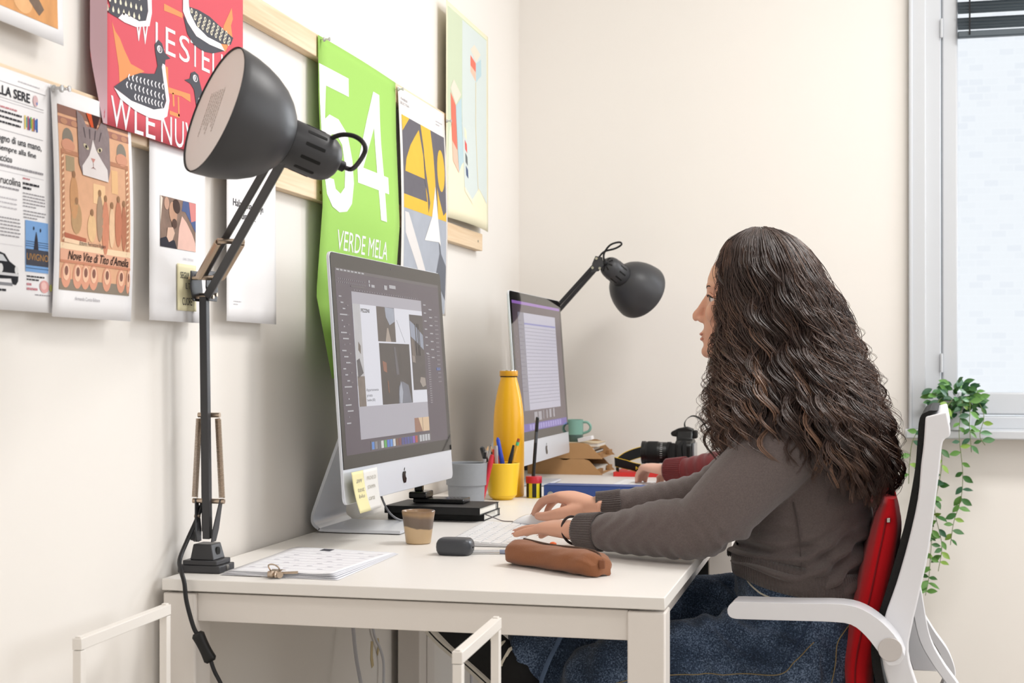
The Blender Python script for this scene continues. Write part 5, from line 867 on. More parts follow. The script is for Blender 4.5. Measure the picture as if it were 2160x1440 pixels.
t = thing('white_box', 'small white box leaning on the booklets beside the mug', 'box', (0.265, 2.34, ZD+0.097), None); MW = Matrix.Translation((0.268, 2.345, ZD+0.0975)) @ Matrix.Rotation(math.radians(-12), 4, 'Y'); obj('carton', MB(MW).box((-0.022, -0.02, 0.0045), (0.022, 0.02, 0.017)), M_pap, t, bevel=0.001); obj('flap', MB(MW).box((0.022, -0.018, 0.006), (0.0235, 0.018, 0.017)), M_pap, t)
t = thing('enamel_mug', 'teal green mug with dark base behind the back computer', 'mug', (0.222, 2.40, ZD+0.0967)); c = (0.216, 2.40, ZD+0.0967); M_tl = mat('teal_enamel', '#86b3a6', 0.3)
obj('mug_body', MB().lathe([(0.001, 0.0225), (0.0305, 0.0225), (0.0315, 0.026), (0.0318, 0.068), (0.0325, 0.070), (0.0305, 0.070), (0.030, 0.028), (0.001, 0.0265)], 40, c=c), M_tl, t, smooth=50); obj('mug_base', MB().lathe([(0.001, 0), (0.0285, 0), (0.030, 0.002), (0.0308, 0.0225), (0.001, 0.0225)], 40, c=c), mat('mug_dark', (0.32, 0.40, 0.38), 0.4), t); obj('handle', MB().tube(spline([(0.246, 2.40, c[2]+0.062), (0.262, 2.40, c[2]+0.061), (0.2715, 2.40, c[2]+0.048), (0.266, 2.40, c[2]+0.034), (0.2455, 2.40, c[2]+0.026)], 5), 0.0042, 10), M_tl, t)
# red folder, papers
t = thing('red_folder', 'thin red folder under the camera strap', 'folder', (0.49, 2.36, ZD)); M_rf = mat('red_card', '#d8322f', 0.5); obj('back_cover', MB().box((0.373, 2.24, ZD), (0.655, 2.49, ZD+0.0025)), M_rf, t, bevel=0.001); obj('front_cover', MB().box((0.373, 2.24, ZD+0.0105), (0.655, 2.49, ZD+0.013)), M_rf, t, bevel=0.001); obj('spine', MB().box((0.371, 2.24, ZD), (0.3735, 2.49, ZD+0.013)), M_rf, t); obj('front_spine', MB().box((0.373, 2.2385, ZD), (0.655, 2.2405, ZD+0.013)), M_rf, t)
t = thing('paper_stack', 'loose lilac white papers under the camera', 'papers', (0.57, 2.40, ZD+0.013), None)
for k in range(4): 
    ang = math.radians((-4, 6, -2, 3)[k]); Mk = Matrix.Translation((0.565+0.008*k, 2.40, ZD+0.0132+k*0.0045)) @ Matrix.Rotation(ang, 4, 'Z'); obj('sheet', MB(Mk).box((-0.155, -0.095, 0), (0.155, 0.10, 0.0042)), (M_p2, M_pap)[k % 2], t)
# camera
t = thing('digital_camera', 'black digital camera with long zoom lens and strap', 'camera', (0.545, 2.33, ZD+0.0315)); zc = ZD+0.0315+0.038; M_cm = mat('camera_black', (0.045, 0.045, 0.048), 0.4, bump=0.06, bscale=300); M_rb = mat('grip_rubber', (0.03, 0.03, 0.032), 0.7, bump=0.3, bscale=600)
Lx = Matrix.Translation((0, 2.33, zc)) @ Matrix.Rotation(math.radians(90), 4, 'Y')
obj('lens_barrel', MB().lathe([(0.030, 0.446), (0.0352, 0.447), (0.0352, 0.458), (0.0335, 0.4595), (0.0335, 0.500), (0.0325, 0.502), (0.0325, 0.522), (0.031, 0.525), (0.0305, 0.540), (0.0295, 0.556)], 48, M=Lx), M_cm, t, smooth=35)
obj('zoom_ring', MB().lathe([(0.0345, 0.466), (0.0348, 0.467), (0.0348, 0.496), (0.0345, 0.497)], 48, M=Lx, cap0=False, cap1=False), M_rb, t); obj('focus_ring', MB().lathe([(0.0335, 0.5255), (0.0335, 0.537)], 48, M=Lx, cap0=False, cap1=False), M_rb, t); obj('mount_ring', MB().lathe([(0.0310, 0.5475), (0.0310, 0.5495)], 48, M=Lx, cap0=False, cap1=False), mat('steel', (0.85, 0.85, 0.84), 0.15, metal=1.0), t)
obj('lens_glass', MB().lathe([(0.029, 0.4485), (0.015, 0.4465), (0.001, 0.4455)], 32, M=Lx), mat('lens_glass', (0.02, 0.02, 0.03), 0.02), t)
M_wh = pm('#d8d8d8')
for k in range(9):
    a = math.radians(-100+k*12-60); obj('scale_mark', MB(Lx).box((0.0322, -0.0007, 0), (0.0322, 0.0007, 0)) if False else MB().add([tuple(Lx @ Vector((0.0327*math.cos(a+d_), 0.0327*math.sin(a+d_), z_))) for d_, z_ in ((-0.02, 0.506), (0.02, 0.506), (0.02, 0.513), (-0.02, 0.513))], [(0, 1, 2, 3)]), M_wh, t, smooth=0)
bd = [(2.265, 0.006), (2.262, 0.070), (2.275, 0.082), (2.300, 0.086), (2.312, 0.112), (2.325, 0.118), (2.345, 0.118), (2.357, 0.108), (2.366, 0.086), (2.390, 0.082), (2.396, 0.070), (2.394, 0.006)]
z0 = ZD+0.0315; b = MB(); b.prism([(y, z0+z-0.005) for y, z in bd], 'x', 0.556, 0.606); obj('camera_body', b, M_cm, t, bevel=0.005)
b = MB(); b.prism([(0.537, z0+0.098), (0.541, z0+0.090), (0.556, z0+0.088), (0.606, z0+0.088), (0.606, z0+0.112), (0.585, z0+0.119), (0.560, z0+0.114), (0.540, z0+0.104)], 'y', 2.312, 2.352); obj('flash_hood', b, M_cm, t, bevel=0.004)
obj('hand_grip', MB().tube([(0.552, 2.272, z0+0.008), (0.548, 2.272, z0+0.045), (0.552, 2.272, z0+0.070)], [0.014, 0.016, 0.012], 14), M_rb, t); obj('eyepiece', MB().box((0.604, 2.315, z0+0.083), (0.618, 2.349, z0+0.108)), M_rb, t, bevel=0.004)
obj('rear_screen', MB().box((0.606, 2.282, z0+0.010), (0.613, 2.372, z0+0.070)), mat('screen_gloss', (0.40, 0.41, 0.43), 0.06), t, bevel=0.002)
for k, (yy, zz) in enumerate(((2.268, 0.062), (2.27, 0.045), (2.272, 0.03))): obj('button', MB().cyl((0.566+k*0.006, 2.262, z0+zz), (0.566+k*0.006, 2.258, z0+zz), 0.0035, 12), M_rb, t)
def strap(pts, w, up): 
    b = MB(); P = spline(pts, 8); rings = []
    for i in range(len(P)):
        u_ = Vector(up[min(i*len(up)//len(P), len(up)-1)]).normalized(); c_ = Vector(P[i]); T_ = (Vector(P[min(i+1, len(P)-1)])-Vector(P[max(i-1, 0)])).normalized(); n_ = T_.cross(u_).normalized()
        rings.append([tuple(c_+u_*(w/2)+n_*0.0008), tuple(c_-u_*(w/2)+n_*0.0008), tuple(c_-u_*(w/2)-n_*0.0008), tuple(c_+u_*(w/2)-n_*0.0008)])
    return b.loft(rings), rings
M_st = mat('strap_black', (0.045, 0.045, 0.05), 0.75); M_sy = mat('strap_yellow', '#e7bf2f', 0.6)
def strap_obj(pts, w, up):
    b, rg = strap(pts, w, up); so = obj('neck_strap', b, M_st, t, smooth=60)
    for e in (0, 1):
        b2 = MB().tube([tuple((Vector(r[e])+Vector(r[3-e]))/2) for r in rg], 0.0011, 5); obj('yellow_piping', b2, M_sy, so)
    return so
strap_obj([(0.560, 2.42, z0+0.035), (0.50, 2.44, z0+0.036), (0.445, 2.42, z0+0.036), (0.395, 2.37, z0+0.022), (0.372, 2.30, z0+0.004), (0.385, 2.262, z0-0.004)], 0.034, [(0, 0.15, 1), (0, 0.2, 1), (0, 0.3, 1)])
s_ = strap_obj([(0.372, 2.262, z0+0.012), (0.415, 2.250, z0+0.003), (0.455, 2.246, z0-0.006), (0.50, 2.248, z0-0.010), (0.545, 2.255, z0-0.0105)], 0.030, [(0, -0.35, 1), (0, -0.5, 1), (0, -0.9, 0.6), (0, -1, 0.35)])
vs, fs = text_tris('Nikon', bold=0.02); a_ = np.array(vs); lo, hi = a_.min(0), a_.max(0)
obj('strap_lettering', MB().add([(0.440+(p[0]-lo[0])/(hi[0]-lo[0])*0.040, 2.2445-0.0006-(p[1]-lo[1])*0.004, z0-0.010+(p[1]-lo[1])/(hi[1]-lo[1])*0.010-(p[0]-lo[0])*0.0015) for p in vs], fs), M_sy, t, smooth=0)
M_s2 = [(0.585, 2.262, z0+0.080), (0.572, 2.25, z0+0.06), (0.575, 2.247, z0+0.02), (0.566, 2.243, z0-0.012)]
b, _r = strap(M_s2, 0.012, [(1, 0, 0)]); obj('wrist_strap', b, M_st, t); b, _r = strap([(0.585, 2.262, z0+0.080), (0.588, 2.247, z0+0.05), (0.592, 2.243, z0+0.01), (0.600, 2.240, z0-0.013)], 0.012, [(1, 0, 0)]); obj('wrist_strap', b, M_st, t)
b, _r = strap([(0.590, 2.39, z0+0.080), (0.572, 2.385, z0+0.125), (0.595, 2.37, z0+0.150), (0.625, 2.365, z0+0.140), (0.655, 2.36, z0+0.095), (0.690, 2.35, z0+0.050), (0.715, 2.345, z0+0.022)], 0.014, [(0.1, 1, 0.2)]); obj('neck_strap', b, M_st, t)
# ================================================================ white rack in front of the desk
t = thing('shelf_rack', 'white metal rack with two square hoop ends, in front of the desk', 'rack', (0.55, -0.22, 0)); M_rk = mat('rack_white', (0.93, 0.91, 0.885), 0.35)
for (p, q) in (((0.0955, -0.375), (0.0835, -0.112)), ((0.6035, -0.342), (0.5925, -0.106))):
    for (x, y) in (p, q): obj('post', MB().box((x-0.0062, y-0.0062, 0.0), (x+0.0062, y+0.0062, 0.694)), M_rk, t, bevel=0.001)
    obj('top_bar', bar(MB(), (p[0], p[1]-0.0062, 0.7025), (q[0], q[1]+0.0062, 0.7025), 0.0135, 0.0155, (1, 0, 0)), M_rk, t, bevel=0.001)
    for (x, y) in (p, q): obj('end_plug', MB().box((x-0.004, y-0.004, 0.710), (x+0.004, y+0.004, 0.7125)), M_rk, t, bevel=0.0008)
for zz in (0.50, 0.16):
    for (p, q) in (((0.0835, -0.112), (0.5925, -0.106)), ((0.0955, -0.375), (0.6035, -0.342))):
        if not (zz == 0.50 and p[1] < -0.2): obj('cross_rail', bar(MB(), (p[0], p[1], zz), (q[0], q[1], zz), 0.011, 0.011, (0, 1, 0)), M_rk, t)
obj('shelf_panel', MB().add([(0.09, -0.37, 0.17), (0.60, -0.338, 0.17), (0.59, -0.11, 0.17), (0.085, -0.116, 0.17)], [(0, 1, 2, 3)]), M_rk, t, solid=0.004)
# cables hanging under the desk, tape on the wall
for k, (pts, r, lb) in enumerate((([(0.02, 0.86, 0.70), (0.030, 0.85, 0.55), (0.050, 0.82, 0.45), (0.075, 0.80, 0.35), (0.08, 0.85, 0.1), (0.07, 0.95, 0.005)], 0.0042, 'thick white cable hanging under the desk, left one'), ([(0.02, 1.02, 0.70), (0.012, 1.03, 0.52), (0.008, 1.06, 0.45), (0.012, 1.10, 0.40), (0.015, 1.11, 0.35), (0.02, 1.08, 0.2), (0.03, 1.10, 0.005)], 0.0032, 'thin grey cable curling past the tape under the desk'), ([(0.10, 1.42, 0.70), (0.115, 1.42, 0.55), (0.135, 1.43, 0.45), (0.14, 1.43, 0.3), (0.14, 1.45, 0.005)], 0.0035, 'white cable hanging farthest right behind the desk legs'))):
    tag(obj('hanging_cable', MB().tube(spline(pts, 8), r, 8), mat('cable_white', (0.80, 0.80, 0.82), 0.45)), lb, 'cable', 'cables under the desk')
M_tp = mat('old_tape', '#cdb98c', 0.5); tp = thing('masking_tape', 'yellowed tape scraps on the wall under the desk', 'tape', (0.001, 1.08, 0.39))
obj('tape_scrap', MB().prism([(1.060, 0.432), (1.075, 0.428), (1.072, 0.396), (1.080, 0.372), (1.066, 0.368), (1.056, 0.39)], 'x', 0.0006, 0.0011), M_tp, tp); obj('tape_scrap', MB().prism([(1.098, 0.432), (1.115, 0.428), (1.122, 0.405), (1.108, 0.388), (1.100, 0.398), (1.108, 0.41)], 'x', 0.0006, 0.0011), M_tp, tp)
# ================================================================ office chair and red cushion
ch = thing('office_chair', 'white office chair with black mesh back, under the long-haired woman', 'chair', (1.02, 0.60, 0)); M_cw = mat('chair_white', (0.90, 0.90, 0.915), 0.3); M_ms = mat('black_mesh', (0.07, 0.07, 0.072), 0.8, bump=0.8, bscale=900)
front = [(1.199, 0.985), (1.196, 0.94), (1.192, 0.906), (1.187, 0.851), (1.172, 0.781), (1.153, 0.712), (1.134, 0.655), (1.128, 0.612), (1.140, 0.55), (1.168, 0.47)]
back = [(1.232, 0.994), (1.238, 0.957), (1.226, 0.945), (1.221, 0.902), (1.205, 0.774), (1.190, 0.70), (1.178, 0.645), (1.172, 0.60), (1.186, 0.548), (1.215, 0.47)]
YAW = lambda p: (p[0]+(p[1]-0.345)*0.062, p[1], p[2])   # the chair is turned a little towards the desk
def yawed(b): b.v = [YAW(v) for v in b.v]; return b
for yy in (0.338, 0.837): obj('back_side_rail', yawed(MB().prism(spline(front, 3)+spline(back, 3)[::-1], 'y', yy, yy+0.025)), M_cw, ch, bevel=0.005)
obj('back_top_rail', yawed(MB().prism([(1.199, 0.985), (1.232, 0.994), (1.237, 0.957), (1.226, 0.948), (1.199, 0.955)], 'y', 0.36, 0.84)), M_cw, ch, bevel=0.004)
ml = spline([(1.205, 0.995), (1.190, 0.983), (1.186, 0.94), (1.181, 0.889), (1.163, 0.795), (1.134, 0.690), (1.114, 0.620), (1.118, 0.560), (1.14, 0.49)], 4)
b = MB(); N = 14
b.loft([[(x+0.012*math.sin(math.pi*k/N)*0, 0.345+0.51*k/N, z) for k in range(N+1)]+[(x+0.014, 0.345+0.51*(N-k)/N, z) for k in range(N+1)] for x, z in ml]); obj('mesh_back', yawed(b), M_ms, ch, smooth=50)
# rear yoke, armrests, seat and base
yk = spline([(1.185, 0.70), (1.200, 0.615), (1.222, 0.57), (1.252, 0.525), (1.262, 0.48), (1.235, 0.44), (1.15, 0.42)], 5)
for yy in (0.44, 0.76): obj('rear_yoke', MB().loft([[(x-0.010, yy-0.018, z), (x+0.010, yy-0.018, z), (x+0.010, yy+0.018, z), (x-0.010, yy+0.018, z)] for x, z in yk]), M_cw, ch, bevel=0.004)
arm = spline([(0.889, 0.670), (0.892, 0.677), (0.898, 0.6815), (0.908, 0.6835), (1.0, 0.6845), (1.07, 0.686), (1.105, 0.678), (1.135, 0.658), (1.158, 0.632), (1.168, 0.608)], 3)+spline([(1.160, 0.594), (1.143, 0.592), (1.128, 0.612), (1.108, 0.637), (1.085, 0.654), (1.05, 0.657), (1.0, 0.6565), (0.92, 0.6555), (0.900, 0.656), (0.893, 0.659), (0.8895, 0.664)], 3)
for k, yy in enumerate((0.278, 0.862)):
    obj('armrest', yawed(MB().prism(arm, 'y', yy, yy+0.060)), M_cw, ch, bevel=0.0025)
    y0_ = yy-0.002 if k == 0 else yy+0.056; obj('pivot_disc', yawed(MB().cyl((1.146, y0_, 0.617), (1.146, y0_+0.006, 0.617), 0.019, 28)), mat('chair_grey', (0.80, 0.78, 0.77), 0.4), ch, bevel=0.001)
b = MB(); b.loft([[(x, y, z) for x, y in rrect(0.47, 0.50, 0.09, 6, 0.965, 0.60)] for z in (0.395, 0.41)]+[[(x*1.0, y, 0.445) for x, y in rrect(0.46, 0.49, 0.09, 6, 0.965, 0.60)], [(x, y, 0.455) for x, y in rrect(0.42, 0.45, 0.09, 6, 0.965, 0.60)]]); obj('seat', b, M_ms, ch, smooth=50)
obj('gas_lift', MB().cyl((1.0, 0.60, 0.09), (1.0, 0.60, 0.40), 0.027), M_cw, ch)
for k in range(5):
    a = 2*math.pi*k/5+0.3; e = (1.0+0.30*math.cos(a), 0.60+0.30*math.sin(a)); obj('base_arm', MB().tube([(1.0, 0.60, 0.105), (1.0+0.15*math.cos(a), 0.6+0.15*math.sin(a), 0.09), (e[0], e[1], 0.065)], [0.03, 0.024, 0.018], 10), M_cw, ch); obj('castor', MB().cyl((e[0]-0.022*math.sin(a), e[1]+0.022*math.cos(a), 0.028), (e[0]+0.022*math.sin(a), e[1]-0.022*math.cos(a), 0.028), 0.028, 18), M_ms, ch)
cu = thing('back_cushion', 'bright red cushion wedged between the woman\'s back and chair', 'cushion', (1.125, 0.60, 0.52)); M_cu = mat('red_cotton', '#c4121c', 0.85, spec=0.2, bump=0.15, bscale=350, sheen=0.15)
rings = []; cl_ = [(1.146, 0.845), (1.142, 0.80), (1.130, 0.74), (1.118, 0.68), (1.104, 0.62), (1.094, 0.56), (1.095, 0.50), (1.10, 0.468)]; th = [0.012, 0.026, 0.031, 0.033, 0.032, 0.030, 0.026, 0.012]; P = spline([(x, z, h_) for (x, z), h_ in zip(cl_, th)], 4)
for (x, z, h_) in P: rings.append([(x+h_*0.92*math.copysign(abs(math.cos(a))**0.55, math.cos(a))*(1+0.06*math.sin(9*a+z*40)), 0.605+(0.205+0.1*min(h_, 0.03))*math.copysign(abs(math.sin(a))**0.45, math.sin(a)), z) for a in [2*math.pi*k/40 for k in range(40)]])
obj('cushion_body', MB().loft(rings), M_cu, cu, smooth=80)
obj('seam', MB().tube([(x-0.006, 0.3995-0.1*min(h_, 0.03)+0.0005, z) for (x, z, h_) in P[3:-4]], 0.0017, 6), mat('seam_red', '#8e0d16', 0.8), cu); obj('zip_pull', MB().box((1.139, 0.392, 0.806), (1.145, 0.3965, 0.814)), M_pinm, cu, bevel=0.001)
# ================================================================ people
def fuse(mb, voxel, iters=6, factor=0.5, disp=None):
    """weld overlapping closed shapes into one continuous skin"""
    me = bpy.data.meshes.new('tmp'); me.from_pydata(mb.v, [], mb.f); bm = bmesh.new(); bm.from_mesh(me); bmesh.ops.recalc_face_normals(bm, faces=bm.faces); bm.to_mesh(me); bm.free()
    o = bpy.data.objects.new('tmp', me); COL.objects.link(o)
    r = o.modifiers.new('r', 'REMESH'); r.mode = 'VOXEL'; r.voxel_size = voxel
    s = o.modifiers.new('s', 'SMOOTH'); s.factor = factor; s.iterations = iters
    dg = bpy.context.evaluated_depsgraph_get(); dg.update(); out = bpy.data.meshes.new_from_object(o.evaluated_get(dg)); bpy.data.objects.remove(o); bpy.data.meshes.remove(me)
    if disp:
        n = len(out.vertices); co = np.empty(n*3); out.vertices.foreach_get('co', co); co = co.reshape(-1, 3); no = np.array([v.normal[:] for v in out.vertices]); co = co+no*disp(co)[:, None]; out.vertices.foreach_set('co', co.ravel()); out.update()
    return out
def put(name, me, m, parent):
    base = np.array(origin(parent)); n = len(me.vertices); co = np.empty(n*3); me.vertices.foreach_get('co', co); co = co.reshape(-1, 3)-base; me.vertices.foreach_set('co', co.ravel()); me.update(); me.name = name
    return link(name, me, m, parent, smooth=180)
def limb(mb, pts, n=5, seg=18):
    """pts = (x, y, z, r[, flatten])"""
    P = spline([tuple(p)+((1.0,) if len(p) == 4 else ()) for p in pts], n)
    mb.tube([p[:3] for p in P], [p[3] for p in P], seg)
def rings_xy(mb, lst, cy, n=3, seg=40, pw=0.85):
    P = spline(lst, n); R_ = []
    for p in P:
        z, cx, a, bb = p[:4]; cyy = p[4] if len(p) > 4 else cy
        R_.append([(cx+a*math.copysign(abs(math.cos(t))**pw, math.cos(t)), cyy+bb*math.copysign(abs(math.sin(t))**pw, math.sin(t)), z) for t in [2*math.pi*k/seg for k in range(seg)]])
    mb.loft(R_)
def head(mb, cx=0.0, cy=0.6, cz=0.0, s=1.0):
    lv = [(1.078, .838, .905, .028), (1.085, .820, .930, .038), (1.095, .8125, .945, .046), (1.110, .814, .965, .053), (1.123, .8135, .975, .058), (1.145, .8145, .985, .063), (1.165, .8165, .995, .067), (1.190, .8205, 1.003, .0715), (1.210, .8195, 1.008, .0745), (1.230, .8215, 1.010, .0765), (1.250, .829, 1.008, .0765), (1.270, .843, 1.002, .073), (1.290, .867, .985, .062), (1.303, .893, .960, .045), (1.310, .915, .940, .020)]
    R_ = []
    for z, xf, xb, w in lv:
        c = xf+(xb-xf)*0.52; ring = []
        for k in range(48):
            t = 2*math.pi*k/48; ct, st = math.cos(t), math.sin(t); a = (xb-c) if ct > 0 else (c-xf)
            ring.append((cx+c+a*math.copysign(abs(ct)**(0.9 if ct > 0 else 1.0), ct), cy+w*math.copysign(abs(st)**0.9, st), cz+z))
        R_.append(ring)
    mb.loft(R_)
    q = lambda p: (p[0]+cx, p[1]-0.6+cy, p[2]+cz)
    limb(mb, [(*q((.828, .6, 1.204)), .0060), (*q((.8175, .6, 1.188)), .0068), (*q((.8085, .6, 1.172)), .0080), (*q((.8015, .6, 1.161)), .0095), (*q((.8050, .6, 1.1540)), .0090)], 5, 14)
    for sg in (-1, 1): mb.ell(q((.8115, .6+sg*0.0105, 1.1535)), (.0085, .0065, .0065), 12, 8); mb.ell(q((.836, .6+sg*0.036, 1.165)), (.016, .022, .020), 14, 10); mb.ell(q((.905, .6+sg*0.071, 1.175)), (.016, .008, .030), 14, 10); limb(mb, [(*q((.826, .6+sg*.010, 1.2135)), .0065), (*q((.829, .6+sg*.030, 1.2165)), .0068), (*q((.842, .6+sg*.050, 1.212)), .006)], 4, 10)
    mb.ell(q((.8215, .6, 1.0945)), (.0125, .018, .0125), 14, 10); mb.ell(q((.8145, .6, 1.1275)), (.0065, .019, .006), 14, 8); mb.ell(q((.8155, .6, 1.1165)), (.0065, .016, .0055), 14, 8)
def hand(mb, W, d, t, arch, curls, splay, thumb, s=1.0):
    W, d, t = Vector(W), Vector(d).normalized(), Vector(t); t = (t-d*t.dot(d)).normalized(); n = d.cross(t); n = n if n.z > 0 else -n
    rings = []
    for f, hw, ht, nz in ((-0.35, .024, .020, 0), (0.0, .0255, .0185, 0), (0.25, .031, .0175, .3), (0.55, .0375, .0160, .7), (0.85, .0400, .0140, 1.0), (1.02, .0385, .0115, 1.0), (1.10, .033, .0085, .95)):
        c = W+d*(0.086*f*s)+n*(arch*nz); rings.append([tuple(c+t*(hw*s*math.copysign(abs(math.cos(a))**0.8, math.cos(a)))+n*(ht*s*math.copysign(abs(math.sin(a))**0.9, math.sin(a)))) for a in [2*math.pi*k/20 for k in range(20)]])
    mb.loft(rings); tips = []
    for i, (kl, ky, L, r) in enumerate(((.086, .0290, .072, .0088), (.090, .0095, .080, .0090), (.086, -.0100, .074, .0086), (.077, -.0285, .058, .0075))):
        p = W+d*(kl*s)+t*(ky*s)+n*(arch-0.002); dirh = (d+t*splay[i]).normalized(); ang = curls[i][0]; pts = [(*(p-dirh*0.018), r*1.15*s), (*p, r*1.10*s)]
        for j, fr in enumerate((0.45, 0.30, 0.25)):
            if j: ang += curls[i][j]
            v = dirh*math.cos(ang)-n*math.sin(ang); p = p+v*(L*fr*s); pts.append((*p, r*s*(1.0, 0.92, 0.74)[j]))
        limb(mb, pts, 5, 14); tips.append((p.copy(), v.copy(), n.copy(), r*s))
        mb.ell(tuple(p), (r*0.72*s,)*3, 12, 8)
    b0 = W+d*(0.018*s)+t*(0.020*s)-n*0.004; pts = [(*b0, .0135*s)]; p = b0
    for (fd, ft, fn, L, r) in thumb:
        p = p+(d*fd+t*ft+n*fn).normalized()*(L*s); pts.append((*p, r*s))
    limb(mb, pts, 5, 14); mb.ell(tuple(p), (.0072*s,)*3, 12, 8); tips.append((p.copy(), (d*thumb[-1][0]+t*thumb[-1][1]+n*thumb[-1][2]).normalized(), n.copy(), .0085*s))
    return tips
def skin_mat(name, col):
    m = mat(name, col, 0.45, spec=0.4, sss=0.12, bump=0.04, bscale=300, var=0.05, vscale=25); return m
def nails(tips, parent, which):
    M_n = mat('fingernail', '#d9a08e', 0.25)
    for i in which:
        p, v, n, r = tips[i]; side = v.cross(n).normalized(); nn = side.cross(v).normalized(); nn = nn if nn.z > 0 else -nn; c = p+nn*(r*0.62)+v*(r*0.10)
        b = MB(); b.grid(lambda u, w: tuple(c+v*((w-0.5)*r*1.25)+side*((u-0.5)*r*1.15)-nn*(abs(u-0.5)**2*r*1.3)), 4, 4); obj('fingernail', b, M_n, parent, solid=0.0006)
def shoe(parent, M, name_part):
    up = MB(M); rr = []
    for x, hw, h, z0 in ((-0.055, .020, .050, .012), (-0.045, .030, .070, .012), (-0.01, .034, .080, .012), (0.03, .036, .074, .012), (0.07, .040, .060, .012), (0.11, .044, .048, .012), (0.15, .044, .040, .012), (0.18, .036, .032, .012), (0.197, .020, .024, .014)):
        rr.append([(x, hw*math.copysign(abs(math.cos(a))**0.8, math.cos(a)), z0+h*max(-0.05, math.copysign(abs(math.sin(a))**0.9, math.sin(a)))) for a in [2*math.pi*k/20 for k in range(20)]])
    up.loft(rr); o = obj(name_part, up, mat('black_canvas', (0.055, 0.055, 0.06), 0.8, bump=0.2, bscale=500), parent, smooth=70)
    s = MB(M); pl = [(-0.064, 0), (-0.058, .024), (-0.04, .035), (0.0, .038), (0.06, .042), (0.12, .049), (0.16, .048), (0.19, .036), (0.206, .014)]; pl = spline(pl+[(x, -y) for x, y in pl[::-1][:-1]], 3); s.loft([[(x, y, 0.0) for x, y in pl], [(x*1.005, y*1.01, 0.024) for x, y in pl]]); obj('rubber_sole', s, mat('white_rubber', (0.86, 0.84, 0.80), 0.55), o, smooth=50)
    s = MB(M); s.loft([[(x*1.008, y*1.03, 0.0135) for x, y in pl], [(x*1.008, y*1.03, 0.0165) for x, y in pl]]); obj('sole_stripe', s, mat('sole_black', (0.06, 0.06, 0.06), 0.6), o)
    for k in range(6):
        x = 0.03+k*0.017; h = 0.086-k*0.0075; s = MB(M).tube([(x-0.006, -0.026, h-0.016), (x, -0.012, h-0.003), (x+0.003, 0.0, h+0.001), (x, 0.012, h-0.003), (x-0.006, 0.026, h-0.016)], 0.0034, 8, flat=0.6); obj('shoelace', s, mat('lace_cream', (0.90, 0.87, 0.80), 0.8), o)
    return o
# ---------------------------------------------------------------- the long-haired woman
wo = thing('person', 'woman with long wavy dark brown hair in grey sweater and jeans, typing', 'person', (1.0, 0.60, 0.0))
M_sk = skin_mat('skin', '#d9a58c')
bd = MB(); head(bd)
limb(bd, [(.958, .6, .985, .060), (.940, .6, 1.03, .052), (.928, .6, 1.075, .049), (.925, .6, 1.12, .050)])
rings_xy(bd, [(.50, 1.0, .10, .15), (.58, 1.0, .11, .165), (.66, .992, .100, .150), (.74, .992, .097, .142), (.82, .990, .108, .152), (.90, .978, .100, .160), (.95, .966, .082, .155), (.985, .958, .060, .11), (1.0, .955, .045, .06)], 0.6)
limb(bd, [(.965, .435, .935, .050), (.90, .395, .865, .046), (.825, .380, .782, .042), (.72, .412, .776, .034), (.640, .450, .771, .0255), (.607, .467, .7695, .0235)])
limb(bd, [(.955, .765, .935, .050), (.88, .795, .87, .046), (.80, .805, .805, .040), (.70, .800, .790, .034), (.62, .788, .783, .026), (.575, .782, .781, .0235)])
LT_ = hand(bd, (.607, .467, .7695), (-.806, .587, -.055), (.587, .806, 0), 0.004, [(.16, .16, .10), (.06, .14, .10), (.02, .10, .08), (.10, .10, .06)], (.14, .04, -.10, -.30), [(.75, .80, -.15, .040, .0120), (.92, .45, -.10, .032, .0098), (1.0, .25, -.05, .024, .0080)])
RT_ = hand(bd, (.575, .782, .781), (-.845, .525, .05), (-.525, -.845, .05), 0.012, [(.30, .45, .25), (.22, .42, .25), (.25, .45, .3), (.3, .5, .3)], (-.02, -.02, -.04, -.08), [(.80, .75, -.35, .042, .0125), (.98, .22, -.30, .034, .0102), (1.0, .02, -.12, .027, .0085)])
limb(bd, [(1.0, .50, .55, .085), (.86, .45, .54, .072), (.74, .425, .532, .060), (.655, .415, .515, .055), (.60, .42, .36, .048), (.56, .43, .12, .036), (.555, .43, .07, .035)])
limb(bd, [(1.0, .70, .565, .085), (.85, .69, .582, .070), (.74, .65, .575, .060), (.69, .595, .565, .055), (.58, .50, .545, .048), (.495, .458, .528, .030), (.485, .456, .525, .026)])
body = put('body', fuse(bd, 0.0027, 5), M_sk, wo); nails(LT_, body, (0, 1, 2, 3)); nails(RT_, body, (0, 1, 4))
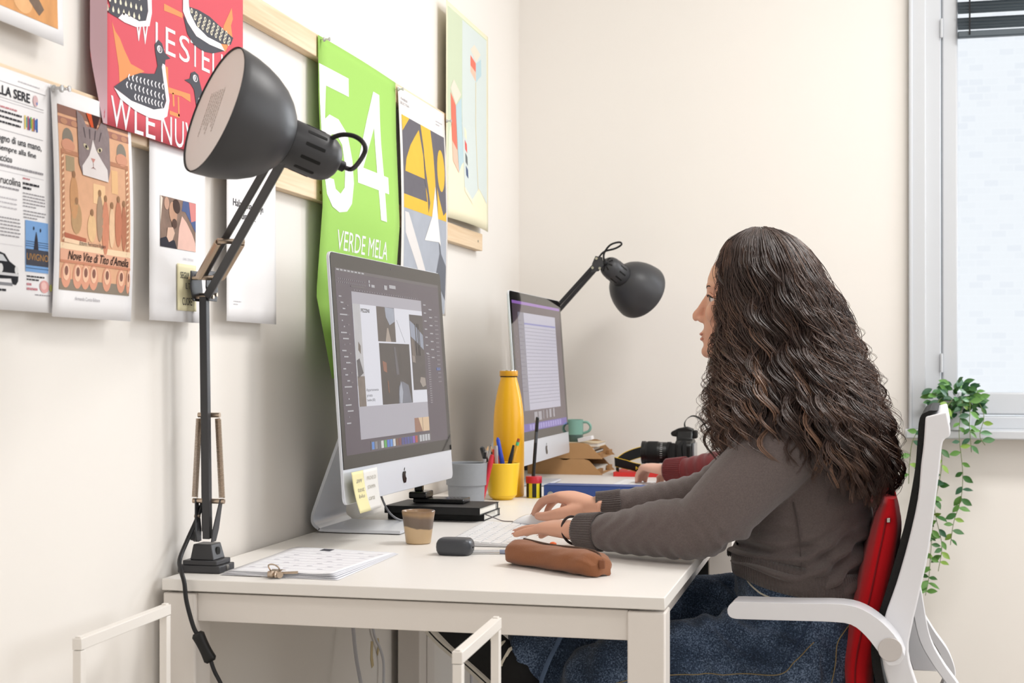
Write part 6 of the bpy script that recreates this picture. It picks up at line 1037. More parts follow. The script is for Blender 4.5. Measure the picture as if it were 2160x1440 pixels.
# face details
for sg in (-1, 1):
    e = obj('eyeball', MB().ell((.8400, .6+sg*.0305, 1.190), (.0125, .0125, .0115), 20, 14), mat('eye_white', (0.90, 0.88, 0.87), 0.1), body)
    obj('iris', MB().ell((.8296, .6+sg*.0318, 1.1905), (.0028, .0056, .0056), 16, 10), mat('iris_grey', (0.30, 0.33, 0.36), 0.08), e)
    obj('eyelid', MB().tube(spline([(.8270, .6+sg*.019, 1.1925), (.8258, .6+sg*.026, 1.1985), (.8285, .6+sg*.036, 1.1995), (.8370, .6+sg*.0445, 1.1935)], 5), 0.0026, 8), M_sk, e); obj('eyelashes', MB().tube(spline([(.8260, .6+sg*.020, 1.1930), (.8232, .6+sg*.027, 1.1968), (.8255, .6+sg*.036, 1.1972), (.8340, .6+sg*.0455, 1.1920)], 5), 0.0011, 6), mat('lash', (0.05, 0.04, 0.04), 0.6), e)
    obj('eyebrow', MB().tube(spline([(.8222, .6+sg*.012, 1.2085), (.8222, .6+sg*.024, 1.2135), (.8290, .6+sg*.040, 1.2140), (.8415, .6+sg*.051, 1.2075)], 5), [0.0012]*6+[0.0016]*5+[0.0012]*4+[0.0006], 8), mat('brow', (0.16, 0.11, 0.09), 0.7), body)
M_lp = mat('lips', '#c4826f', 0.35); obj('upper_lip', MB().ell((.8122, .6, 1.1268), (.0062, .0175, .0040), 18, 10), M_lp, body); obj('lower_lip', MB().ell((.8132, .6, 1.1175), (.0062, .0150, .0042), 18, 10), M_lp, body)
# sweater
def knit(name, col):
    m = mat(name, col, 0.95, spec=0.1, var=0.30, vscale=330, bump=0.5, bscale=700, sheen=0.35); return m
M_sw = knit('grey_knit', '#665c5a')
sw = MB()
rings_xy(sw, [(.668, .992, .121, .182), (.70, .991, .124, .184), (.735, .992, .120, .176), (.77, .993, .124, .175), (.81, .992, .128, .178), (.86, .984, .126, .186), (.90, .976, .118, .190), (.94, .968, .104, .188), (.97, .962, .086, .170), (.995, .957, .068, .120), (1.012, .952, .060, .078)], 0.6)
limb(sw, [(.985, .445, .935, .066), (.955, .420, .915, .068), (.90, .390, .860, .064), (.855, .375, .812, .060), (.818, .378, .790, .054), (.76, .395, .786, .050), (.70, .420, .776, .0405), (.65, .445, .7715, .033), (.613, .4635, .770, .0290)], 6, 24)
limb(sw, [(.975, .755, .935, .066), (.945, .780, .915, .066), (.885, .798, .866, .062), (.835, .806, .825, .057), (.79, .806, .803, .052), (.72, .802, .793, .043), (.65, .793, .786, .035), (.590, .784, .7825, .0290)], 6, 24)
def folds(co):
    x, y, z = co.T; d = np.zeros(len(co)); tor = np.exp(-((np.clip(np.abs(x-.99)-.16, 0, None))/.02)**2)*(np.abs(y-.6) < .2)
    low = np.clip((.80-z)/.05, 0, 1)*np.clip((z-.675)/.02, 0, 1)*(x > .865)
    d += .0075*low*np.sin(2*np.pi*(z-.28*(x-1.0)+.02*np.sin(x*23+y*9))/.034); d += .0050*low*np.sin(2*np.pi*(z+.5*(x-1.0))/.055+y*14)
    up = np.clip((z-.80)/.03, 0, 1)*np.clip((.93-z)/.05, 0, 1)*(x > .88)*(np.abs(y-.6) < .17); d += .0040*up*np.sin(2*np.pi*(z-.45*(x-1))/.06)
    for (ex, ey, ez) in ((.83, .377, .785), (.80, .806, .80)):
        r = np.sqrt((x-ex)**2+(y-ey)**2+(z-ez)**2); w = np.exp(-(r/.055)**2); d += .0030*w*np.sin(2*np.pi*(x*.8+z*.6)/.021+3*np.sin(y*40))
    fa = (x < .80)*(x > .62)*(z < .9); d += .0010*fa*np.sin(2*np.pi*x/.030+5*np.sin(z*60)); return d
swm = fuse(sw, 0.0050, 5, disp=folds)
_c = np.empty(len(swm.vertices)*3); swm.vertices.foreach_get('co', _c); _c = _c.reshape(-1, 3); _t = np.clip((.745-_c[:, 2])/.07, 0, 1)*(_c[:, 0] > .86)*(np.abs(_c[:, 1]-.6) < .2)
_c[:, 2] += _t*(.030*np.clip((1.03-_c[:, 0])/.13, 0, 1)-.010*np.clip((_c[:, 0]-1.03)/.06, 0, 1)); swm.vertices.foreach_set('co', _c.ravel()); swm.update()
swo = put('sweater', swm, M_sw, wo)
M_rib = knit('grey_rib', '#5d5452')
def cuff(P, r0, r1, nrib, name, parent, thick=0.0012):
    P = spline(P, 6); rg = []
    for i, p in enumerate(P):
        T_ = (Vector(P[min(i+1, len(P)-1)])-Vector(P[max(i-1, 0)])).normalized(); u_ = T_.cross(Vector((0, 0, 1))).normalized(); v_ = u_.cross(T_); r = r0+(r1-r0)*i/(len(P)-1)
        rg.append([tuple(Vector(p)+(u_*math.cos(a)+v_*math.sin(a))*(r+thick*math.cos(nrib*a))) for a in [2*math.pi*k/(nrib*4) for k in range(nrib*4)]])
    obj(name, MB().loft(rg, False, False), M_rib, parent, smooth=180, solid=0.002)
cuff([(.648, .4455, .7715), (.625, .458, .7705), (.603, .469, .770)], .0335, .0292, 46, 'ribbed_cuff', swo); cuff([(.628, .7895, .7845), (.605, .786, .783), (.578, .782, .782)], .0325, .0290, 46, 'ribbed_cuff', swo)
rg = []
for z, k in ((.714, .955), (.706, .99), (.695, 1.006), (.678, 1.008), (.664, .995)):
    rg.append([(.9915+(.1225*k+.0010*math.cos(130*a))*math.copysign(abs(math.cos(a))**.85, math.cos(a)), .6+(.1825*k+.0010*math.cos(130*a))*math.copysign(abs(math.sin(a))**.85, math.sin(a)), z+.030*min(1, max(0, (1.03-(.9915+.12*math.cos(a)))/.13))-.010*min(1, max(0, (.12*math.cos(a)-.0385)/.06))) for a in [2*math.pi*i/520 for i in range(520)]])
obj('ribbed_hem', MB().loft(rg, False, False), M_rib, swo, smooth=180, solid=0.002)
obj('side_seam', MB().tube(spline([(.985, .4165, .835), (.992, .4185, .80), (.996, .4195, .76), (.999, .4170, .72)], 5), 0.0012, 6), mat('seam_dark', '#4d4544', 0.9), swo)
# jeans
def denim():
    m = bpy.data.materials.new('denim'); m.use_nodes = True; nt = m.node_tree; b = nt.nodes['Principled BSDF']; b.inputs['Roughness'].default_value = 0.85; b.inputs['Specular IOR Level'].default_value = 0.2; b.inputs['Sheen Weight'].default_value = 0.15
    tc = nt.nodes.new('ShaderNodeTexCoord'); n1 = nt.nodes.new('ShaderNodeTexNoise'); n1.inputs['Scale'].default_value = 16; n1.inputs['Detail'].default_value = 3; n2 = nt.nodes.new('ShaderNodeTexNoise'); n2.inputs['Scale'].default_value = 380; n2.inputs['Detail'].default_value = 6
    mx = nt.nodes.new('ShaderNodeMath'); mx.operation = 'MULTIPLY_ADD'; mx.inputs[1].default_value = 0.42; r = nt.nodes.new('ShaderNodeValToRGB'); e = r.color_ramp.elements; e[0].position = 0.46; e[0].color = (*lin('#1f2c3f'), 1); e[1].position = 0.80; e[1].color = (*lin('#7c8fac'), 1); k = e.new(0.595); k.color = (*lin('#37465c'), 1)
    L = nt.links; L.new(tc.outputs['Object'], n1.inputs['Vector']); L.new(tc.outputs['Object'], n2.inputs['Vector']); g = nt.nodes.new('ShaderNodeMath'); g.operation = 'MULTIPLY'; g.inputs[1].default_value = 0.75; L.new(n2.outputs['Fac'], g.inputs[0]); L.new(n1.outputs['Fac'], mx.inputs[0]); L.new(g.outputs[0], mx.inputs[2]); L.new(mx.outputs[0], r.inputs[0]); L.new(r.outputs[0], b.inputs['Base Color'])
    bp = nt.nodes.new('ShaderNodeBump'); bp.inputs['Strength'].default_value = 0.3; bp.inputs['Distance'].default_value = 0.002; L.new(n2.outputs['Fac'], bp.inputs['Height']); L.new(bp.outputs[0], b.inputs['Normal']); return m
M_dn = denim()
jn = MB(); rings_xy(jn, [(.705, .988, .116, .174), (.66, .995, .121, .180), (.61, 1.003, .128, .190), (.56, 1.006, .132, .195), (.51, 1.0, .128, .190), (.470, .99, .105, .165), (.458, .99, .07, .12)], 0.6)
limb(jn, [(1.01, .49, .555, .100), (.93, .470, .552, .094), (.86, .452, .545, .088), (.77, .430, .538, .080), (.70, .420, .530, .073), (.652, .415, .505, .070), (.620, .418, .42, .066), (.585, .425, .27, .064), (.565, .43, .12, .066)], 6, 28)
limb(jn, [(1.01, .71, .565, .100), (.93, .705, .578, .088), (.85, .69, .590, .080), (.765, .665, .585, .074), (.705, .610, .572, .071), (.64, .545, .556, .068), (.57, .495, .545, .068), (.505, .462, .533, .070), (.485, .455, .529, .072)], 6, 28)
def jfold(co):
    x, y, z = co.T; d = np.zeros(len(co)); w = np.exp(-((x-.90)/.09)**2)*(z < .66); d += .0065*w*np.sin(2*np.pi*(x*.55+z*.85)/.040+y*8+2*np.sin(x*30)); w2 = np.exp(-((x-.60)/.09)**2); d += .0045*w2*np.sin(2*np.pi*(x*.95-z*.30)/.052+3*np.sin(z*25)); d += .0016*np.sin(x*90+z*60+4*np.sin(y*30)); return d
jo = put('jeans', fuse(jn, 0.0060, 5, disp=jfold), M_dn, wo); M_th = mat('tan_thread', '#8f7d58', 0.8); M_ds = mat('denim_seam', '#2c3c55', 0.9)
dgj = None
def proj(pts, off=0.0012):
    """drop a line drawn beside the jeans onto their near side"""
    bvh = BV; out = []
    for x, z in pts:
        h = bvh.ray_cast(Vector((x, 0.0, z))-Vector(JB), Vector((0, 1, 0)))
        if h[0] is not None: p = h[0]+Vector(JB); out.append((p.x, p.y-off, p.z))
    return out
from mathutils.bvhtree import BVHTree
JB = origin(jo); BV = BVHTree.FromPolygons([v.co.copy() for v in jo.data.vertices], [tuple(p.vertices) for p in jo.data.polygons])
def seam(pts, r, m, name):
    P = proj(spline(pts, 8))
    if len(P) > 2: obj(name, MB().tube(P, r, 6), m, jo)
seam([(1.02, .60), (.99, .57), (.965, .548), (.90, .546), (.82, .545), (.74, .538), (.69, .525)], 0.0009, M_th, 'outseam'); seam([(1.02, .664), (1.012, .63), (.985, .585), (.968, .552)], 0.0014, M_ds, 'fly_seam'); seam([(1.085, .632), (1.06, .60), (1.055, .56), (1.045, .51)], 0.0010, M_th, 'pocket_seam'); seam([(1.085, .634), (1.105, .628), (1.13, .618)], 0.0016, M_th, 'pocket_hem'); seam([(.90, .705), (.905, .69), (.925, .675), (.945, .668)], 0.0016, mat('pocket_trim', '#c9c2b2', 0.8), 'pocket_edge')
P = proj(spline([(.590, .62), (.575, .585), (.560, .55), (.545, .51), (.535, .48)], 8)); 
if len(P) > 2: obj('side_stripe_seam', MB().tube(P, 0.0065, 10, flat=0.25), mat('seam_band', '#5c6f8c', 0.9), jo)
shoe(wo, Matrix.Translation((.462, .452, .500)) @ Matrix(((-.69, -.40, .606, 0), (-.12, -.756, -.638, 0), (.71, -.508, .471, 0), (0, 0, 0, 1))), 'canvas_shoe'); shoe(wo, Matrix.Translation((.535, .43, 0.0)) @ Matrix.Rotation(math.radians(180), 4, 'Z'), 'canvas_shoe')
wr = [(.598, .4715, .7695)]; a_ = Vector((-.806, .587, -.02)).normalized(); u_ = a_.cross(Vector((0, 0, 1))).normalized(); v_ = u_.cross(a_)
tt = thing('hair_tie', 'thin dark brown hair tie around the woman\'s left wrist', 'hair tie', (.590, .478, .745)); obj('elastic_loop', MB().tube([tuple(Vector((.590, .4785, .7690))+u_*(.0272*math.cos(a))+v_*(.0245*math.sin(a))+a_*(0.006*math.sin(a))) for a in [2*math.pi*k/36 for k in range(37)]], 0.0024, 8), mat('elastic_brown', (0.17, 0.11, 0.10), 0.7), tt)
# hair: dark inner volume, wavy locks, loose strands
def hair_env(z):
    """front x, back x, half width of the hair mass at height z"""
    zs = [.82, .86, .90, .94, .98, 1.02, 1.06, 1.10, 1.14, 1.18, 1.22, 1.25, 1.28, 1.30, 1.315, 1.326]
    xf = [.850, .846, .842, .840, .840, .842, .845, .846, .848, .848, .845, .842, .848, .860, .885, .910]
    xb = [1.145, 1.160, 1.160, 1.150, 1.138, 1.122, 1.105, 1.090, 1.075, 1.060, 1.040, 1.025, 1.006, .985, .958, .925]
    w_ = [.238, .248, .252, .252, .246, .220, .186, .162, .146, .133, .121, .110, .092, .072, .046, .012]
    return np.interp(z, zs, xf), np.interp(z, zs, xb), np.interp(z, zs, w_)
def hair_pt(phi, z, rho):
    xf, xb, w = hair_env(z); c = (xf+xb)/2; a = (xb-xf)/2
    cp, sp = np.cos(phi), np.sin(phi); return np.stack([c-a*rho*np.sign(cp)*np.abs(cp)**.72, .6-w*rho*np.sign(sp)*np.abs(sp)**.72, z], -1)      # phi 0 = front, pi/2 = camera side, pi = back
M_hr = bpy.data.materials.new('hair_brown'); M_hr.use_nodes = True; nt = M_hr.node_tree; b = nt.nodes['Principled BSDF']; b.inputs['Roughness'].default_value = 0.38; b.inputs['Specular IOR Level'].default_value = 0.5
at = nt.nodes.new('ShaderNodeAttribute'); at.attribute_name = 'tint'; r = nt.nodes.new('ShaderNodeValToRGB'); e = r.color_ramp.elements; e[0].position = 0.0; e[0].color = (*lin('#2c211e'), 1); e[1].position = 1.0; e[1].color = (*lin('#a07a62'), 1); k = e.new(0.5); k.color = (*lin('#56423a'), 1); nt.links.new(at.outputs['Fac'], r.inputs[0]); nt.links.new(r.outputs[0], b.inputs['Base Color'])
def strands(name, paths, radii, tints, parent):
    """paths (n, m, 3) -> one mesh of thin three-sided strands"""
    n, m, _ = paths.shape; T = np.gradient(paths, axis=1); T /= np.linalg.norm(T, axis=2, keepdims=True)+1e-9
    ref = np.array([0.3, 1.0, 0.15]); A = np.cross(T, ref); A /= np.linalg.norm(A, axis=2, keepdims=True)+1e-9; B = np.cross(T, A)
    prof = np.ones(m); prof[-6:] = np.linspace(1, .15, 6); V = np.empty((n, m, 3, 3))
    for k in range(3): an = 2*np.pi*k/3; V[:, :, k] = paths+(A*np.cos(an)+B*np.sin(an))*(radii[:, None, None]*prof[None, :, None])
    base = np.array(origin(parent)); V = V.reshape(-1, 3)-base
    idx = np.arange(n*m*3).reshape(n, m, 3); q = []
    for k in range(3): j = (k+1) % 3; q.append(np.stack([idx[:, :-1, k], idx[:, :-1, j], idx[:, 1:, j], idx[:, 1:, k]], -1).reshape(-1, 4))
    F_ = np.concatenate(q); me = bpy.data.meshes.new(name); me.vertices.add(len(V)); me.vertices.foreach_set('co', V.ravel()); me.loops.add(len(F_)*4); me.loops.foreach_set('vertex_index', F_.ravel().astype(np.int32)); me.polygons.add(len(F_)); me.polygons.foreach_set('loop_start', np.arange(0, len(F_)*4, 4, dtype=np.int32)); me.update(calc_edges=True)
    at_ = me.attributes.new('tint', 'FLOAT', 'POINT'); at_.data.foreach_set('value', np.repeat(tints.reshape(-1), 3).astype(np.float32)); me.materials.append(M_hr)
    me.shade_smooth(); o = bpy.data.objects.new(name, me); COL.objects.link(o); o.parent = parent; o['kind'] = 'stuff'; return o
rg = np.random.RandomState(11)
# inner volume under the locks
mbh = MB(); R_ = []
for z in np.linspace(.965, 1.316, 30):
    R_.append([tuple(p) for p in hair_pt(np.linspace(0, 2*np.pi, 40, endpoint=False), np.full(40, z), .80)])
R2 = []
for ring in R_: R2.append([(max(x, .872 if z > 1.03 else .862), y, z) for x, y, z in ring])
mbh.loft(R2); hv = obj('hair_volume', mbh, mat('hair_dark', '#2a201d', 0.55), wo, smooth=180)
NL, NSt, MS = 400, 15, 52
s = np.linspace(0, 1, MS)
allp = []; allr = []; allt = []
for i in range(NL):
    u = rg.rand()
    phi = rg.uniform(.12, np.pi+1.0) if u < .84 else rg.uniform(-np.pi+.6, -.15)
    zt = 1.323-abs(rg.normal(0, .020)) if rg.rand() < .72 else rg.uniform(1.16, 1.29)
    xe = .99-.15*np.cos(phi)
    ze = np.interp(xe, [.84, .93, 1.0, 1.05, 1.12, 1.16], [.895, .905, .880, .845, .815, .825])+abs(rg.normal(0, .022))
    if rg.rand() < .30: ze += rg.uniform(.04, .20)
    rho0 = rg.uniform(.86, 1.02); z = zt+(ze-zt)*(s**.95); ph = phi+rg.normal(0, .07)*s
    rho = .93+(rho0-.93)*np.minimum(1, s*4)+.03*s*rg.normal()
    P0 = hair_pt(ph, z, rho); L_ = zt-ze
    wl = rg.uniform(.092, .118); amp = rg.uniform(.007, .0150)*np.clip((s-.06)/.35, 0, 1); pw = 2.2*np.sin(phi*3.1)+1.5*np.sin(phi*7.3+1)+rg.normal(0, .75); chirp = 2*np.pi*(L_/wl)*(s**1.2)
    tan = np.stack([np.sin(ph), -np.cos(ph), np.zeros(MS)], -1); out = np.stack([-np.cos(ph), -np.sin(ph), np.zeros(MS)], -1)
    P0 = P0+tan*(amp*np.sin(chirp+pw))[:, None]+out*(amp*.9*np.cos(chirp+pw+.5))[:, None]
    light = rg.rand() < .28
    tt_ = (rg.uniform(.50, .85) if light else rg.uniform(.10, .36))*(.65+.35*s)+(.18*s if rg.rand() < .5 else 0)
    n2 = NSt if abs(phi) > .7 else 9; wlock = rg.uniform(.004, .0105); oy = rg.normal(0, 1, (n2, 2)); lag = oy[:, 0]*rg.uniform(.05, .22)
    for j in range(n2):
        spread = wlock*np.clip(.35+s*3, 0, 1)*(1-.72*s**1.6)
        loc = P0+tan*(oy[j, 0]*spread)[:, None]+out*(oy[j, 1]*spread*.55)[:, None]
        loc = loc+tan*(amp*.35*(np.sin(chirp+pw+lag[j])-np.sin(chirp+pw)))[:, None]
        if rg.rand() < .10: loc = loc+rg.normal(0, .006, 3)*(s**1.5)[:, None]
        allp.append(loc); allr.append(rg.uniform(.00040, .00078)); allt.append(np.clip(tt_+rg.normal(0, .06), 0, 1)*np.ones(MS))
AP = np.array(allp)
def keep_off_face(AP):
    """nothing in front of the face plane; strands stay beside the cheek"""
    x, y, z = AP[..., 0], AP[..., 1], AP[..., 2]; xm = np.where(z > 1.06, .830, .80); AP[..., 0] = np.where((np.abs(y-.6) < .060) & (z > 1.07) & (z < 1.245), np.maximum(x, xm+.03), np.maximum(x, xm)); return AP
AP = keep_off_face(AP)
strands('hair_locks', AP, np.array(allr), np.array(allt), wo)
# loose strands beside the face, at the shoulder and flying off the back
lp_, lr_, lt_ = [], [], []
for i in range(210):
    k = rg.rand()
    if k < .45: phi, zt, ze, am = rg.uniform(.28, .95), rg.uniform(1.24, 1.30), rg.uniform(.90, .99), .016
    elif k < .62: phi, zt, ze, am = rg.uniform(-1.0, -.45), rg.uniform(1.24, 1.30), rg.uniform(.93, 1.02), .012
    else: phi, zt, ze, am = rg.uniform(1.9, 3.6), rg.uniform(1.20, 1.31), rg.uniform(.86, 1.05), .016
    z = zt+(ze-zt)*s; rho = 1.0+rg.uniform(0, .14)*s; ph = phi+rg.normal(0, .12)*s; P0 = hair_pt(ph, z, rho); tan = np.stack([np.sin(ph), -np.cos(ph), np.zeros(MS)], -1); out = np.stack([-np.cos(ph), -np.sin(ph), np.zeros(MS)], -1); ch_ = 2*np.pi*rg.uniform(3, 5.5)*s**1.4; pw = rg.uniform(0, 6.28); amp = am*np.clip((s-.15)/.4, 0, 1)
    P0 = P0+tan*(amp*np.sin(ch_+pw))[:, None]+out*(amp*np.cos(ch_+pw))[:, None]
    for j in range(rg.randint(1, 4)):
        lp_.append(P0+rg.normal(0, .0012, 3)+tan*(rg.normal(0, .0025)*s)[:, None]); lr_.append(rg.uniform(.00025, .00045)); lt_.append(np.full(MS, rg.uniform(.25, .75)))
strands('loose_hair_strands', keep_off_face(np.array(lp_)), np.array(lr_), np.array(lt_), wo)
# ---------------------------------------------------------------- the second person, hidden behind her
p2 = thing('person', 'person in maroon sweater behind the woman, left hand on the back keyboard', 'person', (1.06, 1.88, 0.0))
M_sk2 = skin_mat('skin_light', '#e0b3a0'); dx, dy = 0.10, 1.28
b2 = MB(); head(b2, cx=0.065, cy=1.88, cz=-0.085)
limb(b2, [(1.03, 1.88, .90, .060), (1.005, 1.88, .95, .054), (.990, 1.88, 1.03, .050)])
rings_xy(b2, [(.48, 1.08, .10, .15), (.58, 1.08, .11, .165), (.70, 1.075, .10, .15), (.82, 1.06, .11, .16), (.88, 1.04, .085, .155), (.92, 1.03, .05, .08)], 1.88)
limb(b2, [(1.04, 1.715, .87, .052), (.95, 1.70, .80, .046), (.85, 1.745, .785, .042), (.72, 1.81, .785, .036), (.62, 1.850, .780, .025), (.580, 1.868, .779, .0225)])
T2 = hand(b2, (.580, 1.868, .779), (-.80, .60, .02), (.60, .80, 0), 0.004, [(.55, .55, .35), (.58, .55, .35), (.62, .55, .35), (.65, .55, .35)], (.08, .02, -.05, -.12), [(.75, .80, -.35, .040, .0120), (.95, .35, -.35, .032, .0098), (1.0, .1, -.3, .024, .0080)], s=0.84)
limb(b2, [(1.04, 2.045, .87, .052), (.95, 2.06, .80, .046), (.90, 2.05, .785, .042), (.80, 2.02, .780, .034), (.72, 1.995, .778, .027), (.69, 1.985, .777, .0245)])
hand(b2, (.69, 1.985, .777), (-.95, -.15, .02), (.15, -.95, 0), 0.006, [(.35, .5, .3), (.38, .5, .3), (.42, .5, .3), (.45, .5, .3)], (.05, .02, -.05, -.12), [(.75, .80, -.35, .040, .0120), (.95, .35, -.35, .032, .0098), (1.0, .1, -.3, .024, .0080)])
for yy in (1.78, 1.98): limb(b2, [(1.08, yy, .54, .085), (.90, yy, .53, .070), (.72, yy, .51, .058), (.70, yy, .36, .048), (.70, yy, .10, .038), (.70, yy, .06, .036)])
bo2 = put('body', fuse(b2, 0.0035, 5), M_sk2, p2); nails(T2, bo2, (0, 1, 2, 3))
M_mr = mat('maroon_knit', '#6e2a2c', 0.95, spec=0.1, var=0.15, vscale=300, bump=0.4, bscale=700, sheen=0.3)
s2 = MB(); rings_xy(s2, [(.60, 1.08, .125, .18), (.70, 1.075, .118, .172), (.80, 1.062, .122, .178), (.86, 1.05, .105, .175), (.90, 1.035, .08, .13), (.925, 1.028, .066, .085)], 1.88)
limb(s2, [(1.05, 1.725, .865, .066), (.96, 1.705, .805, .060), (.86, 1.742, .792, .054), (.74, 1.80, .792, .048), (.65, 1.838, .7835, .035), (.596, 1.861, .780, .0305)], 6, 24); limb(s2, [(1.05, 2.035, .865, .066), (.96, 2.055, .805, .060), (.90, 2.05, .790, .054), (.82, 2.028, .786, .046), (.75, 2.005, .782, .037), (.715, 1.993, .779, .033)], 6, 24)
so2 = put('sweater', fuse(s2, 0.006, 4, disp=lambda co: .0011*np.sin(co[:, 0]*170+3*np.sin(co[:, 1]*40)+co[:, 2]*60)), M_mr, p2)
M_rib = M_mr; cuff([(.638, 1.843, .783), (.61, 1.855, .781), (.584, 1.866, .7795)], .0350, .0305, 40, 'ribbed_cuff', so2)
j2 = MB(); rings_xy(j2, [(.63, 1.08, .118, .172), (.55, 1.08, .128, .188), (.48, 1.075, .125, .18), (.455, 1.07, .09, .14)], 1.88)
for yy in (1.78, 1.98): limb(j2, [(1.08, yy, .545, .098), (.90, yy, .535, .085), (.75, yy, .522, .076), (.705, yy, .47, .070), (.70, yy, .30, .060), (.70, yy, .09, .058)], 5, 24)
put('trousers', fuse(j2, 0.008, 4), mat('black_cotton', (0.045, 0.047, 0.055), 0.85), p2)
for yy in (1.78, 1.98): shoe(p2, Matrix.Translation((.68, yy, 0)) @ Matrix.Rotation(math.radians(180), 4, 'Z'), 'canvas_shoe')
hm = MB(); hm.ell((.99, 1.88, 1.135), (.108, .090, .105), 32, 20); hm.ell((1.02, 1.88, 1.05), (.07, .075, .06), 24, 14); h2 = fuse(hm, 0.006, 3, disp=lambda co: .003*np.sin(co[:, 2]*140+co[:, 1]*60)); hh = put('hair', h2, mat('hair_brown_short', '#3a2a24', 0.5, var=0.3, vscale=90), p2)
st_ = thing('stool', 'plain grey stool under the person in the maroon sweater', 'stool', (1.07, 1.88, 0)); obj('seat', MB().lathe([(0.001, .40), (.17, .40), (.185, .41), (.185, .435), (.17, .448), (.001, .448)], 36, c=(1.07, 1.88, 0)), mat('stool_grey', (0.55, 0.55, 0.56), 0.6), st_)
for k in range(4): a = math.pi/4+k*math.pi/2; obj('leg', MB().cyl((1.07+.19*math.cos(a), 1.88+.19*math.sin(a), 0), (1.07+.13*math.cos(a), 1.88+.13*math.sin(a), .402), .012), M_leg, st_)
# ================================================================ trailing plant on the window sill
pt = thing('trailing_plant', 'trailing green ivy-like plant in a white pot on the sill', 'plant', (1.39, 2.495, 0.872)); c = (1.39, 2.497, 0.8722)
obj('pot', MB().lathe([(0.001, 0), (0.040, 0), (0.043, 0.002), (0.052, 0.085), (0.053, 0.090), (0.050, 0.090), (0.047, 0.070), (0.001, 0.070)], 36, c=c), mat('pot_glaze', (0.85, 0.88, 0.90), 0.25), pt); obj('soil', MB().lathe([(0.0465, 0.069), (0.0465, 0.074), (0.001, 0.077)], 24, c=c), mat('soil', (0.16, 0.12, 0.09), 0.95), pt)
M_stm = mat('vine_stem', '#6b7a45', 0.7); LM = []
for k, (c0, c1) in enumerate((('#3c6a34', 0.3), ('#5c8a3f', 0.3), ('#2f5a3c', 0.3), ('#86a84a', 0.3))):
    mb = MB(); pts = [(0, 0), (.18, .30), (.46, .50), (.74, .36), (1.0, 0.0)]; Lp = spline([(p[0], p[1]) for p in pts], 3)
    rows = []
    for (u, w) in Lp: rows.append([(u, -w*.5, .10*w-.16*u*u), (u, 0, -.02-.16*u*u), (u, w*.5, .10*w-.16*u*u)])
    vs = [p for r_ in rows for p in r_]; fs = []
    for i in range(len(rows)-1):
        for j in range(2): fs.append((i*3+j, i*3+j+1, i*3+j+4, i*3+j+3))
    me = bpy.data.meshes.new('leaf'); me.from_pydata(vs, [], fs); me.materials.append(mat('leaf_green_%d' % k, c0, 0.45, var=0.12, vscale=30)); me.shade_smooth(); LM.append(me)
rl = random.Random(21); nleaf = 0
def leaf(p, d, size, k):
    global nleaf
    d = Vector(d).normalized(); up = Vector((rl.uniform(-.5, .5), -1.0+rl.uniform(-.6, .6), rl.uniform(-.1, .9))); s_ = up.cross(d); s_ = s_.normalized() if s_.length > 1e-3 else Vector((1, 0, 0)); n_ = d.cross(s_)
    o = bpy.data.objects.new('leaf', LM[k]); COL.objects.link(o); o.parent = pt; p = Vector(p)-pt.location
    o.matrix_local = Matrix(((d.x*size, s_.x*size, n_.x*size, p.x), (d.y*size, s_.y*size, n_.y*size, p.y), (d.z*size, s_.z*size, n_.z*size, p.z), (0, 0, 0, 1))); nleaf += 1
top = c[2]+0.078
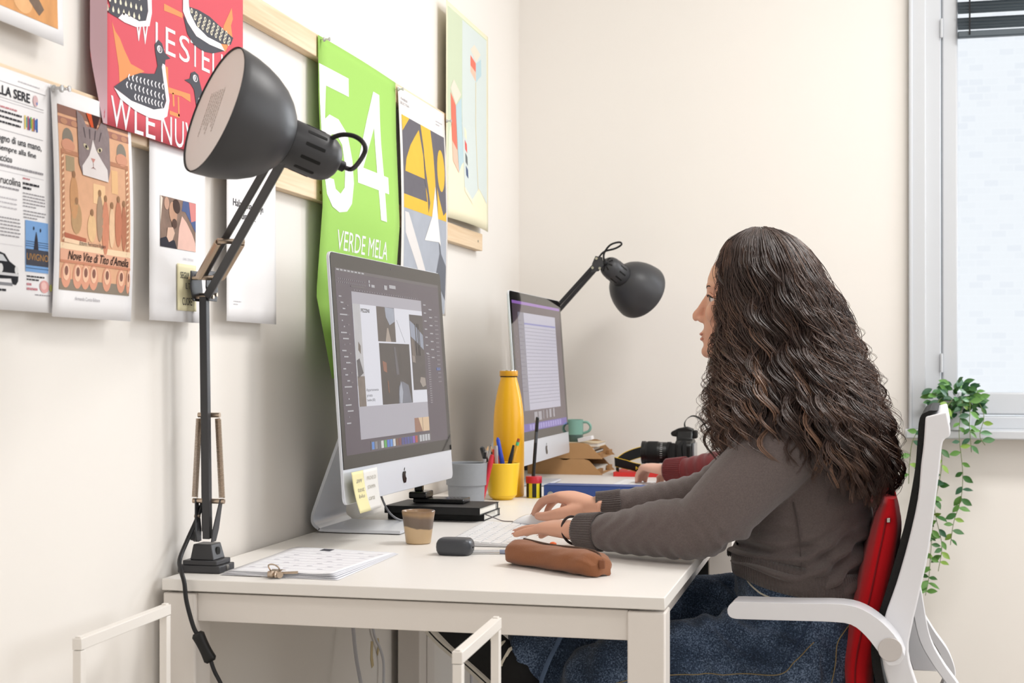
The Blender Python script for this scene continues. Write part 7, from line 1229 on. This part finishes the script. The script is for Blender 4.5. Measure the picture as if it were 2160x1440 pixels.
vines = [([(1.37, 2.49, top), (1.345, 2.45, top+.02), (1.315, 2.42, top-.03), (1.285, 2.41, top-.10), (1.272, 2.41, top-.18), (1.27, 2.42, top-.24)], 11),
         ([(1.385, 2.48, top), (1.375, 2.43, top+.015), (1.36, 2.405, top-.06), (1.365, 2.40, top-.18), (1.345, 2.40, top-.30), (1.335, 2.40, top-.42), (1.328, 2.405, top-.52), (1.318, 2.405, top-.575)], 34),
         ([(1.40, 2.48, top), (1.405, 2.43, top+.01), (1.415, 2.40, top-.08), (1.425, 2.395, top-.20), (1.42, 2.395, top-.28), (1.40, 2.40, top-.35), (1.39, 2.40, top-.42)], 28),
         ([(1.41, 2.485, top), (1.44, 2.44, top+.02), (1.465, 2.415, top-.03), (1.475, 2.41, top-.09), (1.49, 2.41, top-.12)], 12),
         ([(1.38, 2.475, top), (1.36, 2.42, top), (1.34, 2.40, top-.08), (1.335, 2.395, top-.20), (1.345, 2.395, top-.32), (1.365, 2.40, top-.42), (1.355, 2.40, top-.50)], 28),
         ([(1.37, 2.48, top), (1.335, 2.43, top-.01), (1.315, 2.41, top-.10), (1.312, 2.405, top-.22), (1.32, 2.405, top-.34), (1.315, 2.405, top-.46), (1.305, 2.41, top-.53)], 26),
         ([(1.41, 2.475, top), (1.425, 2.42, top+.01), (1.445, 2.40, top-.06), (1.45, 2.395, top-.14)], 14)]
for pts, n in vines:
    pts = [(x-(.022 if z < top-.03 else 0), y, z) for x, y, z in pts]; P = spline(pts, 8); obj('vine_stem', MB().tube(P, 0.0011, 5), M_stm, pt)
    for i in range(n):
        f = (i+rl.uniform(.1, .9))/n*(len(P)-2); q = Vector(P[int(f)]); T_ = Vector(P[int(f)+1])-q; sd = 1 if i % 2 else -1
        leaf(q, (sd*rl.uniform(.4, 1.0), rl.uniform(-.6, .2), rl.uniform(-.9, .15)), rl.uniform(.025, .041), rl.choice((0, 0, 1, 1, 2, 3)))
for i in range(120):
    a = rl.uniform(0, 6.28); r_ = rl.uniform(0.01, 0.075); q = (c[0]+r_*math.cos(a)*1.1, min(2.55, c[1]-.012+r_*math.sin(a)*.7), top+rl.uniform(-.015, .070)*(1-r_*6)+rl.uniform(-.02, .012)); leaf(q, (math.cos(a), math.sin(a)*.7-.3, rl.uniform(-.5, .7)), rl.uniform(.025, .041), rl.choice((0, 0, 1, 2, 2)))
